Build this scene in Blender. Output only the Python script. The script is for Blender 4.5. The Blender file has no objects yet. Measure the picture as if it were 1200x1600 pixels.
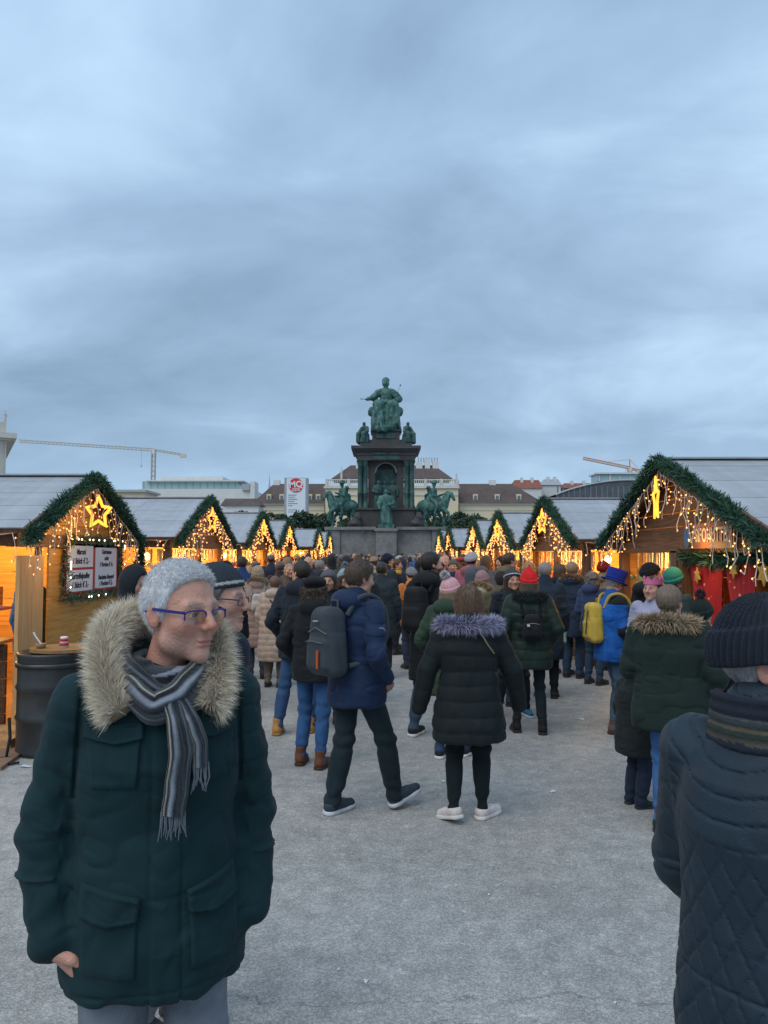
import bpy, bmesh, math, random
import numpy as np
from mathutils import Vector, Matrix, Euler

SC = bpy.context.scene
COL = SC.collection
R = math.radians
rng = np.random.default_rng(7)
random.seed(7)

# ------------------------------------------------------------------ camera
CAM_H = 1.85
FPX = 1200.0
PITCH = math.atan(65 / FPX)
cam_d = bpy.data.cameras.new("camera")
cam_d.sensor_fit = 'VERTICAL'
cam_d.sensor_height = 32.0
cam_d.sensor_width = 24.0
cam_d.lens = 24.0
cam_d.clip_start = 0.05
cam_d.clip_end = 3000
cam = bpy.data.objects.new("camera", cam_d)
cam.location = (0, 0, CAM_H)
cam.rotation_euler = (math.pi / 2 + PITCH, 0, 0)
COL.objects.link(cam)
SC.camera = cam

# ------------------------------------------------------------------ world: overcast dusk sky
SUN_EL, SUN_AZ = R(52), R(-142)
world = bpy.data.worlds.new("World")
SC.world = world
world.use_nodes = True
wn, wl = world.node_tree.nodes, world.node_tree.links
wn.clear()
w_out = wn.new('ShaderNodeOutputWorld')
w_bg = wn.new('ShaderNodeBackground')
w_bg.inputs['Strength'].default_value = 0.1
sky = wn.new('ShaderNodeTexSky')
sky.sky_type = 'NISHITA'
sky.sun_disc = False
sky.sun_elevation = SUN_EL
sky.sun_rotation = SUN_AZ
w_tc = wn.new('ShaderNodeTexCoord')
w_sep = wn.new('ShaderNodeSeparateXYZ')
wl.new(w_tc.outputs['Generated'], w_sep.inputs[0])
def wmath(op, a, b=None, clamp=False):
    n = wn.new('ShaderNodeMath'); n.operation = op; n.use_clamp = clamp
    for i, v in enumerate((a, b)):
        if v is None: continue
        if isinstance(v, (int, float)): n.inputs[i].default_value = v
        else: wl.new(v, n.inputs[i])
    return n.outputs[0]
zc = wmath('MAXIMUM', w_sep.outputs['Z'], 0.0)
den = wmath('ADD', zc, 0.30)
pu = wmath('DIVIDE', w_sep.outputs['X'], den)
pv = wmath('DIVIDE', w_sep.outputs['Y'], den)
w_cmb = wn.new('ShaderNodeCombineXYZ')
wl.new(pu, w_cmb.inputs[0]); wl.new(pv, w_cmb.inputs[1])
def wnoise(scale, detail, rough, dist, off, sx=1.0, sy=1.0, rot=0.0):
    mp = wn.new('ShaderNodeMapping')
    mp.inputs['Location'].default_value = off
    mp.inputs['Rotation'].default_value = (0, 0, rot)
    mp.inputs['Scale'].default_value = (sx, sy, 1)
    wl.new(w_cmb.outputs[0], mp.inputs[0])
    t = wn.new('ShaderNodeTexNoise')
    t.inputs['Scale'].default_value = scale
    t.inputs['Detail'].default_value = detail
    t.inputs['Roughness'].default_value = rough
    t.inputs['Distortion'].default_value = dist
    wl.new(mp.outputs[0], t.inputs['Vector'])
    return t.outputs['Fac']
n1 = wnoise(0.95, 5, 0.5, 0.6, (8.3, 2.2, 0), 1.0, 0.8, 0.2)
n2 = wnoise(2.6, 6, 0.55, 0.5, (12.3, 4.7, 0), 0.75, 1.1, 0.3)
cl = wmath('ADD', wmath('MULTIPLY', n1, 0.62), wmath('MULTIPLY', n2, 0.38))
ramp = wn.new('ShaderNodeValToRGB')
cr = ramp.color_ramp
cr.elements[0].position = 0.36; cr.elements[0].color = (0.19, 0.285, 0.41, 1)
cr.elements[1].position = 0.64; cr.elements[1].color = (0.42, 0.585, 0.76, 1)
e = cr.elements.new(0.5); e.color = (0.275, 0.398, 0.552, 1)
wl.new(cl, ramp.inputs[0])
# thinner, paler cloud low over the horizon
hz = wn.new('ShaderNodeMapRange'); hz.interpolation_type = 'SMOOTHSTEP'
hz.inputs['From Min'].default_value = 0.0; hz.inputs['From Max'].default_value = 0.17
hz.inputs['To Min'].default_value = 0.8; hz.inputs['To Max'].default_value = 0.0
wl.new(zc, hz.inputs['Value'])
mixh = wn.new('ShaderNodeMix'); mixh.data_type = 'RGBA'
mixh.inputs[7].default_value = (0.345, 0.515, 0.69, 1)
wl.new(hz.outputs[0], mixh.inputs[0]); wl.new(ramp.outputs[0], mixh.inputs[6])
# upper deck a little brighter than the grey belt below it
top = wn.new('ShaderNodeMapRange'); top.interpolation_type = 'SMOOTHSTEP'
top.inputs['From Min'].default_value = 0.22; top.inputs['From Max'].default_value = 0.62
top.inputs['To Min'].default_value = 11.5; top.inputs['To Max'].default_value = 13.8
wl.new(zc, top.inputs['Value'])
sc_cl = wn.new('ShaderNodeVectorMath'); sc_cl.operation = 'SCALE'
wl.new(mixh.outputs[2], sc_cl.inputs[0]); wl.new(top.outputs[0], sc_cl.inputs['Scale'])
mixs = wn.new('ShaderNodeMix'); mixs.data_type = 'RGBA'
mixs.inputs[0].default_value = 0.93
wl.new(sky.outputs[0], mixs.inputs[6]); wl.new(sc_cl.outputs[0], mixs.inputs[7])
wl.new(mixs.outputs[2], w_bg.inputs['Color'])
wl.new(w_bg.outputs[0], w_out.inputs['Surface'])

# ------------------------------------------------------------------ sun behind the cloud
sun_d = bpy.data.lights.new("sun", 'SUN')
sun_d.energy = 1.5
sun_d.angle = R(50)
sun_d.color = (1.0, 0.94, 0.87)
sun = bpy.data.objects.new("sun", sun_d)
sv = Vector((math.sin(SUN_AZ) * math.cos(SUN_EL), math.cos(SUN_AZ) * math.cos(SUN_EL), math.sin(SUN_EL)))
sun.rotation_euler = sv.to_track_quat('Z', 'Y').to_euler()
sun.location = sv * 50
COL.objects.link(sun)

vs = SC.view_settings
vs.view_transform = 'Standard'
vs.look = 'None'
vs.exposure = 0.19
vs.gamma = 1.0
vs.use_curve_mapping = False
SC.cycles.max_bounces = 6
SC.cycles.diffuse_bounces = 3
SC.cycles.glossy_bounces = 3
SC.cycles.transparent_max_bounces = 6
SC.cycles.sample_clamp_indirect = 4.0
SC.cycles.caustics_reflective = False
SC.cycles.caustics_refractive = False

# ------------------------------------------------------------------ small helpers
def W(px, py, Y):
    """the point at distance Y that the photograph shows at pixel px, py"""
    u, v = (px - 600) / FPX, (800 - py) / FPX
    dy = math.cos(PITCH) - v * math.sin(PITCH)
    dz = math.sin(PITCH) + v * math.cos(PITCH)
    return Vector((u * Y / dy, Y, CAM_H + dz * Y / dy))
def GX(px, Y):
    return (px - 600) / FPX * Y * 1.0
def GY(py):
    return FPX * CAM_H / (py - 865.0)

def tag(o, label=None, cat=None, group=None, kind=None):
    if label: o['label'] = label
    if cat: o['category'] = cat
    if group: o['group'] = group
    if kind: o['kind'] = kind
    return o
def empty(name, loc=(0, 0, 0), rz=0.0, s=1.0, label=None, cat=None, group=None):
    o = bpy.data.objects.new(name, None)
    o.empty_display_size = 0.1
    o.location = loc
    o.rotation_euler = (0, 0, rz)
    o.scale = (s, s, s)
    COL.objects.link(o)
    return tag(o, label, cat, group)
def obj(name, me, m=None, parent=None, loc=None, rot=None, kind=None):
    o = bpy.data.objects.new(name, me)
    COL.objects.link(o)
    if m is not None:
        ms = m if isinstance(m, (list, tuple)) else [m]
        if not me.materials:
            for x in ms: me.materials.append(x)
    if parent is not None: o.parent = parent
    if loc is not None: o.location = loc
    if rot is not None: o.rotation_euler = rot
    if kind: o['kind'] = kind
    return o
def copy_tree(o, parent=None):
    c = o.copy()
    COL.objects.link(c)
    c.parent = parent
    for ch in list(o.children):
        copy_tree(ch, c)
    return c

def mesh_np(name, V, F, smooth=True, fmat=None):
    """V (n,3); F (m,k) array or list of arrays of one size each"""
    me = bpy.data.meshes.new(name)
    V = np.asarray(V, dtype=np.float32)
    Fs = F if isinstance(F, list) and len(F) and isinstance(F[0], np.ndarray) else [F]
    Fs = [np.asarray(f, dtype=np.int32) for f in Fs if len(f)]
    me.vertices.add(len(V))
    me.vertices.foreach_set('co', V.ravel())
    nl = sum(f.size for f in Fs); nf = sum(len(f) for f in Fs)
    me.loops.add(nl); me.polygons.add(nf)
    me.loops.foreach_set('vertex_index', np.concatenate([f.ravel() for f in Fs]) if Fs else np.zeros(0, np.int32))
    tot = np.concatenate([np.full(len(f), f.shape[1], np.int32) for f in Fs])
    st = np.concatenate([[0], np.cumsum(tot)[:-1]]).astype(np.int32)
    me.polygons.foreach_set('loop_start', st)
    me.polygons.foreach_set('loop_total', tot)
    me.polygons.foreach_set('use_smooth', np.full(nf, bool(smooth)))
    if fmat is not None: me.polygons.foreach_set('material_index', np.asarray(fmat, np.int32))
    me.update(calc_edges=True)
    me.validate()
    return me
def set_col(me, cols, name='tint'):
    a = me.color_attributes.new(name, 'FLOAT_COLOR', 'POINT')
    c = np.ones((len(me.vertices), 4), np.float32)
    c[:, :3] = cols
    a.data.foreach_set('color', c.ravel())

class MB:
    """collects boxes, tubes and lathes into one mesh"""
    def __init__(s): s.V = []; s.F3 = []; s.F4 = []; s.n = 0
    def add(s, V, F):
        V = np.asarray(V, np.float32)
        F = np.asarray(F, np.int32)
        if len(F):
            (s.F3 if F.shape[1] == 3 else s.F4).append(F + s.n)
        s.V.append(V); s.n += len(V)
        return s
    def box(s, c, d, rot=None, taper=1.0):
        x, y, z = d[0] / 2, d[1] / 2, d[2] / 2
        t = taper
        V = np.array([[-x, -y, -z], [x, -y, -z], [x, y, -z], [-x, y, -z], [-x * t, -y * t, z], [x * t, -y * t, z], [x * t, y * t, z], [-x * t, y * t, z]])
        if rot is not None:
            M = np.array(rot.to_matrix() if hasattr(rot, 'to_matrix') else rot)
            V = V @ M.T
        V = V + np.array(c)
        return s.add(V, [[0, 3, 2, 1], [4, 5, 6, 7], [0, 1, 5, 4], [1, 2, 6, 5], [2, 3, 7, 6], [3, 0, 4, 7]])
    def bar(s, a, b, w, t=None, up=(0, 0, 1)):
        a, b = Vector(a), Vector(b); t = t or w
        d = (b - a); L = d.length
        if L < 1e-6: return s
        y = d / L; u = Vector(up)
        x = y.cross(u)
        if x.length < 1e-4: x = y.cross(Vector((1, 0, 0)))
        x.normalize(); z = x.cross(y)
        M = Matrix((x, y, z)).transposed()
        return s.box((a + b) / 2, (w, L, t), M)
    def tube(s, pts, r, n=6, closed=False, cap=True):
        pts = np.asarray([tuple(p) for p in pts], float)
        m = len(pts)
        rr = np.full(m, r, float) if np.isscalar(r) else np.asarray(r, float)
        T = np.gradient(pts, axis=0) if not closed else (np.roll(pts, -1, 0) - np.roll(pts, 1, 0))
        T /= np.linalg.norm(T, axis=1)[:, None] + 1e-9
        up = np.array([0, 0, 1.0]) if abs(T[0, 2]) < 0.9 else np.array([1.0, 0, 0])
        Vs = []
        N = np.cross(T[0], up); N /= np.linalg.norm(N)
        a = np.arange(n) / n * 2 * np.pi
        for i in range(m):
            N = N - T[i] * np.dot(N, T[i]); N /= np.linalg.norm(N) + 1e-9
            B = np.cross(T[i], N)
            Vs.append(pts[i] + rr[i] * (np.cos(a)[:, None] * N + np.sin(a)[:, None] * B))
        V = np.concatenate(Vs)
        F = []
        k = m if closed else m - 1
        for i in range(k):
            j = (i + 1) % m
            for q in range(n):
                F.append([i * n + q, i * n + (q + 1) % n, j * n + (q + 1) % n, j * n + q])
        s.add(V, F)
        if cap and not closed:
            for base, fl in ((0, True), ((m - 1) * n, False)):
                idx = list(range(n))
                c = V[base:base + n].mean(0)
                F3 = [[n, q, (q + 1) % n] if not fl else [n, (q + 1) % n, q] for q in idx]
                s.add(np.vstack([V[base:base + n], c]), F3)
        return s
    def lathe(s, prof, c=(0, 0, 0), n=24, ax=1.0, ay=1.0):
        prof = np.asarray(prof, float)
        a = np.arange(n) / n * 2 * np.pi
        V = []
        for r, z in prof:
            V.append(np.stack([c[0] + r * ax * np.cos(a), c[1] + r * ay * np.sin(a), np.full(n, c[2] + z)], 1))
        F = []
        for i in range(len(prof) - 1):
            for q in range(n):
                F.append([i * n + q, i * n + (q + 1) % n, (i + 1) * n + (q + 1) % n, (i + 1) * n + q])
        return s.add(np.concatenate(V), F)
    def mesh(s, name, smooth=False):
        return mesh_np(name, np.concatenate(s.V), [np.concatenate(f) for f in (s.F3, s.F4) if f], smooth)
    def build(s, name, m, parent=None, smooth=False, loc=None, rot=None, kind=None):
        return obj(name, s.mesh(name, smooth), m, parent, loc, rot, kind)

# ------------------------------------------------------------------ materials
MATS = {}
def newmat(name):
    m = bpy.data.materials.new(name); m.use_nodes = True
    nt = m.node_tree; nt.nodes.clear()
    out = nt.nodes.new('ShaderNodeOutputMaterial')
    b = nt.nodes.new('ShaderNodeBsdfPrincipled')
    nt.links.new(b.outputs[0], out.inputs[0])
    return m, nt, b
def nd(nt, t, **kw):
    n = nt.nodes.new(t)
    for k, v in kw.items():
        if k in n.inputs.keys() if hasattr(n.inputs, 'keys') else False: n.inputs[k].default_value = v
        else: setattr(n, k, v)
    return n
def mat(name, col, rough=0.8, metal=0.0, var=0.12, vscale=6.0, bump=0.0, bscale=60.0, sheen=0.0, spec=0.3, stretch=None, coord='Object', tint=False, objcol=False, dirt=None, wave=None, sub=0.0):
    """principled with mottled colour and a fine bump"""
    if name in MATS: return MATS[name]
    m, nt, b = newmat(name)
    L = nt.links
    b.inputs['Roughness'].default_value = rough
    b.inputs['Metallic'].default_value = metal
    b.inputs['Specular IOR Level'].default_value = spec
    if sheen: b.inputs['Sheen Weight'].default_value = sheen
    if sub:
        b.inputs['Subsurface Weight'].default_value = sub
        b.inputs['Subsurface Radius'].default_value = (0.012, 0.005, 0.003)
    tc = nd(nt, 'ShaderNodeTexCoord')
    vec = tc.outputs[coord]
    if stretch:
        mp = nd(nt, 'ShaderNodeMapping'); mp.inputs['Scale'].default_value = stretch
        L.new(vec, mp.inputs[0]); vec = mp.outputs[0]
    nz = nd(nt, 'ShaderNodeTexNoise'); nz.inputs['Scale'].default_value = vscale; nz.inputs['Detail'].default_value = 5
    nz.inputs['Roughness'].default_value = 0.6
    L.new(vec, nz.inputs['Vector'])
    mr = nd(nt, 'ShaderNodeMapRange')
    mr.inputs['From Min'].default_value = 0.25; mr.inputs['From Max'].default_value = 0.75
    mr.inputs['To Min'].default_value = 1 - var; mr.inputs['To Max'].default_value = 1 + var
    L.new(nz.outputs['Fac'], mr.inputs['Value'])
    sc = nd(nt, 'ShaderNodeVectorMath', operation='SCALE')
    if tint:
        at = nd(nt, 'ShaderNodeAttribute'); at.attribute_name = 'tint'
        L.new(at.outputs['Color'], sc.inputs[0])
    elif objcol:
        at = nd(nt, 'ShaderNodeObjectInfo')
        L.new(at.outputs['Color'], sc.inputs[0])
    else:
        sc.inputs[0].default_value = col[:3]
    L.new(mr.outputs[0], sc.inputs['Scale'])
    last = sc.outputs[0]
    if dirt:
        n2 = nd(nt, 'ShaderNodeTexNoise'); n2.inputs['Scale'].default_value = dirt[1]; n2.inputs['Detail'].default_value = 6
        L.new(tc.outputs[coord], n2.inputs['Vector'])
        r2 = nd(nt, 'ShaderNodeMapRange'); r2.inputs['From Min'].default_value = 0.48; r2.inputs['From Max'].default_value = 0.7
        r2.inputs['To Min'].default_value = 0.0; r2.inputs['To Max'].default_value = dirt[2]
        L.new(n2.outputs['Fac'], r2.inputs['Value'])
        mx = nd(nt, 'ShaderNodeMix', data_type='RGBA')
        mx.inputs[7].default_value = (*dirt[0], 1)
        L.new(r2.outputs[0], mx.inputs[0]); L.new(last, mx.inputs[6])
        last = mx.outputs[2]
    L.new(last, b.inputs['Base Color'])
    if bump:
        n3 = nd(nt, 'ShaderNodeTexNoise'); n3.inputs['Scale'].default_value = bscale; n3.inputs['Detail'].default_value = 4
        L.new(vec, n3.inputs['Vector'])
        bp = nd(nt, 'ShaderNodeBump'); bp.inputs['Strength'].default_value = bump; bp.inputs['Distance'].default_value = 0.01
        L.new(n3.outputs['Fac'], bp.inputs['Height'])
        L.new(bp.outputs[0], b.inputs['Normal'])
    MATS[name] = m
    return m
def fabric(name, col, rough=0.85, bump=0.35, bscale=220, var=0.2, sheen=0.04):
    return mat(name, col, rough, var=var, vscale=9, bump=bump, bscale=bscale, sheen=sheen, spec=0.2)
def emis(name, col, strength):
    if name in MATS: return MATS[name]
    m, nt, b = newmat(name)
    b.inputs['Base Color'].default_value = (*col, 1)
    b.inputs['Emission Color'].default_value = (*col, 1)
    b.inputs['Emission Strength'].default_value = strength
    MATS[name] = m
    return m
def wood(name, col, dark, scale=1.0, axis=0, rough=0.6):
    """boards with grain running along one axis and a few knots"""
    if name in MATS: return MATS[name]
    m, nt, b = newmat(name); L = nt.links
    b.inputs['Roughness'].default_value = rough
    b.inputs['Specular IOR Level'].default_value = 0.3
    tc = nd(nt, 'ShaderNodeTexCoord'); oi = nd(nt, 'ShaderNodeObjectInfo')
    ad = nd(nt, 'ShaderNodeVectorMath', operation='ADD')
    cb = nd(nt, 'ShaderNodeCombineXYZ')
    mm = nd(nt, 'ShaderNodeMath', operation='MULTIPLY'); mm.inputs[1].default_value = 37.0
    L.new(oi.outputs['Random'], mm.inputs[0]); L.new(mm.outputs[0], cb.inputs[0]); L.new(mm.outputs[0], cb.inputs[1])
    L.new(tc.outputs['Object'], ad.inputs[0]); L.new(cb.outputs[0], ad.inputs[1])
    mp = nd(nt, 'ShaderNodeMapping')
    s = [22 * scale] * 3; s[axis] = 1.4 * scale
    mp.inputs['Scale'].default_value = s
    L.new(ad.outputs[0], mp.inputs[0])
    nz = nd(nt, 'ShaderNodeTexNoise'); nz.inputs['Scale'].default_value = 1.6; nz.inputs['Detail'].default_value = 7; nz.inputs['Distortion'].default_value = 0.8
    L.new(mp.outputs[0], nz.inputs['Vector'])
    rp = nd(nt, 'ShaderNodeValToRGB')
    rp.color_ramp.elements[0].position = 0.3; rp.color_ramp.elements[0].color = (*dark, 1)
    rp.color_ramp.elements[1].position = 0.62; rp.color_ramp.elements[1].color = (*col, 1)
    L.new(nz.outputs['Fac'], rp.inputs[0])
    hv = nd(nt, 'ShaderNodeMapRange'); hv.inputs['To Min'].default_value = 0.78; hv.inputs['To Max'].default_value = 1.15
    L.new(oi.outputs['Random'], hv.inputs['Value'])
    sc = nd(nt, 'ShaderNodeVectorMath', operation='SCALE')
    L.new(rp.outputs[0], sc.inputs[0]); L.new(hv.outputs[0], sc.inputs['Scale'])
    L.new(sc.outputs[0], b.inputs['Base Color'])
    bp = nd(nt, 'ShaderNodeBump'); bp.inputs['Strength'].default_value = 0.25; bp.inputs['Distance'].default_value = 0.01
    L.new(nz.outputs['Fac'], bp.inputs['Height']); L.new(bp.outputs[0], b.inputs['Normal'])
    MATS[name] = m
    return m

# ------------------------------------------------------------------ signed-distance modelling
_NT = np.random.default_rng(3).random((32, 32, 32)).astype(np.float32).ravel()
def vnoise(P, f=1.0, off=0.0):
    Q = (P * np.asarray(f, np.float32) + np.float32(off)).astype(np.float32, copy=False)
    Fl = np.floor(Q); I = Fl.astype(np.int32); T = Q - Fl
    T = T * T * (3 - 2 * T)
    x0 = (I[:, 0] & 31) << 10; y0 = (I[:, 1] & 31) << 5; z0 = I[:, 2] & 31
    x1 = ((I[:, 0] + 1) & 31) << 10; y1 = ((I[:, 1] + 1) & 31) << 5; z1 = (I[:, 2] + 1) & 31
    tx, ty, tz = T[:, 0], T[:, 1], T[:, 2]
    tk = _NT.take
    xy00 = x0 + y0; xy10 = x1 + y0; xy01 = x0 + y1; xy11 = x1 + y1
    def pl_(z):
        a = tk(xy00 + z); a += (tk(xy10 + z) - a) * tx
        b = tk(xy01 + z); b += (tk(xy11 + z) - b) * tx
        a += (b - a) * ty
        return a
    a = pl_(z0); a += (pl_(z1) - a) * tz
    a -= np.float32(.5)
    return a
def smin(a, b, k):
    if k <= 0: return np.minimum(a, b)
    h = np.clip(0.5 + 0.5 * (b - a) / k, 0, 1)
    return b + (a - b) * h - k * h * (1 - h)
def smax(a, b, k): return -smin(-a, -b, k)
def A3(v): return np.asarray(tuple(v), np.float32)
CTX = [None]          # centre and radius of the block being filled, for skipping far primitives
def far(a, b, r):
    if CTX[0] is None: return None
    c, rad = CTX[0]
    a = np.asarray(tuple(a), float); ba = np.asarray(tuple(b), float) - a
    t = min(1.0, max(0.0, float((c - a) @ ba) / max(float(ba @ ba), 1e-9)))
    lb = float(np.linalg.norm(c - a - t * ba)) - r - rad
    return lb if lb > .1 else None
def noctx(f, P):
    o = CTX[0]; CTX[0] = None
    try: return f(P)
    finally: CTX[0] = o
def seg(P, a, b):
    a, b = A3(a), A3(b); ba = b - a
    Q = P - a
    t = (Q @ ba) * np.float32(1 / max(float(ba @ ba), 1e-9)); np.clip(t, 0, 1, out=t)
    Q -= t[:, None] * ba
    return np.sqrt(np.einsum('ij,ij->i', Q, Q)), t
def rcone(P, a, b, r1, r2):
    lb = far(a, b, max(r1, r2))
    if lb is not None: return np.full(len(P), lb, np.float32)
    d, t = seg(P, a, b)
    d -= np.float32(r1) + np.float32(r2 - r1) * t
    return d
def sph(P, c, r):
    lb = far(c, c, r)
    if lb is not None: return np.full(len(P), lb, np.float32)
    Q = P - A3(c); return np.sqrt(np.einsum('ij,ij->i', Q, Q)) - np.float32(r)
def ell(P, c, r, M=None):
    lb = far(c, c, max(r))
    if lb is not None: return np.full(len(P), lb, np.float32)
    Q = P - A3(c)
    if M is not None: Q = Q @ np.asarray(M, np.float32)      # columns of M are the axes
    Q = Q / A3(r)
    k0 = np.sqrt(np.einsum('ij,ij->i', Q, Q)); Q /= A3(r); k1 = np.sqrt(np.einsum('ij,ij->i', Q, Q)) + 1e-6
    return k0 * (k0 - 1) / k1
def rbox(P, c, h, r, M=None):
    Q = P - A3(c)
    if M is not None: Q = Q @ np.asarray(M, np.float32)
    q = np.abs(Q) - (A3(h) - r)
    return np.linalg.norm(np.maximum(q, 0), axis=1) + np.minimum(q.max(1), 0) - r
def loft(P, zs, cx, cy, rx, ry, k=0.03, pw=2.0):
    z = P[:, 2]
    X = np.interp(z, zs, cx); Y = np.interp(z, zs, cy); RX = np.interp(z, zs, rx); RY = np.interp(z, zs, ry)
    q = (np.abs((P[:, 0] - X) / RX) ** pw + np.abs((P[:, 1] - Y) / RY) ** pw) ** (1 / pw)
    d = (q - 1) * np.minimum(RX, RY)
    return smax(d, np.maximum(zs[0] - z, z - zs[-1]), k).astype(np.float32)

_OFF = np.array([(i, j, k) for i in (0, 1) for j in (0, 1) for k in (0, 1)])
_G9 = np.stack(np.meshgrid(*[np.arange(9)] * 3, indexing='ij'), -1).reshape(-1, 3)
def polygonise(f, lo, hi, h, cull=False):
    """surface nets on the blocks the surface passes through -> V, F"""
    lo = np.asarray(lo, np.float32); hi = np.asarray(hi, np.float32)
    B, SB = 8, 4
    ns = np.maximum(1, np.ceil((hi - lo) / (h * B * SB)).astype(int))
    N = ns * SB * B + 2
    sc = np.stack(np.meshgrid(*[np.arange(k) for k in ns], indexing='ij'), -1).reshape(-1, 3)
    rS = .5 * B * SB * h * 1.7321
    d = f((lo + (sc + .5) * B * SB * h).astype(np.float32))
    sc = sc[np.abs(d) < rS * 1.35 + .015]
    g4 = np.stack(np.meshgrid(*[np.arange(SB)] * 3, indexing='ij'), -1).reshape(-1, 3)
    bcs, vals = [], []
    group = [sc[i:i + 1] for i in range(len(sc))] if cull else [sc[i:i + 6] for i in range(0, len(sc), 6)]
    for gsc in group:
        if cull: CTX[0] = ((lo + (gsc[0] + .5) * B * SB * h).astype(float), rS)
        bc = (gsc[:, None, :] * SB + g4[None]).reshape(-1, 3)
        d = f((lo + (bc + .5) * B * h).astype(np.float32))
        bc = bc[np.abs(d) < .5 * B * h * 1.7321 * 1.35 + .012]
        if len(bc):
            idx = (bc[:, None, :] * B + _G9[None]).reshape(-1, 3)
            v = np.asarray(f((lo + idx * np.float32(h)).astype(np.float32)), np.float32).reshape(-1, 9, 9, 9)
            m = (v < 0); k = m.reshape(len(bc), -1); k = k.any(1) & ~k.all(1)
            bcs.append(bc[k]); vals.append(v[k])
    CTX[0] = None
    if not bcs: return np.zeros((0, 3)), np.zeros((0, 4), int)
    bc = np.concatenate(bcs).astype(np.int64); V = np.concatenate(vals); S = V < 0
    c = [S[:, i:8+i, j:8+j, k:8+k] for i, j, k in _OFF]
    act = np.logical_or.reduce(c) & ~np.logical_and.reduce(c)
    ci = np.argwhere(act)
    g = bc[ci[:, 0]] * B + ci[:, 1:]
    lin = lambda q: (q[..., 0] * N[1] + q[..., 1]) * N[2] + q[..., 2]
    ids = lin(g); order = np.argsort(ids); ids = ids[order]; g = g[order]; ci = ci[order]
    cv = np.stack([V[ci[:, 0], ci[:, 1]+o[0], ci[:, 2]+o[1], ci[:, 3]+o[2]] for o in _OFF], 1)
    acc = np.zeros((len(ci), 3), np.float32); cnt = np.zeros(len(ci), np.float32)
    for a in range(8):
        for ax in (4, 2, 1):
            if a & ax: continue
            b = a | ax
            va, vb = cv[:, a], cv[:, b]
            m = (va < 0) != (vb < 0)
            t = np.where(m, va / np.where(m, va - vb, 1), 0)
            acc += np.where(m[:, None], _OFF[a] + t[:, None] * (_OFF[b] - _OFF[a]), 0)
            cnt += m
    pos = lo + (g + acc / cnt[:, None]) * h
    F = []
    for ax in range(3):
        u, v = (ax + 1) % 3, (ax + 2) % 3
        s0 = S[:, :8, :8, :8]; sl = [slice(0, 8)] * 3; sl[ax] = slice(1, 9); s1 = S[(slice(None), *sl)]
        for inv, m in ((False, s0 & ~s1), (True, ~s0 & s1)):
            e = np.argwhere(m); e = bc[e[:, 0]] * B + e[:, 1:]
            q = []
            for du, dv in ((-1, -1), (0, -1), (0, 0), (-1, 0)):
                w = e.copy(); w[:, u] += du; w[:, v] += dv
                k = lin(w); p = np.searchsorted(ids, k); p = np.minimum(p, len(ids) - 1)
                q.append(np.where((ids[p] == k) & (w.min(1) >= 0), p, -1))
            q = np.stack(q, 1)
            if inv: q = q[:, ::-1]
            F.append(q)
    F = np.concatenate(F)
    F = F[(F >= 0).all(1)]
    return pos, F
def sdf_mesh(name, f, lo, hi, h, cull=False):
    V, F = polygonise(f, lo, hi, h, cull)
    return mesh_np(name, V, F)

def text_mesh(name, body, size, align='CENTER', extrude=0.002, bold=0.0, shear=0.0):
    cu = bpy.data.curves.new(name, 'FONT')
    cu.body = body; cu.size = size; cu.align_x = align; cu.align_y = 'CENTER'
    cu.extrude = extrude; cu.offset = bold; cu.shear = shear; cu.resolution_u = 3
    o = bpy.data.objects.new(name, cu); COL.objects.link(o)
    dg = bpy.context.evaluated_depsgraph_get()
    me = bpy.data.meshes.new_from_object(o.evaluated_get(dg))
    bpy.data.objects.remove(o); 
    return me
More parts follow.
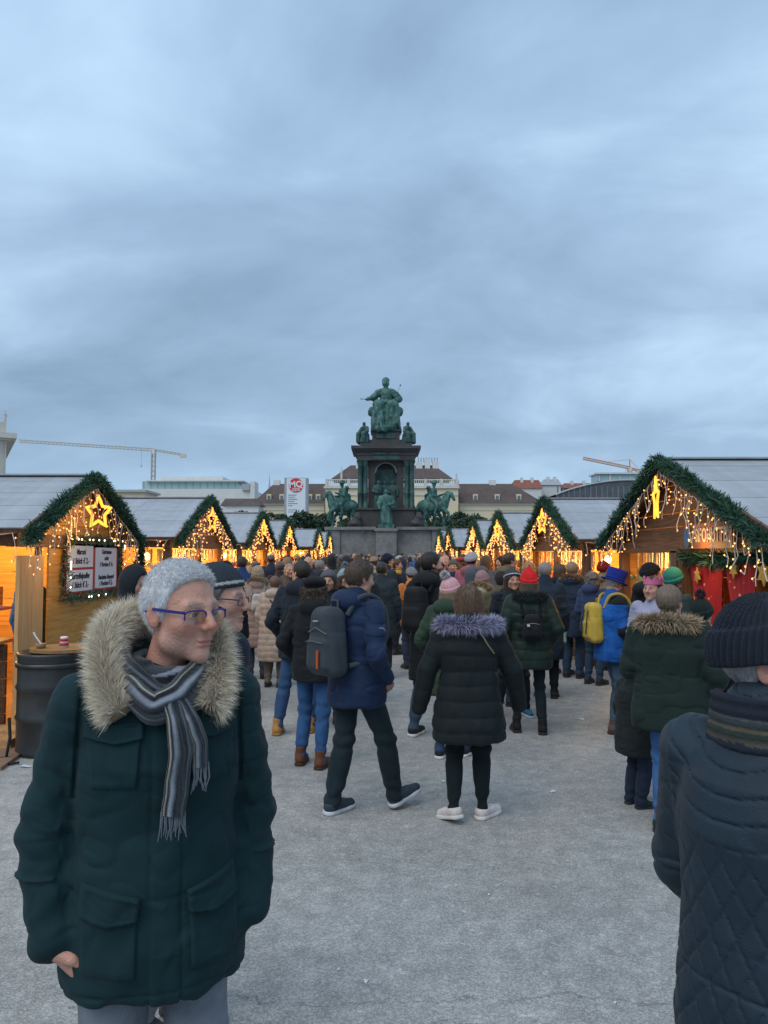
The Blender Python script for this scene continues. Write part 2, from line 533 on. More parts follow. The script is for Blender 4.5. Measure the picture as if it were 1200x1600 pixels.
# ================================================================== THE SETTING
def asphalt():
    m, nt, b = newmat('asphalt'); L = nt.links
    b.inputs['Specular IOR Level'].default_value = 0.35
    tc = nd(nt, 'ShaderNodeTexCoord'); V = tc.outputs['Object']
    def noise(s, d=4, r=0.6):
        n = nd(nt, 'ShaderNodeTexNoise'); n.inputs['Scale'].default_value = s; n.inputs['Detail'].default_value = d; n.inputs['Roughness'].default_value = r
        L.new(V, n.inputs['Vector']); return n.outputs['Fac']
    def rng_(v, a, b_, c, d):
        n = nd(nt, 'ShaderNodeMapRange'); n.inputs['From Min'].default_value = a; n.inputs['From Max'].default_value = b_
        n.inputs['To Min'].default_value = c; n.inputs['To Max'].default_value = d; L.new(v, n.inputs['Value']); return n.outputs[0]
    def mt(op, a, b_=None):
        n = nd(nt, 'ShaderNodeMath', operation=op)
        for i, v in enumerate((a, b_)):
            if v is None: continue
            if isinstance(v, (int, float)): n.inputs[i].default_value = v
            else: L.new(v, n.inputs[i])
        return n.outputs[0]
    vo = nd(nt, 'ShaderNodeTexVoronoi'); vo.inputs['Scale'].default_value = 150; vo.inputs['Randomness'].default_value = 1
    L.new(V, vo.inputs['Vector'])
    sp = nd(nt, 'ShaderNodeSeparateColor'); L.new(vo.outputs['Color'], sp.inputs[0])
    vo2 = nd(nt, 'ShaderNodeTexVoronoi'); vo2.inputs['Scale'].default_value = 42
    L.new(V, vo2.inputs['Vector'])
    sp2 = nd(nt, 'ShaderNodeSeparateColor'); L.new(vo2.outputs['Color'], sp2.inputs[0])
    stone = mt('POWER', sp.outputs[0], 1.5)
    v = mt('MULTIPLY', rng_(stone, 0, 1, 0.72, 1.36), rng_(noise(7, 6), 0.3, 0.7, 0.8, 1.2))
    v = mt('MULTIPLY', v, rng_(noise(0.45, 6), 0.3, 0.7, 0.78, 1.16))
    pale = rng_(sp2.outputs[1], 0.93, 1.0, 0.0, 0.3)
    v = mt('ADD', v, pale)
    v = mt('MULTIPLY', v, rng_(noise(1.3, 8, 0.7), 0.60, 0.74, 1.0, 0.52))          # old damp stains
    sx = nd(nt, 'ShaderNodeSeparateXYZ'); L.new(V, sx.inputs[0])
    n_c = noise(1.1, 6, 0.75)
    n_gap = noise(4.0, 2)
    for y0, amp, wd in ((3.28, 0.5, 0.0055), (3.12, 0.75, 0.004), (4.7, 0.9, 0.004), (2.72, 0.6, 0.005), (6.9, 1.2, 0.006)):
        d = mt('ABSOLUTE', mt('SUBTRACT', mt('ADD', sx.outputs[1], mt('MULTIPLY', mt('SUBTRACT', n_c, 0.5), amp)), y0))
        ln = rng_(d, 0.0, wd * 2, 0.6, 1.0)
        ln = mt('MAXIMUM', ln, rng_(n_gap, 0.46, 0.62, 0.0, 1.0))
        v = mt('MULTIPLY', v, ln)
    sc = nd(nt, 'ShaderNodeVectorMath', operation='SCALE'); sc.inputs[0].default_value = (0.325, 0.322, 0.305)
    L.new(v, sc.inputs['Scale']); L.new(sc.outputs[0], b.inputs['Base Color'])
    L.new(rng_(noise(1.3, 5), 0.3, 0.7, 0.62, 0.9), b.inputs['Roughness'])
    bp = nd(nt, 'ShaderNodeBump'); bp.inputs['Strength'].default_value = 0.4; bp.inputs['Distance'].default_value = 0.005
    L.new(vo.outputs['Distance'], bp.inputs['Height']); L.new(bp.outputs[0], b.inputs['Normal'])
    return m
g = MB().add([[-700, -60, 0], [700, -60, 0], [700, 1400, 0], [-700, 1400, 0]], [[0, 1, 2, 3]]).build('ground', asphalt())
tag(g, kind='structure')

def pbox(mb, px0, px1, py0, py1, Y, dep, pad=0):
    """box whose front face, at distance Y, spans that rectangle of the photograph"""
    a, b = W(px0, py1, Y), W(px1, py0, Y)
    return mb.box(((a.x + b.x) / 2, Y + dep / 2, (a.z + b.z) / 2), (abs(b.x - a.x) + pad, dep, abs(b.z - a.z) + pad))

# ------------------------------------------------------------------ far buildings
M_cream = mat('cream_render', (0.62, 0.54, 0.37), 0.9, var=0.08, vscale=0.3, dirt=((0.4, 0.34, 0.25), 0.15, 0.35))
M_stone_pale = mat('pale_stone', (0.55, 0.52, 0.46), 0.9, var=0.1, vscale=0.5)
M_white_wall = mat('white_render', (0.62, 0.62, 0.6), 0.9, var=0.07, vscale=0.4)
M_glass_far = mat('far_glass', (0.10, 0.14, 0.17), 0.15, var=0.3, vscale=0.2, spec=0.6)
M_glass_green = mat('green_glass', (0.33, 0.47, 0.47), 0.2, var=0.15, vscale=0.15, spec=0.6)
M_grey_metal = mat('grey_metal', (0.36, 0.38, 0.4), 0.5, metal=0.3, var=0.1)
M_basalt = mat('dark_basalt', (0.09, 0.095, 0.105), 0.8, var=0.25, vscale=0.4)
def tile_roof():
    m, nt, b = newmat('brown_tiles'); L = nt.links
    tc = nd(nt, 'ShaderNodeTexCoord')
    br = nd(nt, 'ShaderNodeTexBrick'); br.inputs['Scale'].default_value = 0.9
    br.inputs['Color1'].default_value = (0.085, 0.06, 0.055, 1); br.inputs['Color2'].default_value = (0.12, 0.085, 0.075, 1); br.inputs['Mortar'].default_value = (0.05, 0.04, 0.04, 1)
    mp = nd(nt, 'ShaderNodeMapping'); mp.inputs['Rotation'].default_value = (R(90), 0, 0)
    L.new(tc.outputs['Object'], mp.inputs[0]); L.new(mp.outputs[0], br.inputs['Vector'])
    nz = nd(nt, 'ShaderNodeTexNoise'); nz.inputs['Scale'].default_value = 0.25; nz.inputs['Detail'].default_value = 6
    L.new(tc.outputs['Object'], nz.inputs['Vector'])
    mr = nd(nt, 'ShaderNodeMapRange'); mr.inputs['To Min'].default_value = 0.6; mr.inputs['To Max'].default_value = 1.4
    L.new(nz.outputs['Fac'], mr.inputs['Value'])
    sc = nd(nt, 'ShaderNodeVectorMath', operation='SCALE'); L.new(br.outputs['Color'], sc.inputs[0]); L.new(mr.outputs[0], sc.inputs['Scale'])
    L.new(sc.outputs[0], b.inputs['Base Color']); b.inputs['Roughness'].default_value = 0.85
    return m
M_tiles = tile_roof()
M_redtile = mat('red_tiles', (0.24, 0.09, 0.06), 0.85, var=0.25, vscale=0.8)

def hip_roof(px0, px1, py_e, qx0, qx1, py_r, Y, dep, over=0.6):
    """front eave from px0 to px1 at py_e, ridge from qx0 to qx1 at py_r"""
    a, b = W(px0, py_e, Y), W(px1, py_e, Y)
    yr = Y + dep / 2
    c, d = W(qx0, py_r, yr), W(qx1, py_r, yr)
    z0, z1 = a.z, c.z
    V = [(a.x - over, Y - over, z0), (b.x + over, Y - over, z0), (b.x + over, Y + dep, z0), (a.x - over, Y + dep, z0), (c.x, yr, z1), (d.x, yr, z1)]
    mb = MB(); mb.add(V, [[0, 1, 5, 4], [2, 3, 4, 5]]); mb.add(V, [[1, 2, 5], [3, 0, 4]]); mb.add(V, [[0, 3, 2, 1]])
    return mb
def window_row(parent, xs, py0, py1, wpx, Y, glass=M_glass_far, frame=M_stone_pale):
    for x in xs:
        f = pbox(MB(), x - wpx / 2 - 0.5, x + wpx / 2 + 0.5, py0 - 0.5, py1 + 0.5, Y - 0.12, 0.3).build('window', frame, parent)
        pbox(MB(), x - wpx / 2, x + wpx / 2, py0, py1, Y - 0.2, 0.1).build('pane', glass, f)

YB = 235
b1 = empty('palace_wing', (GX(612, YB), YB, 0), label='cream palace pavilion with dark hipped roof directly behind the bronze monument', cat='building')
inv = lambda o: o
def child(o, parent):
    o.parent = parent
    o.matrix_parent_inverse = Matrix.Translation(-Vector(parent.location))
    return o
def B(mb, name, m, parent, kind=None):
    return child(mb.build(name, m, kind=kind), parent)
wall = B(pbox(MB(), 508, 716, 764, 872, YB, 18), 'wall', M_cream, b1)
B(pbox(MB(), 506, 718, 759, 763, YB - 0.6, 19), 'cornice', M_stone_pale, b1)
B(pbox(MB(), 508, 716, 772, 774, YB - 0.3, 0.6), 'string_course', M_stone_pale, b1)
bal = B(pbox(MB(), 508, 716, 748.5, 750.5, YB - 0.4, 0.8), 'balustrade_rail', M_stone_pale, b1)
mbp = MB()
for i in range(70):
    x = 509 + i * 3.0
    mbp2 = pbox(mbp, x, x + 1.3, 750.6, 758.8, YB - 0.3, 0.5)
o = B(mbp, 'balusters', M_stone_pale, b1, kind='stuff')
for x in (510, 545, 575, 640, 665, 690, 714):
    B(pbox(MB(), x - 2, x + 2, 748, 759, YB - 0.6, 1.0), 'balustrade_pier', M_stone_pale, b1)
rf = B(hip_roof(521, 704, 748, 548, 678, 727, YB + 1.5, 15), 'roof', M_tiles, b1)
for x0, x1, y0 in ((556, 566, 722), (650, 660, 722), (664, 672, 718), (676, 686, 721), (576, 582, 724)):
    B(pbox(MB(), x0, x1, y0, 735, YB + 7, 2.0), 'chimney', M_white_wall, rf)
for i in range(8):
    B(pbox(MB(), 653 + i * 4.2, 654.6 + i * 4.2, 715, 722, YB + 7.4, 0.5), 'chimney_pot', M_grey_metal, rf)
for x in (533.5, 713):
    mb = MB(); p0 = W(x, 750, YB); k = YB / 1200
    mb.lathe([(0, 0), (2.0*k, 0), (2.0*k, 8*k), (1.5*k, 9*k), (1.7*k, 22*k), (2.3*k, 23*k), (1.6*k, 26*k), (0.3*k, 33*k), (0, 34*k)] if x < 600 else
             [(0, 0), (2.6*k, 0), (2.6*k, 5*k), (1.6*k, 6*k), (2.2*k, 12*k), (1.3*k, 17*k), (1.5*k, 20*k), (0, 23*k)], (p0.x, YB, p0.z - 2), 10)
    B(mb, 'finial', M_stone_pale, b1)
window_row(b1, (520, 548, 648, 668, 690, 708), 777, 792, 6, YB)
b1w = []
for px0, px1, q0, q1, xs, lab in ((398, 508, 428, 512, (420, 440, 484, 497), 'long cream wing with brown tiled roof left of the pavilion, behind the white sign'),
                                 (716, 846, 712, 800, (743, 777, 811), 'long cream wing with brown tiled roof and three dormers right of the pavilion')):
    w = empty('palace_wing', (GX((px0 + px1) / 2, YB + 4), YB + 4, 0), label=lab, cat='building')
    B(pbox(MB(), px0 + 2, px1 - 1, 788, 872, YB + 4, 14), 'wall', M_cream, w)
    B(pbox(MB(), px0, px1, 786, 788.5, YB + 3.4, 15), 'cornice', M_stone_pale, w)
    B(pbox(MB(), px0 + 2, px1 - 1, 796, 797.5, YB + 3.8, 0.5), 'string_course', M_stone_pale, w)
    rf = B(hip_roof(px0, px1, 786, q0, q1, 756, YB + 3.5, 14), 'roof', M_tiles, w)
    for x in xs:
        d = B(pbox(MB(), x - 3.6, x + 3.6, 772, 784, YB + 4.5, 3), 'dormer', M_cream, rf) if False else child(pbox(MB(), x - 3.6, x + 3.6, 772, 784, YB + 4.2, 4).build('dormer', M_cream), w)
        g_ = pbox(MB(), x - 2, x + 2, 774.5, 782.5, YB + 4.05, 0.2).build('pane', M_glass_far); g_.parent = d
    for x in ((432, 470) if px0 < 500 else (770,)):
        child(pbox(MB(), x - 5, x + 5, 750, 760, YB + 10, 2).build('chimney', M_white_wall), w)
    window_row(w, [px0 + 8 + i * 11 for i in range(int((px1 - px0) / 11))], 801, 812, 4, YB + 4)

# white banner tower with the red disc
YS = 125
t = empty('banner_tower', (GX(461, YS), YS, 0), label='tall white banner tower with red MQ disc in front of the tiled wing', cat='sign')
M_banner = mat('banner_white', (0.66, 0.70, 0.74), 0.7, var=0.03)
M_frame_grey = mat('tower_grey', (0.33, 0.34, 0.37), 0.6, var=0.1)
B(pbox(MB(), 443.5, 480.5, 746.5, 872, YS, 2.2), 'tower_body', M_frame_grey, t)
B(pbox(MB(), 447.5, 477.5, 747.5, 815, YS - 0.12, 0.12), 'banner', M_banner, t)
M_red = mat('sign_red', (0.62, 0.045, 0.04), 0.6, var=0.04)
k = YS / 1200
pc = W(462.5, 758.5, YS)
mb = MB(); mb.lathe([(0, 0), (11.2 * k, 0), (11.2 * k, 0.05), (0, 0.05)], (0, 0, 0), 32)
disc = B(mb, 'disc', M_red, t); disc.matrix_parent_inverse = Matrix.Identity(4)
disc.location = (pc.x - t.location.x, -0.13, pc.z); disc.rotation_euler = (R(90), 0, 0)
me = text_mesh('lettering', 'MQ', 13.5 * k, bold=0.05)
o = obj('lettering', me, M_banner, t, (pc.x - t.location.x, -0.2, pc.z + 1.2 * k), (R(90), R(-4), 0))
me = text_mesh('lettering', 'MUSEUMS', 2.8 * k, bold=0.01)
obj('lettering', me, M_banner, t, (pc.x - t.location.x, -0.2, pc.z - 5.6 * k), (R(90), R(-4), 0))
me = text_mesh('lettering', 'QUARTIER', 2.8 * k, bold=0.01)
obj('lettering', me, M_banner, t, (pc.x - t.location.x, -0.2, pc.z - 8.2 * k), (R(90), R(-4), 0))
M_txt = mat('grey_print', (0.2, 0.22, 0.27), 0.8, var=0.02)
for i, wd in enumerate((13, 11, 14, 10, 15, 7, 0, 12, 9)):
    if wd: B(pbox(MB(), 450, 450 + wd, 773 + i * 3.3, 773.8 + i * 3.3, YS - 0.16, 0.03), 'print_line', M_txt, t)

# modern glass-topped hall at left
YL = 270
h = empty('glass_hall', (GX(300, YL), YL, 0), label='pale modern hall with green glazed top storey, beyond the left stalls', cat='building')
B(pbox(MB(), 215, 394, 764, 872, YL, 30), 'wall', M_white_wall, h)
B(pbox(MB(), 222, 372, 752, 764, YL + 3, 22), 'glazing', M_glass_green, h)
for i in range(14):
    B(pbox(MB(), 224 + i * 11, 224.6 + i * 11, 752, 764, YL + 2.8, 0.3), 'mullion', M_grey_metal, h)
B(pbox(MB(), 228, 380, 750.2, 752, YL + 1.5, 26), 'roof_slab', M_white_wall, h)
B(pbox(MB(), 252, 348, 744.5, 750, YL + 8, 14), 'roof_storey', M_white_wall, h)
B(pbox(MB(), 390, 398, 752, 872, YL - 2, 8), 'stair_tower', M_white_wall, h)
B(pbox(MB(), 378, 390, 756, 766, YL - 1, 8), 'plant_room', M_grey_metal, h)
h = empty('low_hall', (GX(200, 240), 240, 0), label='low cream hall with flat roof peeping over the second left stall', cat='building')
B(pbox(MB(), 150, 226, 768, 872, 240, 14), 'wall', M_cream, h)
B(pbox(MB(), 148, 228, 765, 768.5, 239, 16), 'roof_slab', M_grey_metal, h)
h = empty('tiled_house', (GX(385, 210), 210, 0), label='low house with brown tiled roof left of the banner tower', cat='building')
B(pbox(MB(), 350, 404, 790, 872, 210, 10), 'wall', M_white_wall, h)
B(hip_roof(348, 406, 790, 352, 402, 779, 210, 8), 'roof', M_tiles, h)

# museum corner at the far left edge
YK = 85
h = empty('museum_corner', (GX(12, YK), YK, 0), R(29), label='stone museum corner with pilasters and roof statues at the left edge', cat='building')
B(pbox(MB(), -160, 10, 684, 870, YK, 25), 'wall', M_stone_pale, h)
B(pbox(MB(), -160, 18, 676, 684, YK - 1.0, 27), 'cornice', M_stone_pale, h)
B(pbox(MB(), -160, 14, 684, 688, YK - 0.5, 26), 'frieze', M_stone_pale, h)
B(pbox(MB(), -160, 9, 660, 676, YK - 0.2, 25), 'parapet', M_stone_pale, h)
for x in (5, -30, -65):
    B(pbox(MB(), x - 3, x + 3, 690, 870, YK - 0.35, 0.5), 'pilaster', M_stone_pale, h)
window_row(h, (-12, -47), 700, 730, 12, YK)
def roof_statue(parent, x, py0, py1, Y, m):
    a, b_ = W(x, py1, Y), W(x, py0, Y); H_ = b_.z - a.z; s = H_ / 2.0
    f = lambda P: smin(loft(P, [0, 0.5, 1.1, 1.5, 1.62], [0]*5, [0]*5, [.3, .26, .2, .26, .1], [.24, .22, .17, .18, .1], 0.05), smin(sph(P, (0, 0, 1.82), .15), rcone(P, (.24, 0, 1.45), (.34, -.1, 1.0), .09, .07), .05), .06) + .03 * vnoise(P, 7)
    me = sdf_mesh('roof_statue', f, (-.6, -.5, -.1), (.6, .5, 2.1), 0.07)
    o = obj('roof_statue', me, m); o.location = a; o.scale = (s, s, s)
    return child(o, parent)
roof_statue(h, 8, 642, 661, YK, M_stone_pale); roof_statue(h, -3, 640, 661, YK, M_stone_pale)

# town houses and the dark museum at right
def townhouse(px0, px1, py0, py1, Y, wallm, roofm, label, slope=6, nwin=4):
    h = empty('town_house', (GX((px0 + px1) / 2, Y), Y, 0), label=label, cat='building')
    B(pbox(MB(), px0, px1, py1, 872, Y, 12), 'wall', wallm, h)
    B(hip_roof(px0, px1, py1, px0 + slope, px1 - slope, py0, Y, 12), 'roof', roofm, h)
    w = (px1 - px0) / nwin
    window_row(h, [px0 + w * (i + .5) for i in range(nwin)], py1 + 3, py1 + 9, w * 0.4, Y)
    for i in range(2):
        B(pbox(MB(), px0 + (px1 - px0) * (0.3 + .35 * i), px0 + (px1 - px0) * (0.3 + .35 * i) + 4, py0 - 4, py1, Y + 4, 2), 'chimney', M_white_wall, h)
    return h
townhouse(800, 846, 750, 763, 330, M_white_wall, M_redtile, 'white town house with red tiled roof right of the brown wing', 4, 5)
townhouse(846, 876, 749, 758, 340, M_white_wall, M_grey_metal, 'white town house with grey roof beside the red tiled one', 4, 4)
townhouse(876, 930, 755, 763, 345, mat('pink_render', (0.42, 0.22, 0.18), .9), M_redtile, 'reddish town house half hidden by the dark arched hall', 6, 5)
h = empty('dark_arched_hall', (GX(950, 300), 300, 0), label='dark basalt hall with shallow arched roof behind the right stalls', cat='building')
arc = MB(); N = 24
a = np.linspace(0, 1, N)
top_ = [W(868 + 230 * t_, 777 - 27 * math.sin(math.pi * min(1, t_ * 0.93 + .03)) ** 0.8, 300) for t_ in a]
bot_ = [W(868 + 230 * t_, 872, 300) for t_ in a]
V = [tuple(p) for p in top_] + [tuple(p) for p in bot_] + [(p.x, 330, p.z) for p in top_] + [(p.x, 330, p.z) for p in bot_]
F = []
for i in range(N - 1):
    F += [[N + i, N + i + 1, i + 1, i], [i, i + 1, 2*N + i + 1, 2*N + i], [3*N + i, 2*N + i, 2*N + i + 1, 3*N + i + 1]]
arc.add(V, F); B(arc, 'wall', M_basalt, h)
rim = MB(); rim.tube([(p.x, 299.7, p.z) for p in top_], 0.35, 6); B(rim, 'roof_edge', M_grey_metal, h)
for i in range(26):
    B(pbox(MB(), 872 + i * 8.6, 872.5 + i * 8.6, 760, 872, 299.8, 0.2), 'panel_joint', M_glass_far, h)
B(pbox(MB(), 934, 1000, 740, 752, 312, 10), 'roof_pavilion', M_glass_green, h)
B(pbox(MB(), 932, 1002, 738, 740.5, 311, 12), 'pavilion_roof', M_white_wall, h)
for x in (936, 952, 953.5, 968, 984):
    B(pbox(MB(), x, x + 1.2, 740, 752, 311.7, 0.3), 'pavilion_post', M_white_wall, h)

# church spire and small masts on the skyline
h = empty('church_spire', (GX(421, 420), 420, 0), label='thin distant spire just left of the banner tower', cat='building')
k = 420 / 1200
mb = MB(); p = W(421, 765, 420); mb.lathe([(2.2*k, -40*k), (2.2*k, 0), (2.6*k, 0), (0.9*k, 10*k), (0.2*k, 24*k), (0, 25*k)], (p.x, 420, p.z), 8); B(mb, 'tower', M_grey_metal, h)

# ------------------------------------------------------------------ cranes
M_crane = mat('crane_paint', (0.45, 0.42, 0.36), 0.6, var=0.1)
M_crane_o = mat('crane_orange', (0.55, 0.30, 0.16), 0.6, var=0.1)
def crane(Y, mast_px, mast_py0, mast_py1, tip, tail, m, label):
    c = empty('tower_crane', (GX(mast_px, Y), Y, 0), label=label, cat='crane')
    k = Y / 1200
    mb = MB()
    def truss(a, b, w, n, t):
        a, b = Vector(a), Vector(b); ax = (b - a).normalized()
        s = ax.cross(Vector((0, 1, 0))).normalized(); u = Vector((0, 1, 0))
        cs = [s * w + u * w, s * w - u * w, -s * w - u * w, -s * w + u * w]
        for q in cs: mb.bar(a + q, b + q, t)
        for i in range(n):
            p, q = a + (b - a) * (i / n), a + (b - a) * ((i + 1) / n)
            for j in range(4):
                mb.bar(p + cs[j], q + cs[(j + 1) % 4], t * 0.6)
    p0, p1 = W(mast_px, mast_py0, Y), W(mast_px, mast_py1, Y)
    truss((p0.x, Y, 0), p0, 2.6 * k, 22, 1.1 * k); B(mb, 'mast', m, c)
    mb = MB(); tp = W(*tip, Y); tl = W(*tail, Y); top_ = p0
    truss(top_, tp, 1.8 * k, 34, 0.8 * k); B(mb, 'jib', m, c)
    mb = MB(); truss(top_, tl, 1.4 * k, 8, 0.9 * k); B(mb, 'counter_jib', m, c)
    mb = MB(); mb.box(tl + Vector((-2 * k, 0, -1 * k)), (9 * k, 4 * k, 6 * k)); B(mb, 'counterweight', M_stone_pale, c)
    mb = MB(); mb.box(p0 + Vector((0, 0, -3 * k)), (7 * k, 6 * k, 7 * k)); B(mb, 'cab', M_white_wall, c)
    mb = MB(); hx = top_ + (tp - top_) * 0.09; mb.bar(hx, hx - Vector((0, 0, 26 * k)), 0.4 * k); mb.box(hx - Vector((0, 0, 27 * k)), (1.6 * k, 1.6 * k, 3 * k)); B(mb, 'hook_cable', M_grey_metal, c)
    return c
crane(360, 240, 703, 750, (30, 689), (288, 711), M_crane, 'tower crane with long jib above the pale glass hall at left')
c2 = crane(380, 984, 731, 790, (911, 716), (1001, 737), M_crane_o, 'orange tower crane above the dark arched hall at right')
mb = MB(); a = W(984, 718, 380); mb.bar(W(984, 731, 380), a, 0.5); mb.bar(a, W(945, 722, 380), 0.18); mb.bar(a, W(1000, 735, 380), 0.18); B(mb, 'apex', M_crane_o, c2)

# ------------------------------------------------------------------ trees
M_leaf_d = mat('dark_foliage', (0.045, 0.075, 0.045), 0.8, var=0.5, vscale=1.2)
M_bark = mat('bark', (0.09, 0.07, 0.055), 0.9, var=0.3, vscale=5)
def leaf_cloud(n, pts_fn, size, seed):
    r = np.random.default_rng(seed)
    C, Nn = pts_fn(r, n)
    a = r.normal(size=(n, 3)); a /= np.linalg.norm(a, axis=1)[:, None]
    b = np.cross(a, r.normal(size=(n, 3))); b /= np.linalg.norm(b, axis=1)[:, None] + 1e-9
    s = size * r.uniform(.5, 1.4, (n, 1))
    V = np.stack([C - a * s, C + b * s * .45, C + a * s, C - b * s * .45], 1).reshape(-1, 3)
    F = np.arange(n * 4).reshape(-1, 4)
    return V, F
def tree(x, Y, hgt, wid, base, label, seed, n=2600, group='dark trees behind the stalls'):
    t = empty('evergreen_tree', (x, Y, 0), label=label, cat='tree', group=group)
    r0 = np.random.default_rng(seed)
    lobes = [(r0.uniform(-.75, .75) * wid / 2, r0.uniform(-.5, .5) * wid / 2, base + (hgt - base) * r0.uniform(.12, .8), r0.uniform(.18, .36) * wid) for _ in range(11)]
    def fn(r, n):
        li = r.integers(0, len(lobes), n); L_ = np.array(lobes)[li]
        d = r.normal(size=(n, 3)); d /= np.linalg.norm(d, axis=1)[:, None]
        rad = r.uniform(.55, 1.05, (n, 1)) ** .6
        C = L_[:, :3] + d * L_[:, 3:4] * rad * np.array([1, 1, .72])
        C[:, 2] = np.minimum(C[:, 2], hgt + r.uniform(-.3, .25, n))
        return C, d
    V, F = leaf_cloud(n, fn, 0.26, seed)
    obj('crown', mesh_np('crown', V, F, False), M_leaf_d, t)
    mb = MB(); mb.tube([(0, 0, 0), (.1, 0, base), (0, .1, hgt * .75)], [.28, .2, .08], 7)
    for lx, ly, lz, lr in lobes[:7]:
        mb.tube([(.05, 0, base * .9), (lx * .5, ly * .5, (base + lz) / 2), (lx, ly, lz)], [.12, .08, .04], 5)
    mb.build('trunk', M_bark, t)
    return t
def tr(px, py, Y, wpx, label, seed, n=2600):
    p = W(px, py, Y); tree(p.x, Y, p.z, wpx * Y / 1200, max(.6, p.z * .3), label, seed, n)
tr(372, 787, 92, 50, 'dark tree above the third left stall', 11)
tr(415, 795, 96, 46, 'dark tree below the tiled house, left of banner tower', 12)
tr(447, 797, 90, 38, 'dark tree at the foot of the banner tower', 13)
tr(488, 796, 94, 60, 'broad dark tree between banner tower and left horse statue', 14, 3600)
tr(540, 800, 100, 40, 'dark tree showing behind the left horse statue', 15)
tr(690, 800, 100, 46, 'dark tree showing behind the right horse statue', 16)
tr(738, 784, 92, 60, 'spreading pine right of the right horse statue', 17, 3000)
tr(762, 800, 98, 26, 'small dark tree between pine and right stalls', 18, 1800)
tr(205, 769, 200, 22, 'small round tree on roof line behind second left stall', 19, 900)
tr(252, 772, 200, 24, 'small bushy tree in front of the pale hall', 20, 900)
tr(275, 773, 200, 16, 'smaller bushy tree beside it before the pale hall', 21, 700)
# ================================================================== THE MONUMENT
def patina(name, c1, c2, c3, scale):
    m, nt, b = newmat(name); L = nt.links
    tc = nd(nt, 'ShaderNodeTexCoord')
    mp = nd(nt, 'ShaderNodeMapping'); mp.inputs['Scale'].default_value = (1, 1, .45); L.new(tc.outputs['Object'], mp.inputs[0])
    nz = nd(nt, 'ShaderNodeTexNoise'); nz.inputs['Scale'].default_value = scale; nz.inputs['Detail'].default_value = 7; nz.inputs['Roughness'].default_value = .65
    L.new(mp.outputs[0], nz.inputs['Vector'])
    rp = nd(nt, 'ShaderNodeValToRGB'); e = rp.color_ramp.elements
    e[0].position = .32; e[0].color = (*c1, 1); e[1].position = .7; e[1].color = (*c3, 1)
    q = e.new(.5); q.color = (*c2, 1)
    L.new(nz.outputs['Fac'], rp.inputs[0]); L.new(rp.outputs[0], b.inputs['Base Color'])
    b.inputs['Roughness'].default_value = .62; b.inputs['Specular IOR Level'].default_value = .4
    bp = nd(nt, 'ShaderNodeBump'); bp.inputs['Strength'].default_value = .4; bp.inputs['Distance'].default_value = .05
    L.new(nz.outputs['Fac'], bp.inputs['Height']); L.new(bp.outputs[0], b.inputs['Normal'])
    return m
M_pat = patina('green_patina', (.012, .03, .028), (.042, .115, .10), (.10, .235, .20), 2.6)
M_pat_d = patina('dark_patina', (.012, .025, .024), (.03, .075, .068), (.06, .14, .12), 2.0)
M_gran = mat('grey_granite', (.19, .185, .175), .75, var=.25, vscale=3, dirt=((.05, .05, .05), .6, .6))
M_gran_d = mat('dark_granite', (.066, .064, .062), .6, var=.3, vscale=2, dirt=((.02, .02, .02), .5, .6))
YM = 76.0
MS = YM / 1200
mon = empty('monument', (GX(603, YM), YM, 0), label='bronze and granite monument with seated woman on top, between the stall rows', cat='monument')
def mz(py): return 1.85 + (865 - py) * MS
def mblk(name, x0, x1, z0, z1, y0, y1, m, parent=mon):
    return MB().box(((x0+x1)/2, (y0+y1)/2, (z0+z1)/2), (x1-x0, y1-y0, z1-z0)).build(name, m, parent)
# stepped base
mblk('plinth_step', -6.6, 6.6, 0, 1.0, -5.2, 9, M_gran)
for i, (x0, x1) in enumerate(((-5.6, -4.3), (-4.3, -1.0), (1.0, 4.3), (4.3, 5.6))):
    mblk('plinth_block', x0 + .012, x1 - .012, 1.0, mz(830), -4.2 if i in (0, 3) else -4.0, 7, M_gran)
mblk('plinth_block', -.98, .98, 1.0, mz(832), -4.7, 0, M_gran)
for (x0, x1, y) in ((-5.75, -.95, -4.4), (.95, 5.75, -4.4), (-1.1, 1.1, -4.9)):
    mblk('plinth_cap', x0, x1, mz(830) + .003, mz(825.5), y, 7.2, M_gran) if x0 != -1.1 else mblk('plinth_cap', x0, x1, mz(832) + .003, mz(827.5), y, -4.42, M_gran)
mblk('pedestal', -2.75, 2.75, mz(825.5) + .004, mz(799), -2.75, 2.75, M_gran_d)
mblk('pedestal_cap', -2.95, 2.95, mz(799) + .003, mz(796.5), -2.95, 2.95, M_gran_d)
mblk('core', -1.72, -1.02, mz(796.5) + .004, mz(724), -2.0, 2.0, M_gran_d)
mblk('core', 1.02, 1.72, mz(796.5) + .004, mz(724), -2.0, 2.0, M_gran_d)
mblk('core', -1.018, 1.018, mz(796.5) + .004, mz(724), -1.2, 2.0, M_gran_d)
# round arch over the niche
mb = MB(); zc_ = mz(742); ra = 1.02
aa = np.linspace(0, math.pi, 17)
V = []
for y in (-2.06, -1.2):
    V += [(ra * math.cos(t_), y, zc_ + ra * math.sin(t_)) for t_ in aa] + [(1.02 * (1 if math.cos(t_) > 0 else -1) if abs(math.cos(t_)) > .0 else 0, y, mz(724)) for t_ in aa]
n_ = 17
V = np.array(V); V[n_:2*n_, 0] = np.cos(aa) * 1.02; V[3*n_:4*n_, 0] = np.cos(aa) * 1.02
F = []
for i in range(16):
    F.append([i, i+1, n_+i+1, n_+i]); F.append([i+1, i, 2*n_+i, 2*n_+i+1])
mb.add(V, F).build('arch_spandrel', M_gran_d, mon)
mb = MB(); mb.tube([(1.0 * math.cos(t_), -2.08, zc_ + 1.0 * math.sin(t_)) for t_ in aa], .09, 6); mb.build('arch_moulding', M_gran, mon)
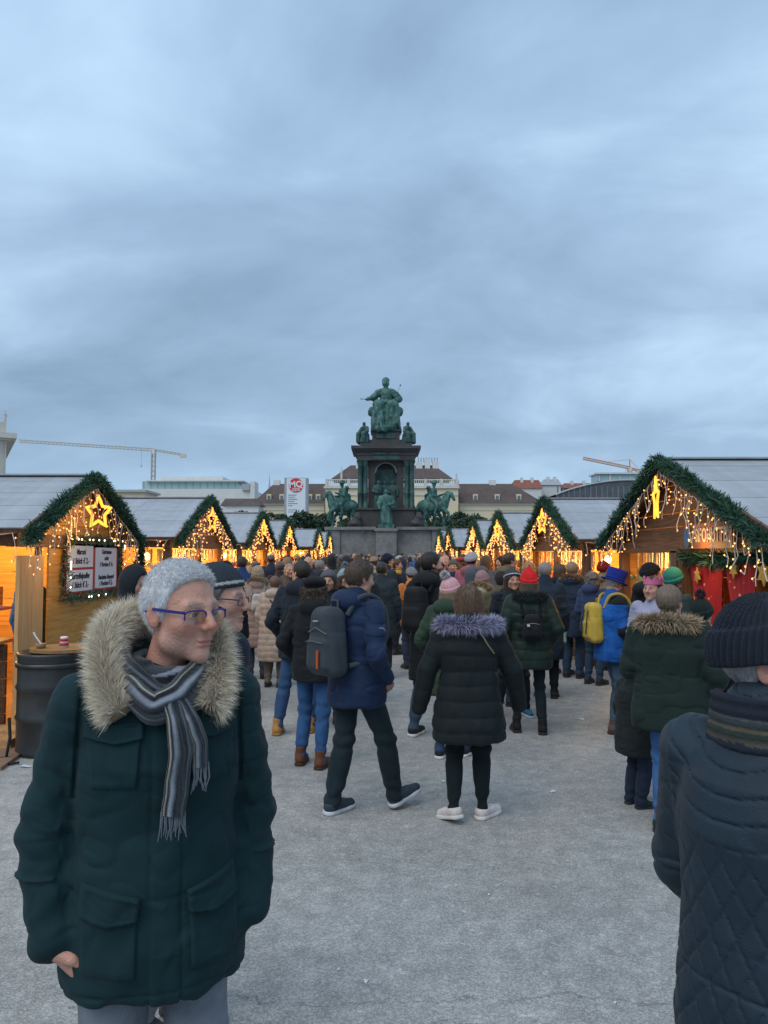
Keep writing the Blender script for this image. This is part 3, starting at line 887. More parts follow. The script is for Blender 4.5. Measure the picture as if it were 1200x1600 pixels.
mblk('niche_relief', -1.0, 1.0, mz(796) , mz(735), -1.32, -1.205, M_pat_d)
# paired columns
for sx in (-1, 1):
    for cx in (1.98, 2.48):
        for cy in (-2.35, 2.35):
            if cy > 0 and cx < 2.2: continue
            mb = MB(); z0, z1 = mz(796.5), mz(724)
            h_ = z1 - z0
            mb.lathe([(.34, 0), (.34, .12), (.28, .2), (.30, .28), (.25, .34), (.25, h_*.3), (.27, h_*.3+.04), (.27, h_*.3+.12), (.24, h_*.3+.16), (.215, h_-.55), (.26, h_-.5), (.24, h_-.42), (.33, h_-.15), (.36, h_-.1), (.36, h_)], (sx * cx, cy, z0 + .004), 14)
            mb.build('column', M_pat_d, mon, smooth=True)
# entablature steps out over the columns
zz = mz(724)
for i, (hw, z0, z1) in enumerate(((2.78, 724, 716.5), (2.86, 716.5, 711), (3.05, 711, 707), (3.32, 707, 702.5))):
    mblk('entablature' if i < 2 else 'cornice', -hw, hw, mz(z0) + .003, mz(z1), -hw, hw, M_gran_d)
    if i < 2:
        mblk('frieze_panel', -1.3, 1.3, mz(z0) + .1, mz(z1) - .06, -hw - .05, -hw, M_pat_d)
for i in range(26):
    x = -3.0 + i * .24
    mblk('dentil', x - .07, x + .07, mz(709.5), mz(707.2), -3.2, -3.05, M_gran_d)
for i, (hw, z0, z1) in enumerate(((2.5, 702.5, 697), (1.75, 697, 690), (1.35, 690, 676), (1.5, 676, 673.5))):
    mblk('attic_block', -hw, hw, mz(z0) + .003, mz(z1), -hw, hw, M_gran_d)
mblk('inscription_panel', -.95, .95, mz(687), mz(679), -1.42, -1.352, M_pat_d)

# the seated woman
def queen(P):
    x, y, z = P[:, 0], P[:, 1], P[:, 2]
    d = loft(P, [-.1, .3, 1.2, 2.2, 2.75], [0]*5, [-.1, -.1, -.15, .1, .2], [1.6, 1.6, 1.48, 1.3, .9], [1.45, 1.4, 1.3, 1.15, .8], .3)
    for sx in (-1, 1):
        d = smin(d, rcone(P, (sx*.5, .3, 2.5), (sx*.72, -1.0, 2.5), .62, .55), .2)
        d = smin(d, rcone(P, (sx*.72, -1.0, 2.45), (sx*.66, -1.25, .5), .55, .62), .2)
        d = smin(d, ell(P, (sx*1.42, .45, 2.1), (.36, .5, .5)), .2)
    d = smin(d, ell(P, (-.3, -1.5, .1), (.8, .5, .45)), .2)
    d = smin(d, rcone(P, (0, .25, 2.7), (0, .2, 3.7), .62, .62), .25)
    d = smin(d, rcone(P, (-.5, .2, 4.0), (.5, .2, 4.0), .38, .38), .25)
    d = smin(d, rcone(P, (0, .15, 4.1), (0, .1, 4.6), .27, .2), .12)
    d = smin(d, ell(P, (0, .02, 4.92), (.33, .38, .43)), .06)
    d = smin(d, ell(P, (0, .15, 5.18), (.36, .36, .34)), .08)
    d = smin(d, rcone(P, (0, -.32, 4.95), (0, -.4, 4.82), .05, .08), .05)
    d = smin(d, rcone(P, (-.75, .15, 3.95), (-1.2, -.1, 3.45), .36, .33), .12)
    d = smin(d, rcone(P, (-1.2, -.1, 3.42), (-1.95, -.4, 3.2), .25, .13), .08)
    d = smin(d, ell(P, (-2.2, -.5, 3.2), (.25, .12, .07)), .06)
    for q in (-.12, 0, .12): d = smin(d, rcone(P, (-2.3, -.5 + q, 3.2), (-2.52, -.6 + q * 1.3, 3.2 + q * .6), .05, .03), .03)
    d = smin(d, rcone(P, (.75, .15, 3.95), (1.3, .1, 3.35), .36, .36), .12)
    d = smin(d, rcone(P, (1.3, .05, 3.3), (.75, -.65, 3.02), .25, .14), .08)
    d = smin(d, ell(P, (.62, -.75, 3.0), (.18, .14, .12)), .05)
    d = smin(d, ell(P, (0, -.45, 2.85), (1.0, .5, .3)), .15)
    fold = np.sin(x * 8 + 2.2 * np.sin(z * 1.6) + 3 * vnoise(P, .9)) * np.clip((2.9 - z) / 1.5, 0, 1) * np.clip((.9 - y), 0, 1)
    d = d + .085 * fold + .12 * vnoise(P, 2.2) + .09 * vnoise(P, 5.0)
    d = smin(d, rcone(P, (.8, -.72, 2.9), (1.42, -.5, 4.55), .035, .035), .01)
    d = smin(d, sph(P, (1.44, -.5, 4.6), .09), .03)
    return d.astype(np.float32)
me = sdf_mesh('seated_statue', queen, (-2.8, -2.3, -.5), (2.1, 1.7, 5.75), .058)
obj('seated_statue', me, M_pat, mon, (0, 0, mz(673.5) - .02))

def robed(P, hgt=3.3, arm=1, seed=0.0):
    s = 3.3 / hgt
    P = P * s
    d = loft(P, [0, .5, 1.6, 2.3, 2.7, 2.85], [0]*6, [0]*6, [.62, .58, .45, .55, .5, .2], [.5, .46, .36, .38, .32, .18], .1)
    d = smin(d, rcone(P, (0, 0, 2.7), (0, -.02, 2.95), .16, .14), .06)
    d = smin(d, ell(P, (0, -.03, 3.1), (.19, .22, .25)), .03)
    for sx in (-1, 1):
        d = smin(d, rcone(P, (sx*.5, 0, 2.55), (sx*.7, -.05, 2.0), .2, .2), .08)
        d = smin(d, rcone(P, (sx*.7, -.05, 2.0), (sx*.3, -.42, 1.85) if sx == arm else (sx*.62, -.25, 1.5), .17, .12), .06)
    fold = np.sin(P[:, 0] * 17 + 2 * vnoise(P, 1.2, seed)) * np.clip((2.2 - P[:, 2]) / 1.2, 0, 1)
    return ((d + .03 * fold + .05 * vnoise(P, 4, seed)) / s).astype(np.float32)
me = sdf_mesh('standing_statue', robed, (-1.1, -.9, -.1), (1.1, .8, 3.5), .055)
mblk('statue_base', -.75, .75, mz(827.5) + .004, mz(822), -4.75, -3.2, M_pat)
obj('standing_statue', me, M_pat, mon, (0, -4.0, mz(822) - .02))
me2 = sdf_mesh('niche_statue', lambda P: robed(P, 2.7, -1, 5.0), (-1, -.8, -.1), (1, .8, 2.9), .06)
for x, y, rz in ((-.62, -1.75, .3), (.65, -1.75, -.3), (-.1, -1.55, 0)):
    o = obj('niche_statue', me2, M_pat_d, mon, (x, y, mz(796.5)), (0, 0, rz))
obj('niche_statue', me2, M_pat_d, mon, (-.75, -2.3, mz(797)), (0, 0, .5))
def seated(P):
    d = loft(P, [0, .3, .9, 1.1], [0]*4, [0, 0, .1, .15], [.6, .6, .5, .4], [.62, .6, .45, .3], .12)
    for sx in (-1, 1):
        d = smin(d, rcone(P, (sx*.2, .1, .9), (sx*.3, -.5, .95), .25, .22), .1)
        d = smin(d, rcone(P, (sx*.3, -.5, .9), (sx*.28, -.6, .15), .22, .2), .1)
        d = smin(d, rcone(P, (sx*.33, .1, 1.6), (sx*.5, -.1, 1.2), .14, .12), .06)
        d = smin(d, rcone(P, (sx*.5, -.1, 1.2), (sx*.15, -.4, 1.15), .11, .08), .06)
    d = smin(d, rcone(P, (0, .12, .95), (0, .08, 1.55), .3, .3), .1)
    d = smin(d, sph(P, (0, .02, 2.0), .17), .03); d = smin(d, rcone(P, (0, .05, 1.6), (0, .03, 1.95), .12, .1), .06)
    return (d + .05 * vnoise(P, 4) + .03 * np.sin(P[:, 0] * 14) * np.clip(1.1 - P[:, 2], 0, 1)).astype(np.float32)
me = sdf_mesh('seated_figure', seated, (-.9, -1.1, -.1), (.9, .8, 2.3), .06)
for sx in (-1, 1):
    obj('corner_figure', me, M_pat_d, mon, (sx * 2.15, -1.7, mz(697) + .004), (0, 0, sx * .55))

def horse(P, up=1):
    d = rcone(P, (-.85, 0, 2.0), (.8, 0, 2.02), .6, .52)
    d = smin(d, ell(P, (-.95, 0, 2.12), (.62, .5, .56)), .15)
    d = smin(d, ell(P, (1.0, 0, 2.05), (.42, .42, .55)), .15)
    d = smin(d, rcone(P, (1.05, 0, 2.3), (1.45, 0, 3.05), .42, .27), .15)
    d = smin(d, rcone(P, (1.4, 0, 3.15), (1.72, 0, 3.12), .26, .22), .1)
    d = smin(d, rcone(P, (1.7, 0, 3.1), (2.02, 0, 2.6), .21, .12), .06)
    for sy in (-1, 1):
        d = smin(d, rcone(P, (1.42, sy*.12, 3.32), (1.45, sy*.14, 3.55), .07, .02), .03)
        ph = 1 if sy == 1 else -1
        hx = -.25 * ph
        d = smin(d, rcone(P, (-1.0, sy*.26, 1.9), (-.85 + hx*.5, sy*.28, 1.3), .36, .2), .1)
        d = smin(d, rcone(P, (-.85 + hx*.5, sy*.28, 1.28), (-1.2 + hx, sy*.28, .78), .2, .11), .06)
        d = smin(d, rcone(P, (-1.2 + hx, sy*.28, .78), (-1.1 + hx, sy*.28, .15), .11, .085), .04)
        d = smin(d, rcone(P, (-1.08 + hx, sy*.28, .14), (-.98 + hx, sy*.28, .05), .11, .13), .04)
        if sy == -up:
            d = smin(d, rcone(P, (1.0, sy*.25, 1.75), (1.5, sy*.25, 1.35), .26, .14), .08)
            d = smin(d, rcone(P, (1.5, sy*.25, 1.35), (1.62, sy*.25, .75), .12, .085), .04)
            d = smin(d, rcone(P, (1.62, sy*.25, .75), (1.45, sy*.25, .58), .1, .12), .04)
        else:
            d = smin(d, rcone(P, (.98, sy*.25, 1.75), (.98, sy*.25, .95), .26, .13), .08)
            d = smin(d, rcone(P, (.98, sy*.25, .95), (.9, sy*.25, .15), .11, .085), .04)
            d = smin(d, rcone(P, (.9, sy*.25, .14), (1.0, sy*.25, .05), .11, .13), .04)
    d = smin(d, rcone(P, (-1.4, 0, 2.3), (-1.75, 0, 1.7), .16, .2), .1)
    d = smin(d, rcone(P, (-1.75, 0, 1.7), (-1.72, .05, .75), .22, .1), .1)
    for i in range(5):
        t_ = i / 4
        d = smin(d, sph(P, (1.02 + .35 * t_, 0, 2.75 + .55 * t_), .17), .1)
    return (d + .05 * vnoise(P, 3.5)).astype(np.float32)
def rider(P):
    d = rcone(P, (-.05, 0, 2.62), (0, 0, 3.45), .32, .34)
    d = smin(d, rcone(P, (0, -.3, 3.55), (0, .3, 3.55), .2, .2), .12)
    d = smin(d, rcone(P, (0, 0, 3.6), (.03, 0, 3.95), .13, .12), .05)
    d = smin(d, ell(P, (.05, 0, 4.08), (.2, .17, .23)), .03)
    d = smin(d, ell(P, (.05, 0, 4.27), (.42, .36, .06)), .03)
    d = smin(d, ell(P, (.02, 0, 4.38), (.22, .22, .16)), .04)
    for sy in (-1, 1):
        d = smin(d, rcone(P, (0, sy*.25, 2.6), (.5, sy*.58, 2.15), .27, .2), .1)
        d = smin(d, rcone(P, (.5, sy*.58, 2.15), (.28, sy*.62, 1.3), .19, .12), .06)
        d = smin(d, rcone(P, (.28, sy*.62, 1.28), (.52, sy*.66, 1.2), .11, .08), .04)
        d = smin(d, rcone(P, (0, sy*.42, 3.5), (.12, sy*.55, 2.98), .17, .14), .06)
        d = smin(d, rcone(P, (.12, sy*.55, 2.98), (.6, sy*.3, 2.95) if sy < 0 else (.95, sy*.5, 3.25), .13, .09), .05)
    d = smin(d, rcone(P, (-.3, 0, 2.9), (-.65, 0, 2.35), .3, .34), .15)
    return (d + .05 * vnoise(P, 4.5)).astype(np.float32)
mr_ = sdf_mesh('rider', rider, (-1.2, -1, 1), (1.3, 1, 4.7), .055)
for sx, x in ((-1, -4.15), (1, 4.55)):
    mh = sdf_mesh('horse', lambda P: horse(P, up=sx), (-2.1, -.8, -.1), (2.3, .8, 3.8), .055)
    ho = obj('horse', mh, M_pat, mon, (x, -3.0, mz(825.5) - .03), (0, 0, R(180 + 28) if sx < 0 else R(-20)))
    obj('rider', mr_, M_pat, ho)
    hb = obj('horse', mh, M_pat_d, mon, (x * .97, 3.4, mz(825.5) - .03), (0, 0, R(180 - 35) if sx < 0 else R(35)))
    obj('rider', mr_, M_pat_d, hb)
    f = lambda P: smin(ell(P, (0, 0, .35), (.75, .6, .45)), ell(P, (.2, -.3, .9), (.4, .35, .5)), .2) + .18 * vnoise(P, 3) + .1 * vnoise(P, 6)
    obj('trophy', sdf_mesh('trophy', f, (-1.1, -1, -.2), (1.1, 1, 1.7), .07), M_gran_d, mon, (sx * 2.9, -3.3, mz(825.5) - .01))
# ================================================================== MARKET STALLS
M_dkwood = wood('dark_stained_wood', (.19, .092, .045), (.085, .04, .02), 1, 2)
M_dkwood_h = wood('dark_stained_boards', (.19, .09, .042), (.08, .037, .018), 1, 1)
M_ochre = wood('ochre_boards', (.66, .34, .085), (.46, .21, .045), 1, 1)
M_ochre_x = wood('ochre_boards_side', (.66, .34, .085), (.46, .21, .045), 1, 0)
M_pine = wood('pale_pine', (.68, .40, .17), (.52, .27, .10), 1, 2)
M_pine_y = wood('pale_pine_flat', (.52, .30, .13), (.36, .18, .07), 1, 1)
def roof_mat():
    m, nt, b = newmat('zinc_sheet'); L = nt.links
    tc = nd(nt, 'ShaderNodeTexCoord'); oi = nd(nt, 'ShaderNodeObjectInfo')
    nz = nd(nt, 'ShaderNodeTexNoise'); nz.inputs['Scale'].default_value = 1.7; nz.inputs['Detail'].default_value = 7; nz.inputs['Roughness'].default_value = .65
    mp = nd(nt, 'ShaderNodeMapping'); mp.inputs['Scale'].default_value = (2.2, .7, .7)
    L.new(tc.outputs['Object'], mp.inputs[0]); L.new(mp.outputs[0], nz.inputs['Vector'])
    mr = nd(nt, 'ShaderNodeMapRange'); mr.inputs['From Min'].default_value = .3; mr.inputs['From Max'].default_value = .7; mr.inputs['To Min'].default_value = .8; mr.inputs['To Max'].default_value = 1.12
    L.new(nz.outputs['Fac'], mr.inputs['Value'])
    m2 = nd(nt, 'ShaderNodeMapRange'); m2.inputs['To Min'].default_value = .93; m2.inputs['To Max'].default_value = 1.05
    L.new(oi.outputs['Random'], m2.inputs['Value'])
    mu = nd(nt, 'ShaderNodeMath', operation='MULTIPLY'); L.new(mr.outputs[0], mu.inputs[0]); L.new(m2.outputs[0], mu.inputs[1])
    sc = nd(nt, 'ShaderNodeVectorMath', operation='SCALE'); sc.inputs[0].default_value = (.37, .385, .41); L.new(mu.outputs[0], sc.inputs['Scale'])
    L.new(sc.outputs[0], b.inputs['Base Color'])
    b.inputs['Roughness'].default_value = .55; b.inputs['Metallic'].default_value = .25
    bp = nd(nt, 'ShaderNodeBump'); bp.inputs['Strength'].default_value = .15; bp.inputs['Distance'].default_value = .02
    L.new(nz.outputs['Fac'], bp.inputs['Height']); L.new(bp.outputs[0], b.inputs['Normal'])
    return m
M_zinc = roof_mat()
M_needle = mat('fir_needles', (.03, .085, .052), .7, var=.5, vscale=9)
M_tinsel = mat('green_tinsel', (.10, .17, .12), .35, metal=.4, var=.6, vscale=30)
M_cable = mat('white_cable', (.62, .52, .42), .5, var=.1)
M_bulb = emis('warm_bulb', (1.0, .42, .10), 2.6)
M_star = emis('amber_rope', (1.0, .36, .035), 1.9)
M_globe = emis('lamp_globe', (1.0, .62, .25), 5.0)
M_black = mat('black_cloth', (.015, .016, .018), .9, var=.2)
GOODS = [mat('goods_%d' % i, c, .45, var=.35, vscale=14) for i, c in enumerate(((.65, .45, .12), (.6, .12, .06), (.7, .62, .45), (.3, .4, .12), (.55, .28, .08)))]
LAMP = (1.0, .56, .17)
def point(loc, w, parent, r=.08, col=LAMP):
    l = bpy.data.lights.new('lamp_light', 'POINT'); l.energy = w; l.color = col; l.shadow_soft_size = r
    o = bpy.data.objects.new('lamp_light', l); COL.objects.link(o); o.location = loc
    return child(o, parent)

_gseed = [100]
def garland_mesh(pts, rad, n, size, drape=0.0):
    """needle tufts packed round a path"""
    _gseed[0] += 1
    r = np.random.default_rng(_gseed[0])
    pts = np.asarray([tuple(p) for p in pts], float)
    sl = np.r_[0, np.cumsum(np.linalg.norm(np.diff(pts, axis=0), axis=1))]
    t = r.uniform(0, sl[-1], n)
    C = np.stack([np.interp(t, sl, pts[:, i]) for i in range(3)], 1)
    lump = (.68 + .32 * np.sin(t * 9 + 2 * np.sin(t * 3.1)))[:, None] * rad
    d = r.normal(size=(n, 3)); d /= np.linalg.norm(d, axis=1)[:, None]
    C = C + d * lump * r.uniform(.35, 1, (n, 1))
    ax = d + r.normal(size=(n, 3)) * .5; ax /= np.linalg.norm(ax, axis=1)[:, None]
    b = np.cross(ax, r.normal(size=(n, 3))); b /= np.linalg.norm(b, axis=1)[:, None] + 1e-9
    s = size * r.uniform(.6, 1.4, (n, 1))
    V = np.stack([C - b * s * .13, C + b * s * .13, C + ax * s + b * s * .03, C + ax * s - b * s * .03], 1).reshape(-1, 3)
    return V, np.arange(n * 4).reshape(-1, 4)

def octa(C, r):
    C = np.asarray(C, float).reshape(-1, 3); n = len(C)
    o = np.array([[1, 0, 0], [0, 1, 0], [-1, 0, 0], [0, -1, 0], [0, 0, 1.25], [0, 0, -1.25]]) * r
    V = (C[:, None] + o[None]).reshape(-1, 3)
    f = np.array([[0, 1, 4], [1, 2, 4], [2, 3, 4], [3, 0, 4], [1, 0, 5], [2, 1, 5], [3, 2, 5], [0, 3, 5]])
    F = (np.arange(n)[:, None, None] * 6 + f[None]).reshape(-1, 3)
    return V, F
def icicles(path, out, step, lo, hi, seed, rb, rc, label, group, jit=.05, sides=4):
    """a light string along a path with drops that hang from it"""
    r = random.Random(seed)
    pts = [Vector(p) for p in path]
    root = empty('light_string', pts[0], label=label, cat='light string', group=group)
    cab = MB(); bulbs = []
    L_ = [0]
    for a, b in zip(pts, pts[1:]): L_.append(L_[-1] + (b - a).length)
    def at(s):
        for i in range(len(pts) - 1):
            if s <= L_[i + 1]: return pts[i].lerp(pts[i + 1], (s - L_[i]) / max(1e-6, L_[i + 1] - L_[i]))
        return pts[-1]
    n = int(L_[-1] / step)
    main = [at(L_[-1] * i / max(1, n)) + Vector((0, 0, -.03 * abs(math.sin(i * 1.3)))) for i in range(n + 1)]
    cab.tube(main, rc, sides, cap=False)
    for i in range(n):
        p = at(step * (i + .5)); ln = r.uniform(lo, hi)
        if r.random() < .12: continue
        k = max(2, int(ln / .075))
        q = p.copy(); line = [q.copy()]
        for j in range(k):
            q = q + Vector((out[0] * r.uniform(-.02, .03) + out[1] * r.uniform(-jit, jit), out[1] * r.uniform(-.02, .03) + out[0] * r.uniform(-jit, jit), -ln / k))
            line.append(q.copy())
            tw = q + Vector((r.uniform(-.035, .035), r.uniform(-.035, .035), r.uniform(-.02, .03)))
            if r.random() < .75:
                if rb < .02: cab.bar(q, tw, rc * 1.6)
                bulbs.append(tuple(tw))
        cab.tube(line, rc, sides, cap=False)
    child(cab.build('cable', M_cable), root)
    V, F = octa(bulbs, rb)
    child(obj('bulbs', mesh_np('bulbs', V, F, True), M_bulb, kind='stuff'), root)
    return root
def star_mesh(r_out, r_in, rt, layers=2):
    mb = MB()
    for l in range(layers):
        ro, ri = r_out * (1 - .16 * l), r_in * (1 - .16 * l)
        p = []
        for i in range(10):
            a = math.pi / 2 + i * math.pi / 5; rr = ro if i % 2 == 0 else ri
            p.append((0, rr * math.cos(a), rr * math.sin(a) * 1.35))
        q = []
        for i in range(10):
            for t_ in (0, .5): q.append(tuple(Vector(p[i]).lerp(Vector(p[(i + 1) % 10]), t_)))
        mb.tube(q, rt, 5, closed=True)
    return mb.mesh('star')

def goods_cloud(name, box, n, seed, parent, label):
    """small wares set out on a shelf, joined"""
    r = np.random.default_rng(seed); lo, hi = np.array(box[0]), np.array(box[1])
    by = [MB() for _ in GOODS]
    zs = np.linspace(lo[2], hi[2], 4)
    for i in range(n):
        k = int(r.integers(0, len(GOODS))); s = r.uniform(.03, .095)
        z = zs[int(r.integers(0, 4))]
        c = np.array([r.uniform(lo[0], hi[0]), r.uniform(lo[1], hi[1]), z])
        if r.random() < .5: by[k].lathe([(0, 0), (s * .7, 0), (s, s * .8), (s * .5, s * 1.7), (0, s * 1.8)], c, 7)
        else: by[k].box(c + [0, 0, s], (s * 1.5, s * 1.5, s * 2))
    for mb, m in zip(by, GOODS):
        if mb.V: child(mb.build(name, m, kind='stuff'), parent)

def stall(side, Xg, yc, hw, peak, eave, L, label, near=True, front='open', lamp=40, seed=1, planks=True, boards=M_dkwood_h):
    s = side
    st = empty('market_stall', (Xg, yc, 0), label=label, cat='market stall', group='wooden stalls along the market lane')
    wx = Xg + s * .12; bx = wx + s * L
    y0, y1 = yc - hw + .22, yc + hw - .22
    zb = eave - .1
    def bb(name, x0, x1, ya, yb, z0, z1, m):
        return child(MB().box(((x0 + x1) / 2, (ya + yb) / 2, (z0 + z1) / 2), (abs(x1 - x0), yb - ya, z1 - z0)).build(name, m), st)
    # roof: overlapping sheets on both slopes, on a boarded deck
    rise = peak - eave
    ln = math.hypot(hw, rise); ang = math.atan2(rise, hw)
    xr0, xr1 = Xg - s * .05, bx + s * .25
    rows = 8 if hw > 1.5 else 6
    for sg in (-1, 1):
        deck = MB().box((0, 0, 0), (abs(xr1 - xr0) - .06, ln - .02, .035)).build('roof_deck', M_dkwood_h)
        deck.location = ((xr0 + xr1) / 2, yc + sg * hw / 2, (peak + eave) / 2 - .03); deck.rotation_euler = (-sg * ang, 0, 0); child(deck, st)
        for i in range(rows):
            t0, t1 = i / rows, (i + 1) / rows + .012
            tm = (t0 + t1) / 2
            segs = 1 if not planks else 3
            for q in range(segs):
                w_ = abs(xr1 - xr0) / segs
                sh = MB().box((0, 0, 0), (w_ - .003, ln * (t1 - t0), .012)).build('roof_sheet', M_zinc)
                xx = min(xr0, xr1) + w_ * (q + .5)
                tilt = .003
                sh.location = (xx, yc + sg * hw * (1 - tm), eave + rise * tm + .006 + (.0025 if (i + q) % 2 else 0)); sh.rotation_euler = (-sg * (ang - tilt), 0, 0)
                child(sh, st)
    cap = MB().box((0, 0, 0), (abs(xr1 - xr0) + .02, .16, .02)).build('ridge_cap', M_zinc); cap.location = ((xr0 + xr1) / 2, yc, peak + .022); child(cap, st)
    # bargeboards
    for sg in (-1, 1):
        for nm, xx in (('bargeboard', Xg - s * .04), ):
            b_ = MB().box((0, 0, 0), (.035, ln + .04, .17)).build(nm, M_dkwood_h); b_.location = (xx, yc + sg * hw / 2, (peak + eave) / 2 - .075); b_.rotation_euler = (-sg * ang, 0, 0); child(b_, st)
    # gable boards, laid horizontally
    nb = 5
    z_a, z_b = eave - .04, peak - .1
    for i in range(nb):
        za, zb_ = z_a + (z_b - z_a) * i / nb, z_a + (z_b - z_a) * (i + 1) / nb - .012
        wa, wb = (hw - .1) * (1 - (za - z_a) / (peak - eave + .04)), max(.02, (hw - .1) * (1 - (zb_ - z_a) / (peak - eave + .04)))
        xo = wx + s * (.004 * (i % 2))
        V = [(xo, yc - wa, za), (xo, yc + wa, za), (xo, yc + wb, zb_), (xo, yc - wb, zb_)]
        V += [(xo + s * .03, *v[1:]) for v in V]
        F = [[0, 1, 2, 3], [7, 6, 5, 4], [0, 4, 5, 1], [1, 5, 6, 2], [2, 6, 7, 3], [3, 7, 4, 0]]
        child(MB().add(V, F).build('gable_board', boards), st)
    # frame
    for yy in (y0, y1):
        if front == 'price' and yy == y0: continue
        bb('post', wx - s * .02, wx + s * .10, yy - .06, yy + .06, 0, eave - .02, M_dkwood)
    for yy in (y0, y1): bb('post', bx - s * .12, bx, yy - .06, yy + .06, 0, eave - .02, M_dkwood)
    bb('beam', wx - s * .03, wx + s * .09, y0 - .1, y1 + .1, eave - .18, eave - .045, M_dkwood_h)
    bb('side_beam', wx + s * .1, bx - s * .12, y0 - .05, y0 + .05, eave - .17, eave - .05, M_dkwood_h)
    bb('floor', wx, bx, y0, y1, .02, .08, M_pine_y)
    for i in range(5):
        z0, z1 = .08 + i * (eave - .2) / 5, .08 + (i + 1) * (eave - .2) / 5 - .008
        bb('back_board', bx - s * .05, bx - s * .02, y0 + .06, y1 - .06, z0, z1, M_ochre)
        bb('side_board', wx + s * .1, bx - s * .12, y1 - .02, y1 + .02, z0, z1, M_ochre_x)
    def low_front(ya, yb):
        for i in range(5):
            bb('front_board', wx + s * (.004 * (i % 2)), wx + s * .03, ya, yb, .06 + i * .175, .06 + (i + 1) * .175 - .008, boards)
        bb('counter', wx - s * .2, wx + s * .35, ya - .02, yb + .02, .935, .97, M_pine_y)
    if front == 'open':
        bb('post', wx - s * .02, wx + s * .08, yc - .07, yc + .07, 0, eave - .18, M_dkwood)
        low_front(y0 + .06, yc - .07); low_front(yc + .07, y1 - .06)
        goods_cloud('wares', ((min(wx + s*.05, wx + s*.3), y0 + .2, .97), (max(wx + s*.05, wx + s*.3), y1 - .2, 1.5)), 150, seed, st, '')
        # hanging ornaments in the openings
        r = random.Random(seed); mb = MB()
        for i in range(110):
            yy = r.uniform(y0 + .1, y1 - .1); zt = eave - .2; ln_ = r.uniform(.12, .4)
            xx = wx + s * r.uniform(.12, .5)
            mb.tube([(xx, yy, zt), (xx, yy, zt - ln_)], [.014, .006], 4)
            if r.random() < .5: mb.lathe([(0, -.05), (.045, 0), (0, .05)], (xx, yy, zt - ln_ - .05), 6)
        child(mb.build('hanging_ornaments', GOODS[2], kind='stuff'), st)
    if near:
        for i in range(5):
            bb('side_board', wx + s * .1, bx - s * .12, y0 - .02, y0 + .02, .06 + i * .175, .06 + (i + 1) * .175 - .008, M_dkwood_h)
        bb('counter', wx + s * .12, bx - s * .14, y0 - .22, y0 + .3, .935, .97, M_pine_y)
    else:
        for i in range(8):
            bb('side_board', wx + s * .1, bx - s * .12, y0 - .02, y0 + .02, .06 + i * .24, .06 + (i + 1) * .24 - .008, M_dkwood_h)
    # shelves of wares on the back wall
    for i in range(3):
        z = .98 + i * .36
        bb('shelf', bx - s * .4, bx - s * .05, y0 + .1, y1 - .1, z, z + .025, M_pine_y)
    goods_cloud('wares', ((min(bx - s*.35, bx - s*.1), y0 + .2, 1.005), (max(bx - s*.35, bx - s*.1), y1 - .2, 1.725)), 170, seed + 3, st, '')
    # bulbs on flex
    for i in range(3):
        xx = wx + s * (.5 + i * L * .3); yy = y0 + .35 + .1 * (i % 2)
        mb = MB(); zt = eave - .33 - .05 * (i % 2)
        mb.lathe([(0, -.075), (.045, -.055), (.062, 0), (.045, .05), (.018, .07), (0, .07)], (xx, yy, zt), 10)
        g_ = child(mb.build('lamp_bulb', M_globe, smooth=True), st)
        child(MB().tube([(xx, yy, zt + .07), (xx, yy, eave - .04)], .008, 5).build('lamp_flex', M_black), st)
    point((wx + s * L * .35, yc - hw * .35, eave - .35), lamp, st, .12)
    point((wx + s * L * .35, yc + hw * .4, eave - .35), lamp, st, .12)
    return st

ORD_L = ['first left stall with the price board', 'second left stall', 'third left stall', 'fourth left stall', 'fifth left stall', 'sixth and last left stall']
ORD_R = ['first right stall with red curtains', 'second right stall', 'third right stall', 'fourth right stall', 'fifth right stall', 'sixth and last right stall']
LEFT = [(-3.62, 9.38, 1.72, 2.79, 2.10), (-3.62, 15.6, 2.4, 2.97, 2.13), (-3.62, 22.3, 2.45, 3.02, 2.13), (-3.62, 28.4, 2.4, 3.06, 2.15), (-3.62, 41.4, 2.6, 3.15, 2.2), (-3.62, 49.4, 2.6, 3.22, 2.25)]
RIGHT = [(3.2, 8.63, 2.34, 2.90, 2.04), (3.2, 14.9, 2.35, 2.90, 2.08), (3.2, 20.8, 2.35, 2.94, 2.1), (3.2, 26.5, 2.35, 2.98, 2.12), (3.2, 36.6, 2.5, 3.02, 2.15), (3.2, 42.7, 2.5, 3.12, 2.2)]
STALLS = {}
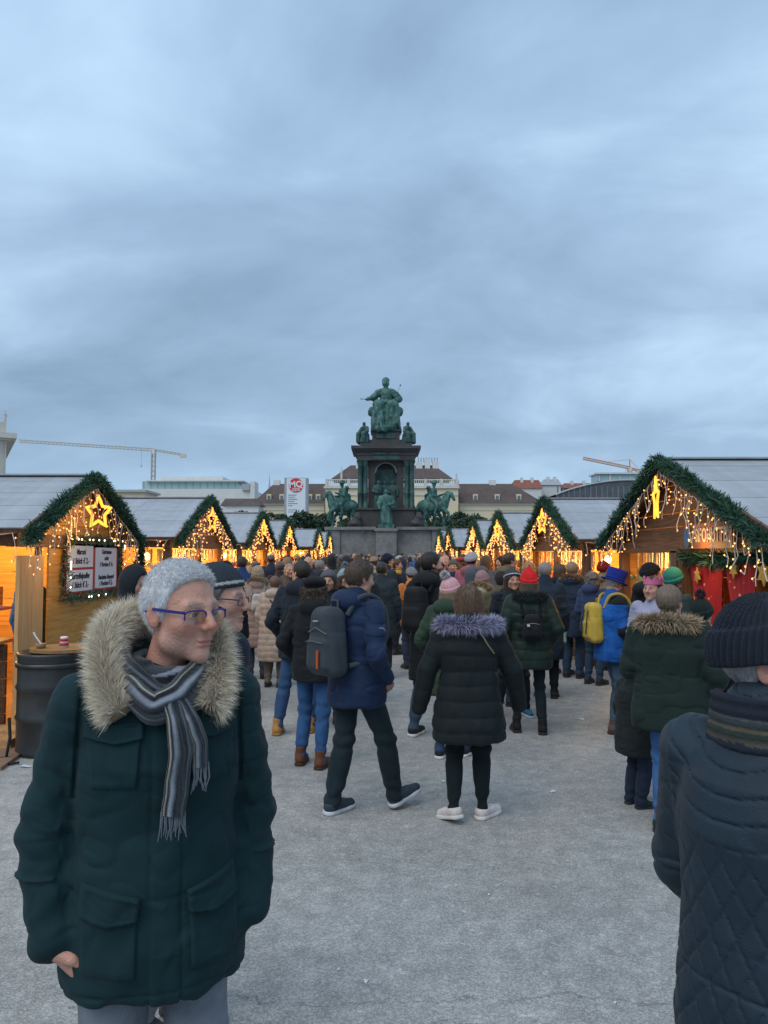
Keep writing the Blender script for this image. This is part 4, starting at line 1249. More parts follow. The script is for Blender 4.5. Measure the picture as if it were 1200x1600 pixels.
for side, rows_, ords in ((-1, LEFT, ORD_L), (1, RIGHT, ORD_R)):
    for i, (Xg, yc, hw, pk, ev) in enumerate(rows_):
        what = ords[i]
        lab = {(-1, 0): 'near left wooden stall with pale roof and framed price board', (1, 0): 'near right wooden stall with red star curtains and wide pale roof'}.get((side, i), 'wooden stall with pale roof and lit gable, ' + what.replace(' stall', '') + ' in its row')
        L = 3.1 if side < 0 else 3.3
        fr = 'open'
        if i == 0: fr = 'price' if side < 0 else 'curtain'
        st = stall(side, Xg, yc, hw, pk, ev, L if i else 4.2, lab, near=True, front=fr, lamp=(190 if i else 50), seed=20 + i * 2 + (side > 0), planks=i < 2, boards=M_ochre if i == 0 and side < 0 else M_dkwood_h)
        STALLS[(side, i)] = st
        # fir garland on the gable
        n = [9000, 6500, 3200, 2000, 1200, 1000][i]; sz = [.055, .065, .085, .1, .13, .14][i]
        xg = Xg - side * .1
        ga = [(xg, yc - hw - .04, ev - .1), (xg, yc - hw * .5, (pk + ev) / 2 + .0), (xg, yc, pk + .0), (xg, yc + hw * .5, (pk + ev) / 2 + .0), (xg, yc + hw + .04, ev - .08)]
        if side < 0 and i == 0: ga += [(xg, yc + hw + .03, ev - .35), (xg - .02, yc + hw - .12, ev - .56)]
        V, F = garland_mesh(ga, .088, n, sz)
        o = obj('fir_garland', mesh_np('fir_garland', V, F, False), M_needle)
        tag(o, 'green fir garland edging the gable of the ' + what, 'garland', 'fir garlands on the stall gables')
        # light string on the gable and, nearer, under the side eave
        path = [(xg, yc - hw, ev - .12), (xg, yc, pk - .12), (xg, yc + hw, ev - .12)]
        rb = [.0085, .013, .019, .023, .03, .033][i]; rc = [.0045, .005, .006, .007, .008, .008][i]
        icicles(path, (-side, 0), [.085, .085, .1, .13, .18, .2][i], .12, [.5, .62, .66, .66, .7, .7][i], 40 + i + (side > 0) * 10, rb, rc, 'icicle light string on the gable of the ' + what, 'light strings on the stall gables', sides=4 if i < 2 else 3)
        if i < 3:
            ye = yc - hw + .02
            icicles([(Xg, ye, ev - .03), (Xg + side * (L if i else 2.2), ye, ev - .03)], (0, -1), .2, .1, .34, 70 + i + (side > 0) * 10, rb, rc, 'icicle lights along the near eave of the ' + what, 'light strings along the near eaves', sides=4 if i < 2 else 3)
        # rope-light star
        so = obj('star_light', star_mesh(.16 if (i == 0 and side < 0) else .19, .08 if (i == 0 and side < 0) else .095, .013 if i < 2 else .02), M_star)
        so.location = (xg - side * .03, yc + (.0 if side < 0 else .02), pk - .44); so.rotation_euler = (0, 0, R(-58) if i == 0 and side < 0 else R(side * 18 if i else -10))
        tag(so, 'glowing amber star hanging in the gable of the ' + what, 'star light', 'stars in the stall gables')

# lights strung between the stalls over the shop fronts: golden goods glow from within
# ------------------------------------------------------------------ first left stall: closed ochre front, board, price sign
st = STALLS[(-1, 0)]
Xw = -3.74
def cbox(name, x0, x1, ya, yb, z0, z1, m, parent=st):
    return child(MB().box(((x0 + x1) / 2, (ya + yb) / 2, (z0 + z1) / 2), (abs(x1 - x0), abs(yb - ya), abs(z1 - z0))).build(name, m), parent)
for i in range(3):
    z0 = .06 + i * .64
    cbox('front_board', Xw - .012 - .002 * (i % 2), Xw - .035, 8.62, 10.92, z0, z0 + .634, M_ochre)
cbox('shutter_board', Xw + .02, Xw - .02, 7.86, 8.42, .1, 1.83, M_pine)
cbox('shutter_edge', Xw - .022, Xw - .06, 8.36, 8.46, .1, 1.95, M_dkwood)
cbox('side_counter_cloth', Xw - .3, Xw - 2.4, 7.62, 7.66, .12, .93, M_black)
cbox('floor_board', Xw + .25, Xw - 3.5, 7.28, 7.52, .03, .11, M_pine_y)
cbox('floor_board', Xw + .2, Xw - 3.5, 7.53, 7.8, .05, .14, M_pine_y)
fe = empty('price_board', (Xw + .05, 9.85, 1.6), label='red price board with four white cards framed by tinsel on left stall', cat='sign')
M_redb = mat('red_card', (.42, .03, .03), .6, var=.1)
M_paper = mat('white_card', (.68, .66, .68), .7, var=.03, vscale=3)
M_ink = mat('black_ink', (.02, .02, .025), .7, var=.02)
xb = Xw + .03
yA, yB_ = 8.98, 10.72       # near and far edge of the board
zB0, zB1 = 1.37, 1.97
cbox('board', xb - .02, xb, yA, yB_, zB0, zB1, M_redb, fe)
cards = [(.02, .47, .52, .96, ['Maroni', '1 Stück € 2,-']), (.01, .47, .04, .47, ['Kartoffelpuffer', '1 Stück € 3,-']), (.52, .96, .05, .93, ['Gebratene', 'oder', '1 Portion € 4,-', '', 'Raclette-Stangerl', '1 Portion € 5,-'])]
for u0, u1, v0, v1, lines in cards:
    ya, yb = yA + (yB_ - yA) * u0, yA + (yB_ - yA) * u1
    za, zb_ = zB0 + (zB1 - zB0) * v0, zB0 + (zB1 - zB0) * v1
    cd = cbox('card', xb, xb + .006, ya, yb, za, zb_, M_paper, fe)
    for i, tx in enumerate(lines):
        if not tx: continue
        me = text_mesh('lettering', tx, .098 if len(lines) < 4 else .082, extrude=.001, shear=.2, bold=.002)
        lt = obj('lettering', me, M_ink); lt.location = (xb + .009, (ya + yb) / 2, zb_ - (zb_ - za) * (i + .7) / (len(lines) + .4)); lt.rotation_euler = (R(90), 0, R(90))
        lt.scale = (min(1, (yb - ya) * .92 / max(.01, me.vertices and (max(v.co.x for v in me.vertices) - min(v.co.x for v in me.vertices)))) , 1, 1)
        child(lt, fe)
e_ = .05
V, F = garland_mesh([(xb + .02, yA - e_, zB0 - e_), (xb + .02, yB_ + e_, zB0 - e_), (xb + .02, yB_ + e_, zB1 + e_), (xb + .02, yA - e_, zB1 + e_), (xb + .02, yA - e_, zB0 - e_)], .06, 2200, .05)
child(obj('tinsel_border', mesh_np('tinsel_border', V, F, False), M_tinsel), fe)
r_ = random.Random(5)
V, F = octa([(xb + .08, *(r_.choice([(r_.uniform(yA, yB_), zB0 - e_), (r_.uniform(yA, yB_), zB1 + e_), (yA - e_, r_.uniform(zB0, zB1)), (yB_ + e_, r_.uniform(zB0, zB1))]))) for _ in range(30)], .011)
child(obj('fairy_bulbs', mesh_np('fairy_bulbs', V, F), emis('pale_bulb', (1, .78, .5), 4), kind='stuff'), fe)
point((-3.3, 8.6, 2.05), 9, STALLS[(-1, 0)], .1)
point((-4.6, 8.2, 1.8), 15, STALLS[(-1, 0)], .1)
# wares and till on the side counter
goods_cloud('wares', ((-6.0, 7.6, .97), (-3.95, 7.9, 1.0)), 40, 77, st, '')
cbox('till_box', -4.25, -4.05, 7.9, 8.2, 1.3, 1.5, M_pine_y); cbox('wall_shelf', -4.4, -3.9, 7.75, 8.1, 1.27, 1.30, mat('pink_shelf', (.5, .2, .18), .6))

# ------------------------------------------------------------------ first right stall: opening, curtains, name board
st = STALLS[(1, 0)]
Xw = 3.32
cbox('post', Xw - .03, Xw + .1, 8.66, 8.84, 0, 1.88, M_dkwood)
cbox('post', Xw - .02, Xw + .1, 8.52, 8.63, 0, 1.88, M_dkwood)
for i in range(5):
    cbox('front_board', Xw + .004 * (i % 2), Xw + .03, 8.85, 10.6, .06 + i * .18, .06 + (i + 1) * .18 - .008, M_dkwood_h)
    cbox('front_board', Xw + .004 * (i % 2), Xw + .03, 6.45, 8.5, .06 + i * .18, .06 + (i + 1) * .18 - .008, M_dkwood_h)
cbox('counter', Xw - .2, Xw + .3, 6.4, 10.65, .965, 1.0, M_pine_y)
for i in range(3):
    cbox('ochre_panel', Xw + .30, Xw + .33, 6.38, 8.5, 1.0 + i * .3, 1.0 + (i + 1) * .3 - .006, M_ochre)
goods_cloud('wares', ((Xw + .02, 8.95, 1.0), (Xw + .3, 10.5, 1.5)), 140, 31, st, '')
r = random.Random(9); mb = MB()
for i in range(60):
    yy = r.uniform(8.9, 10.7); ln_ = r.uniform(.12, .42); xx = Xw + r.uniform(.1, .5)
    mb.tube([(xx, yy, 1.86), (xx, yy, 1.86 - ln_)], [.016, .006], 4)
    if r.random() < .4: mb.lathe([(0, -.05), (.05, 0), (0, .05)], (xx, yy, 1.82 - ln_), 6)
child(mb.build('hanging_ornaments', GOODS[2], kind='stuff'), st)
point((Xw + .5, 9.5, 1.75), 40, st, .15); point((Xw - .25, 7.75, 1.92), 5.0, st, .08)
# name board
nb = empty('name_board', (Xw - .06, 7.75, 2.05), label='brown name board with blue oval and pale letters on right stall', cat='sign')
cbox('board', Xw - .08, Xw - .05, 7.15, 8.3, 1.9, 2.16, wood('name_board_wood', (.25, .10, .05), (.15, .055, .03), 1, 1), nb)
me = text_mesh('lettering', 'SIFOHUTTE', .2, extrude=.002, bold=.003); lt = obj('lettering', me, mat('pale_paint', (.5, .42, .34), .7)); lt.location = (Xw - .085, 7.62, 2.03); lt.rotation_euler = (R(90), 0, R(-90)); lt.scale = (.72, 1, 1); child(lt, nb)
mb = MB(); mb.lathe([(0, 0), (.1, 0), (.1, .012), (0, .012)], (0, 0, 0), 20, .7, 1.15); ov = mb.build('oval', mat('sign_blue', (.03, .13, .28), .6)); ov.location = (Xw - .095, 8.16, 2.03); ov.rotation_euler = (R(90), 0, R(-90)); child(ov, nb)
# curtains
def curtain_mat():
    m, nt, b = newmat('red_star_cloth'); L = nt.links
    tc = nd(nt, 'ShaderNodeTexCoord'); vo = nd(nt, 'ShaderNodeTexVoronoi'); vo.inputs['Scale'].default_value = 15
    L.new(tc.outputs['Object'], vo.inputs['Vector'])
    sp = nd(nt, 'ShaderNodeSeparateColor'); L.new(vo.outputs['Color'], sp.inputs[0])
    th = nd(nt, 'ShaderNodeMapRange'); th.inputs['To Min'].default_value = .0; th.inputs['To Max'].default_value = .34; L.new(sp.outputs[0], th.inputs['Value'])
    ls = nd(nt, 'ShaderNodeMath', operation='LESS_THAN'); L.new(vo.outputs['Distance'], ls.inputs[0]); L.new(th.outputs[0], ls.inputs[1])
    mx = nd(nt, 'ShaderNodeMix', data_type='RGBA'); mx.inputs[6].default_value = (.42, .012, .012, 1); mx.inputs[7].default_value = (.75, .42, .2, 1)
    L.new(ls.outputs[0], mx.inputs[0]); L.new(mx.outputs[2], b.inputs['Base Color']); b.inputs['Roughness'].default_value = .7
    return m
M_curt = curtain_mat()
def curtain(ya_t, yb_t, ya_b, yb_b, z0, z1, label, seed):
    n, m_ = 70, 26; V = []; F = []
    for j in range(m_ + 1):
        t_ = j / m_
        for i in range(n + 1):
            u = i / n
            ya = ya_t + (ya_b - ya_t) * t_ ** 1.3; yb = yb_t + (yb_b - yb_t) * t_ ** 1.3
            V.append((Xw + .045 + .028 * math.sin(u * 34 + seed + .8 * math.sin(t_ * 3)) * (.5 + t_ * .6), ya + (yb - ya) * u, z1 + (z0 - z1) * t_))
    for j in range(m_):
        for i in range(n): F.append([j*(n+1)+i, j*(n+1)+i+1, (j+1)*(n+1)+i+1, (j+1)*(n+1)+i])
    o = obj('curtain', mesh_np('curtain', V, F), M_curt); o.modifiers.new('thick', 'SOLIDIFY').thickness = .004
    return tag(o, label, 'curtain', 'red curtains on the right stall')
curtain(8.5, 7.66, 8.2, 7.7, 1.0, 1.78, 'red curtain with gold stars beside the dark post of right stall', 0)
curtain(7.58, 6.95, 7.3, 6.95, 1.0, 1.78, 'red curtain with gold stars gathered to the right, nearer the ochre panel', 2)
V, F = garland_mesh([(Xw + .02, 8.5, 1.83), (Xw + .02, 7.5, 1.80), (Xw + .02, 6.5, 1.84)], .075, 1800, .08)
o = obj('fir_garland', mesh_np('fir_garland', V, F, False), M_needle); tag(o, 'green fir garland above the red curtains', 'garland', 'fir garlands on the stall gables')
def flat_star(y, z, r0, lab):
    V = []
    for dx in (0, -.012):
        for i in range(12):
            a = math.pi / 2 + i * math.pi / 6; rr = r0 if i % 2 == 0 else r0 * .55
            V.append((Xw - .0 + dx, y + rr * math.cos(a), z + rr * math.sin(a)))
        V.append((Xw - .0 + dx * 1.6, y, z))
    F = [[i, (i + 1) % 12, 12] for i in range(12)] + [[13 + (i + 1) % 12, 13 + i, 25] for i in range(12)] + [[i, 13 + i, (i + 1) % 12] for i in range(12)] + [[(i + 1) % 12, 13 + i, 13 + (i + 1) % 12] for i in range(12)]
    o = obj('straw_star', mesh_np('straw_star', V, F, False), mat('gold_straw', (.62, .38, .08), .5, var=.2)); tag(o, lab, 'ornament', 'straw stars on the red curtains')
flat_star(8.15, 1.62, .085, 'gold star ornament on the left red curtain'); flat_star(7.3, 1.7, .085, 'gold star ornament on the right red curtain'); flat_star(6.72, 1.68, .12, 'orange star ornament hanging before the ochre panel')

# ------------------------------------------------------------------ drums used as tables, cups, litter
M_drum = mat('black_drum', (.02, .022, .022), .42, var=.4, vscale=5, spec=.5, dirt=((.06, .055, .05), 4, .5))
def drum(x, Y, r, h, label):
    d = empty('oil_drum', (x, Y, 0), label=label, cat='drum')
    p = [(0, 0), (r, 0), (r + .008, .02), (r, .04)]
    for z in (h * .36, h * .66): p += [(r, z - .03), (r + .015, z), (r, z + .03)]
    p += [(r, h - .1), (r, h - .05), (r + .012, h - .02), (r + .004, h), (r - .03, h - .015), (0, h - .02)]
    MB().lathe(p, n=40).build('shell', M_drum, d, smooth=True)
    mb = MB(); mb.lathe([(r + .004, h - .13), (r + .018, h - .13), (r + .018, h - .09), (r + .004, h - .09)], n=40); mb.build('clamp_ring', M_drum, d, smooth=True)
    return d
drum(-3.13, 7.35, .315, .93, 'black steel drum serving as table beside the left stall')
drum(-3.02, 8.5, .3, .93, 'black steel drum half hidden behind the first drum')
def disc_board(x, Y, z, r, label):
    mb = MB(); mb.lathe([(0, 0), (r, 0), (r, .03), (0, .03)], (0, 0, 0), 28); o = mb.build('table_board', wood('round_board', (.42, .23, .09), (.26, .12, .04), 1, 0)); o.location = (x, Y, z); tag(o, label, 'board')
disc_board(-3.05, 7.38, .934, .3, 'round wooden board lying on the front drum'); disc_board(-3.0, 8.5, .934, .3, 'round wooden board lying on the rear drum')
M_cup = mat('paper_cup_white', (.75, .73, .72), .5, var=.03); M_cupr = mat('paper_cup_red', (.5, .05, .06), .5, var=.1)
c_ = empty('paper_cup', (GX(104, 7.3), 7.3, .964), label='white and red paper cups nested upside down on the drum', cat='cup')
MB().lathe([(.0, 0), (.042, 0), (.034, .1), (.03, .105), (0, .105)], n=18).build('cup_body', M_cup, c_, smooth=True)
MB().lathe([(.0405, .022), (.0425, .022), (.039, .05), (.037, .05)], n=18).build('red_band', M_cupr, c_, smooth=True)
MB().lathe([(.0375, .062), (.0395, .062), (.0365, .09), (.0345, .09)], n=18).build('red_band', M_cupr, c_, smooth=True)
c_ = empty('wooden_bowl', (GX(68, 7.25), 7.25, .964), label='small brown bowl with white spoon on the drum', cat='bowl')
MB().lathe([(0, 0), (.035, 0), (.055, .045), (.05, .047), (.03, .012), (0, .012)], n=18).build('bowl', mat('bowl_brown', (.32, .19, .1), .6), c_, smooth=True)
MB().tube([(.01, 0, .03), (-.05, 0, .11), (-.07, 0, .15)], [.006, .007, .01], 6).build('spoon', M_cup, c_)
o = sdf_mesh('napkin', lambda P: ell(P, (0, 0, .02), (.09, .05, .022)) + .02 * vnoise(P, 24), (-.13, -.1, -.03), (.13, .1, .07), .007)
o = obj('napkin', o, mat('pink_paper', (.75, .5, .52), .7)); o.location = (GX(153, 7.5) , 7.6, .962); tag(o, 'crumpled pink napkin at the drum board edge', 'napkin')
# cables and a wooden ramp by the stall floor
mb = MB(); mb.tube([(-3.7, 7.1, .02), (-3.5, 6.95, .02), (-3.38, 6.98, .03), (-3.36, 7.0, .2), (-3.42, 7.1, .35)], .014, 6); mb.tube([(-3.36, 6.95, .02), (-3.3, 6.8, .015), (-3.2, 6.85, .02)], .012, 6)
tag(mb.build('power_cable', M_black, smooth=True), 'black power cable lying at the foot of the drum', 'cable')
o = MB().box((0, 0, 0), (1.6, .75, .03)).build('floor_mat', mat('brown_mat', (.24, .15, .1), .9, var=.2)); o.location = (-4.1, 6.95, .018); o.rotation_euler = (0, 0, R(6)); tag(o, 'brown board on the ground before the left stall', 'board')
M_scrap = mat('paper_scrap', (.6, .62, .64), .8, var=.1)
for i, (px, py, s_) in enumerate(((531, 1496, .009), (573, 1513, .016), (735, 1440, .008), (950, 1545, .008), (690, 1215, .02), (860, 1230, .03), (905, 1120, .05), (50, 1192, .06), (760, 1385, .009), (880, 1335, .009), (905, 1045, .05))):
    Y = GY(py); x = GX(px, Y)
    V = [(-s_, -s_ * .4, .003), (s_ * .8, -s_ * .5, .007), (s_, s_ * .4, .004), (0, s_ * .7, .012), (-s_ * .8, s_ * .3, .005), (0, 0, .012)]
    F = [[0, 1, 5], [1, 2, 5], [2, 3, 5], [3, 4, 5], [4, 0, 5]]
    o = obj('paper_scrap', mesh_np('paper_scrap', V, F, False), M_scrap, loc=(x, Y, 0), rot=(0, 0, i * 1.3)); tag(o, 'tiny pale scrap of litter on the grey asphalt', 'litter', 'litter on the asphalt')
# ================================================================== PEOPLE: modelling kit
def bounded(f, c, rad):
    c = A3(c)
    def g(P):
        lb = far(c, c, rad)
        if lb is not None: return np.full(len(P), lb + .01, np.float32)
        d0 = np.linalg.norm(P - c, axis=1) - rad
        out = (d0 + .06).astype(np.float32)
        m = d0 < .05
        if m.any(): out[m] = noctx(f, P[m])
        return out
    return g
def rotm(yaw=0, pitch=0, roll=0):
    """columns are the local axes; yaw about z, pitch about x, roll about y"""
    return np.array(Euler((pitch, roll, yaw), 'XYZ').to_matrix(), np.float32)

def head_core(Q, fat=1.0):
    d = ell(Q, (0, -.012, .03), (.075, .096, .088))
    d = smin(d, ell(Q, (0, .028, -.035), (.058 * fat, .064, .08)), .035)
    d = smin(d, sph(Q, (0, .074, -.1), .022), .03)
    for s in (-1, 1):
        d = smin(d, sph(Q, (s * .044 * fat, .018, -.07), .026), .035)
    return d
def head_sdf(Q, fat=1.0, fine=True):
    d = head_core(Q, fat)
    X = np.abs(Q[:, 0]); S = np.stack([X, Q[:, 1], Q[:, 2]], 1)          # mirrored
    d = smin(d, sph(S, (.045, .06, -.022), .022), .03)
    d = smin(d, rcone(S, (.012, .084, .018), (.04, .074, .02), .012, .011), .016)
    d = smax(d, -sph(S, (.031, .106, -.001), .017), .016)
    d = smin(d, rcone(Q, (0, .09, .014), (0, .113, -.026), .0082, .012), .013)
    d = smin(d, sph(S, (.012, .101, -.033), .0085), .008)
    if fine:
        lid = smax(sph(S, (.0315, .0775, .0), .0152), -(np.abs(S[:, 2] + .0015) - .0042 + np.abs(S[:, 0] - .0315) * .12), .002)
        d = smin(d, lid, .004)
        d = smin(d, ell(Q, (0, .0915, -.0625), (.022, .008, .0048)), .006)
        d = smin(d, ell(Q, (0, .0895, -.0735), (.019, .008, .0055)), .006)
        d = smax(d, -rcone(S, (0, .1005, -.0675), (.023, .088, -.0695), .0022, .002), .003)
        d = smax(d, -rcone(S, (.02, .098, -.04), (.034, .082, -.07), .0025, .0025), .012)
    ear = ell(S, (.0785, -.008, -.008), (.008, .018, .030), rotm(.3, .15))
    ear = smax(ear, -ell(S, (.088, -.002, -.002), (.007, .0105, .019), rotm(.3, .15)), .005)
    d = smin(d, ear, .006)
    return d
def hair_line(Q, kind):
    """signed: negative where hair grows"""
    y, z, x = Q[:, 1], Q[:, 2], np.abs(Q[:, 0])
    if kind == 'receding': zs = np.interp(y, [-.11, -.03, -.012, .02, .034, .05, .075, .1], [-.085, -.06, -.01, -.012, .04, .07, .088, .1])
    else: zs = np.interp(y, [-.11, -.03, -.012, .02, .035, .05, .08, .11], [-.085, -.06, -.005, -.005, .03, .05, .07, .08])
    return (zs - z) * .75
def hair_sdf(Q, kind, seed=0.0):
    if kind in ('short', 'receding'):
        d = head_core(Q) - (.0105 if kind == 'short' else .006) - .004 * vnoise(Q, (90, 40, 40), seed) - .005 * np.clip(Q[:, 2] * 10, 0, 1)
        return smax(d, hair_line(Q, kind), .012)
    if kind == 'curly':
        d = smin(ell(Q, (0, -.03, .0), (.115, .12, .12)), ell(Q, (0, -.05, -.1), (.125, .09, .09)), .05) + .035 * vnoise(Q, 28, seed) + .02 * vnoise(Q, 60, seed)
        return smax(d, -ell(Q, (0, .12, -.03), (.075, .09, .12)), .02)
    # bob / long
    ln = -.13 if kind == 'bob' else -.26
    w = loft(Q, [ln, -.1, 0, .05], [0]*4, [-.035, -.035, -.03, -.02], [.088, .108, .1, .08], [.075, .092, .1, .09], .04)
    w = smin(w, ell(Q, (0, -.016, .032), (.094, .114, .103)), .03)
    d = w + .012 * vnoise(Q, (55, 55, 5), seed) + .008 * vnoise(Q, (16, 16, 8), seed)
    return smax(d, -ell(Q, (0, .12, -.05), (.07, .085, .13)), .015)
def hat_sdf(Q, kind, o):
    th = np.arctan2(Q[:, 0], Q[:, 1] + .012)
    if kind in ('beanie',):
        slop = o.get('slope', .35); c0 = o.get('cut', .028); tall = o.get('tall', 1.0)
        zc = c0 + (Q[:, 1]) * slop
        rib = .0035 * o.get('rib', 1.0) * np.cos(th * o.get('nrib', 26))
        e = ell(Q, (0, -.014, .038), (.09, .108, .102 * tall)) + rib
        d = smax(e, (zc - Q[:, 2]) * .9, .006)
        if o.get('cuff', True):
            cf = smax(smax(ell(Q, (0, -.014, .03), (.1, .118, .125)) + rib, (zc - .004 - Q[:, 2]) * .9, .008), (Q[:, 2] - zc - o.get('cuffh', .06)) * .9, .008)
            d = smin(d, cf, .004)
        if o.get('peak'):
            d = smin(d, rcone(Q, (0, -.02, .1), (0, -.03, .175), .055, .012), .05)
        return d
    if kind == 'beret':
        return smin(ell(Q, (0, -.025, .075), (.112, .128, .055)), smax(ell(Q, (0, -.014, .03), (.088, .106, .1)), -(Q[:, 2] - .03), .008), .03) + .006 * vnoise(Q, 22)
    if kind == 'cap':
        d = smax(ell(Q, (0, -.012, .035), (.088, .108, .1)), (.035 + Q[:, 1] * .1 - Q[:, 2]), .008)
        br = smax(ell(Q, (0, .1, .035), (.075, .085, .016)), -(Q[:, 1] - .05), .01)
        return smin(d, br, .006)
    return sph(Q, (0, 0, 9), .1)

def hand_prims(wr, fw, up, sx, curl=.55, spread=1.0):
    """list of rounded cones for a hand at wrist wr; fw finger direction, up the thumb side"""
    F_ = Vector(fw).normalized(); S_ = (Vector(up) - F_ * Vector(up).dot(F_)).normalized(); N_ = F_.cross(S_) * sx
    wr = Vector(wr); out = []
    lens = (.95, 1.03, .97, .8)
    for i, so in enumerate((.028, .0095, -.0095, -.027)):
        b = wr + F_ * (.088 - .004 * abs(i - 1)) + S_ * so
        out.append((wr + S_ * so * .6 + F_ * .01, b, .0165, .0125, .014))
        d = F_ + S_ * so * 1.2 * spread; d.normalize(); p = b
        for j, (l, c) in enumerate(((.041, .5), (.026, 1.0), (.021, .8))):
            a = curl * c
            d = (d * math.cos(a) + N_ * math.sin(a)).normalized()
            q = p + d * l * lens[i]
            out.append((p, q, .0098 - .0012 * j, .0088 - .0012 * j, .003)); p = q
    p0 = wr + F_ * .022 + S_ * .022; p1 = wr + F_ * .05 + S_ * .047 + N_ * .012; p2 = wr + F_ * .083 + S_ * .05 + N_ * .022; p3 = wr + F_ * .106 + S_ * .043 + N_ * .03
    out += [(p0, p1, .0175, .0135, .012), (p1, p2, .0118, .0105, .003), (p2, p3, .0105, .0085, .003)]
    return out

ARMS = {
    'hang': ((.245, -.02, 1.135), (.25, .05, .90)),
    'pocket': ((.29, -.07, 1.13), (.205, .1, .94)),
    'fwd': ((.25, .0, 1.13), (.13, .24, 1.14)),
    'hold': ((.235, .03, 1.12), (.09, .2, 1.26)),
    'swing_f': ((.25, .06, 1.13), (.23, .19, .94)),
    'swing_b': ((.25, -.12, 1.14), (.25, -.14, .90)),
    'out': ((.32, -.02, 1.16), (.38, .1, .97)),
    'strap': ((.27, .02, 1.15), (.15, .17, 1.3)),
}
_eye = [None]
def eye_mesh():
    if _eye[0] is None:
        mb = MB(); n = 14
        prof = [(math.sin(a) * .0128, -math.cos(a) * .0128) for a in np.linspace(0, math.pi, 13)]
        mb.lathe([(max(r, 1e-5), z) for r, z in prof], n=n)
        me = mb.mesh('eye', True)
        co = np.zeros(len(me.vertices) * 3, np.float32); me.vertices.foreach_get('co', co); co = co.reshape(-1, 3)
        t = np.zeros_like(co) + np.array([.62, .57, .53])
        ang = np.degrees(np.arccos(np.clip(co[:, 2] / .0128, -1, 1)))
        t[ang < 31] = (.09, .11, .12); t[ang < 12] = (.01, .01, .01)
        set_col(me, t); me.materials.append(mat('eyeball', (1, 1, 1), .15, tint=True, var=.02, spec=.6)); _eye[0] = me
    return _eye[0]
_shoe = {}
def shoe_mesh(kind):
    if kind not in _shoe:
        hi = {'sneaker': .07, 'boot': .16, 'shoe': .075}[kind]
        def up(P):
            d = rcone(P, (0, -.05, .055), (0, .05, .05), .042, .041)
            d = smin(d, rcone(P, (0, .05, .045), (.004, .15, .034), .04, .034), .03)
            d = smin(d, rcone(P, (0, -.035, .06), (0, -.028, hi), .045, .046 if kind == 'boot' else .043), .03)
            d = smax(d, .018 - P[:, 2], .004); d = smax(d, P[:, 2] - hi - .01, .006)
            if kind != 'boot':
                d = d + .0025 * np.sin(P[:, 1] * 190) * ((P[:, 1] > .02) & (P[:, 1] < .1) & (P[:, 2] > .06))
            return d.astype(np.float32)
        def sole(P):
            x, y = P[:, 0], P[:, 1]
            w = np.interp(y, [-.1, -.05, .02, .1, .19], [.04, .044, .041, .047, .03])
            d = np.hypot(np.maximum(np.abs(x) - w + .03, 0), np.maximum(np.maximum(y - .152, -.062 - y), 0)) - .036
            return smax(d, np.abs(P[:, 2] - .014) - .014, .004).astype(np.float32)
        _shoe[kind] = (sdf_mesh('shoe', up, (-.07, -.12, 0), (.07, .22, hi + .05), .0075), sdf_mesh('sole', sole, (-.08, -.13, -.01), (.08, .22, .05), .0075))
    return _shoe[kind]

def fur_mesh(C, D, ln, width, seed, root_col, tip_col, droop=.25, rnd=.35, mix=.35):
    """tapered hairs from points C in directions D, coloured from root to tip"""
    r = np.random.default_rng(seed); n = len(C)
    D = D + r.normal(size=(n, 3)) * rnd; D /= np.linalg.norm(D, axis=1)[:, None] + 1e-9
    L = ln * r.uniform(.55, 1.25, (n, 1))
    S = np.cross(D, r.normal(size=(n, 3))); S /= np.linalg.norm(S, axis=1)[:, None] + 1e-9
    g = np.array([0, 0, -1.0]) * droop
    p1 = C + D * L * .5 + g * L * .12; p2 = C + D * L + g * L * .45
    w = width * r.uniform(.6, 1.3, (n, 1))
    V = np.stack([C - S * w, C + S * w, p1 + S * w * .75, p1 - S * w * .75, p2], 1).reshape(-1, 3)
    b = np.arange(n)[:, None] * 5
    F4 = (b + np.array([[0, 1, 2, 3]])).astype(np.int32); F3 = (b + np.array([[3, 2, 4]])).astype(np.int32)
    me = mesh_np('fur', V, [F3, F4], True)
    rc, tc = np.array(root_col), np.array(tip_col)
    k = np.clip(r.normal(.5, mix, (n, 1)), 0, 1)
    base = rc * (1 - k * .5) + tc * k * .5; tip = tc * (.55 + .55 * k)
    cols = np.stack([base, base, (base + tip) / 2, (base + tip) / 2, tip], 1).reshape(-1, 3)
    set_col(me, cols)
    return me
M_fur = None
def fur_mat():
    return mat('fur_hair', (1, 1, 1), .75, tint=True, var=.12, vscale=30, sheen=.2, spec=.25)
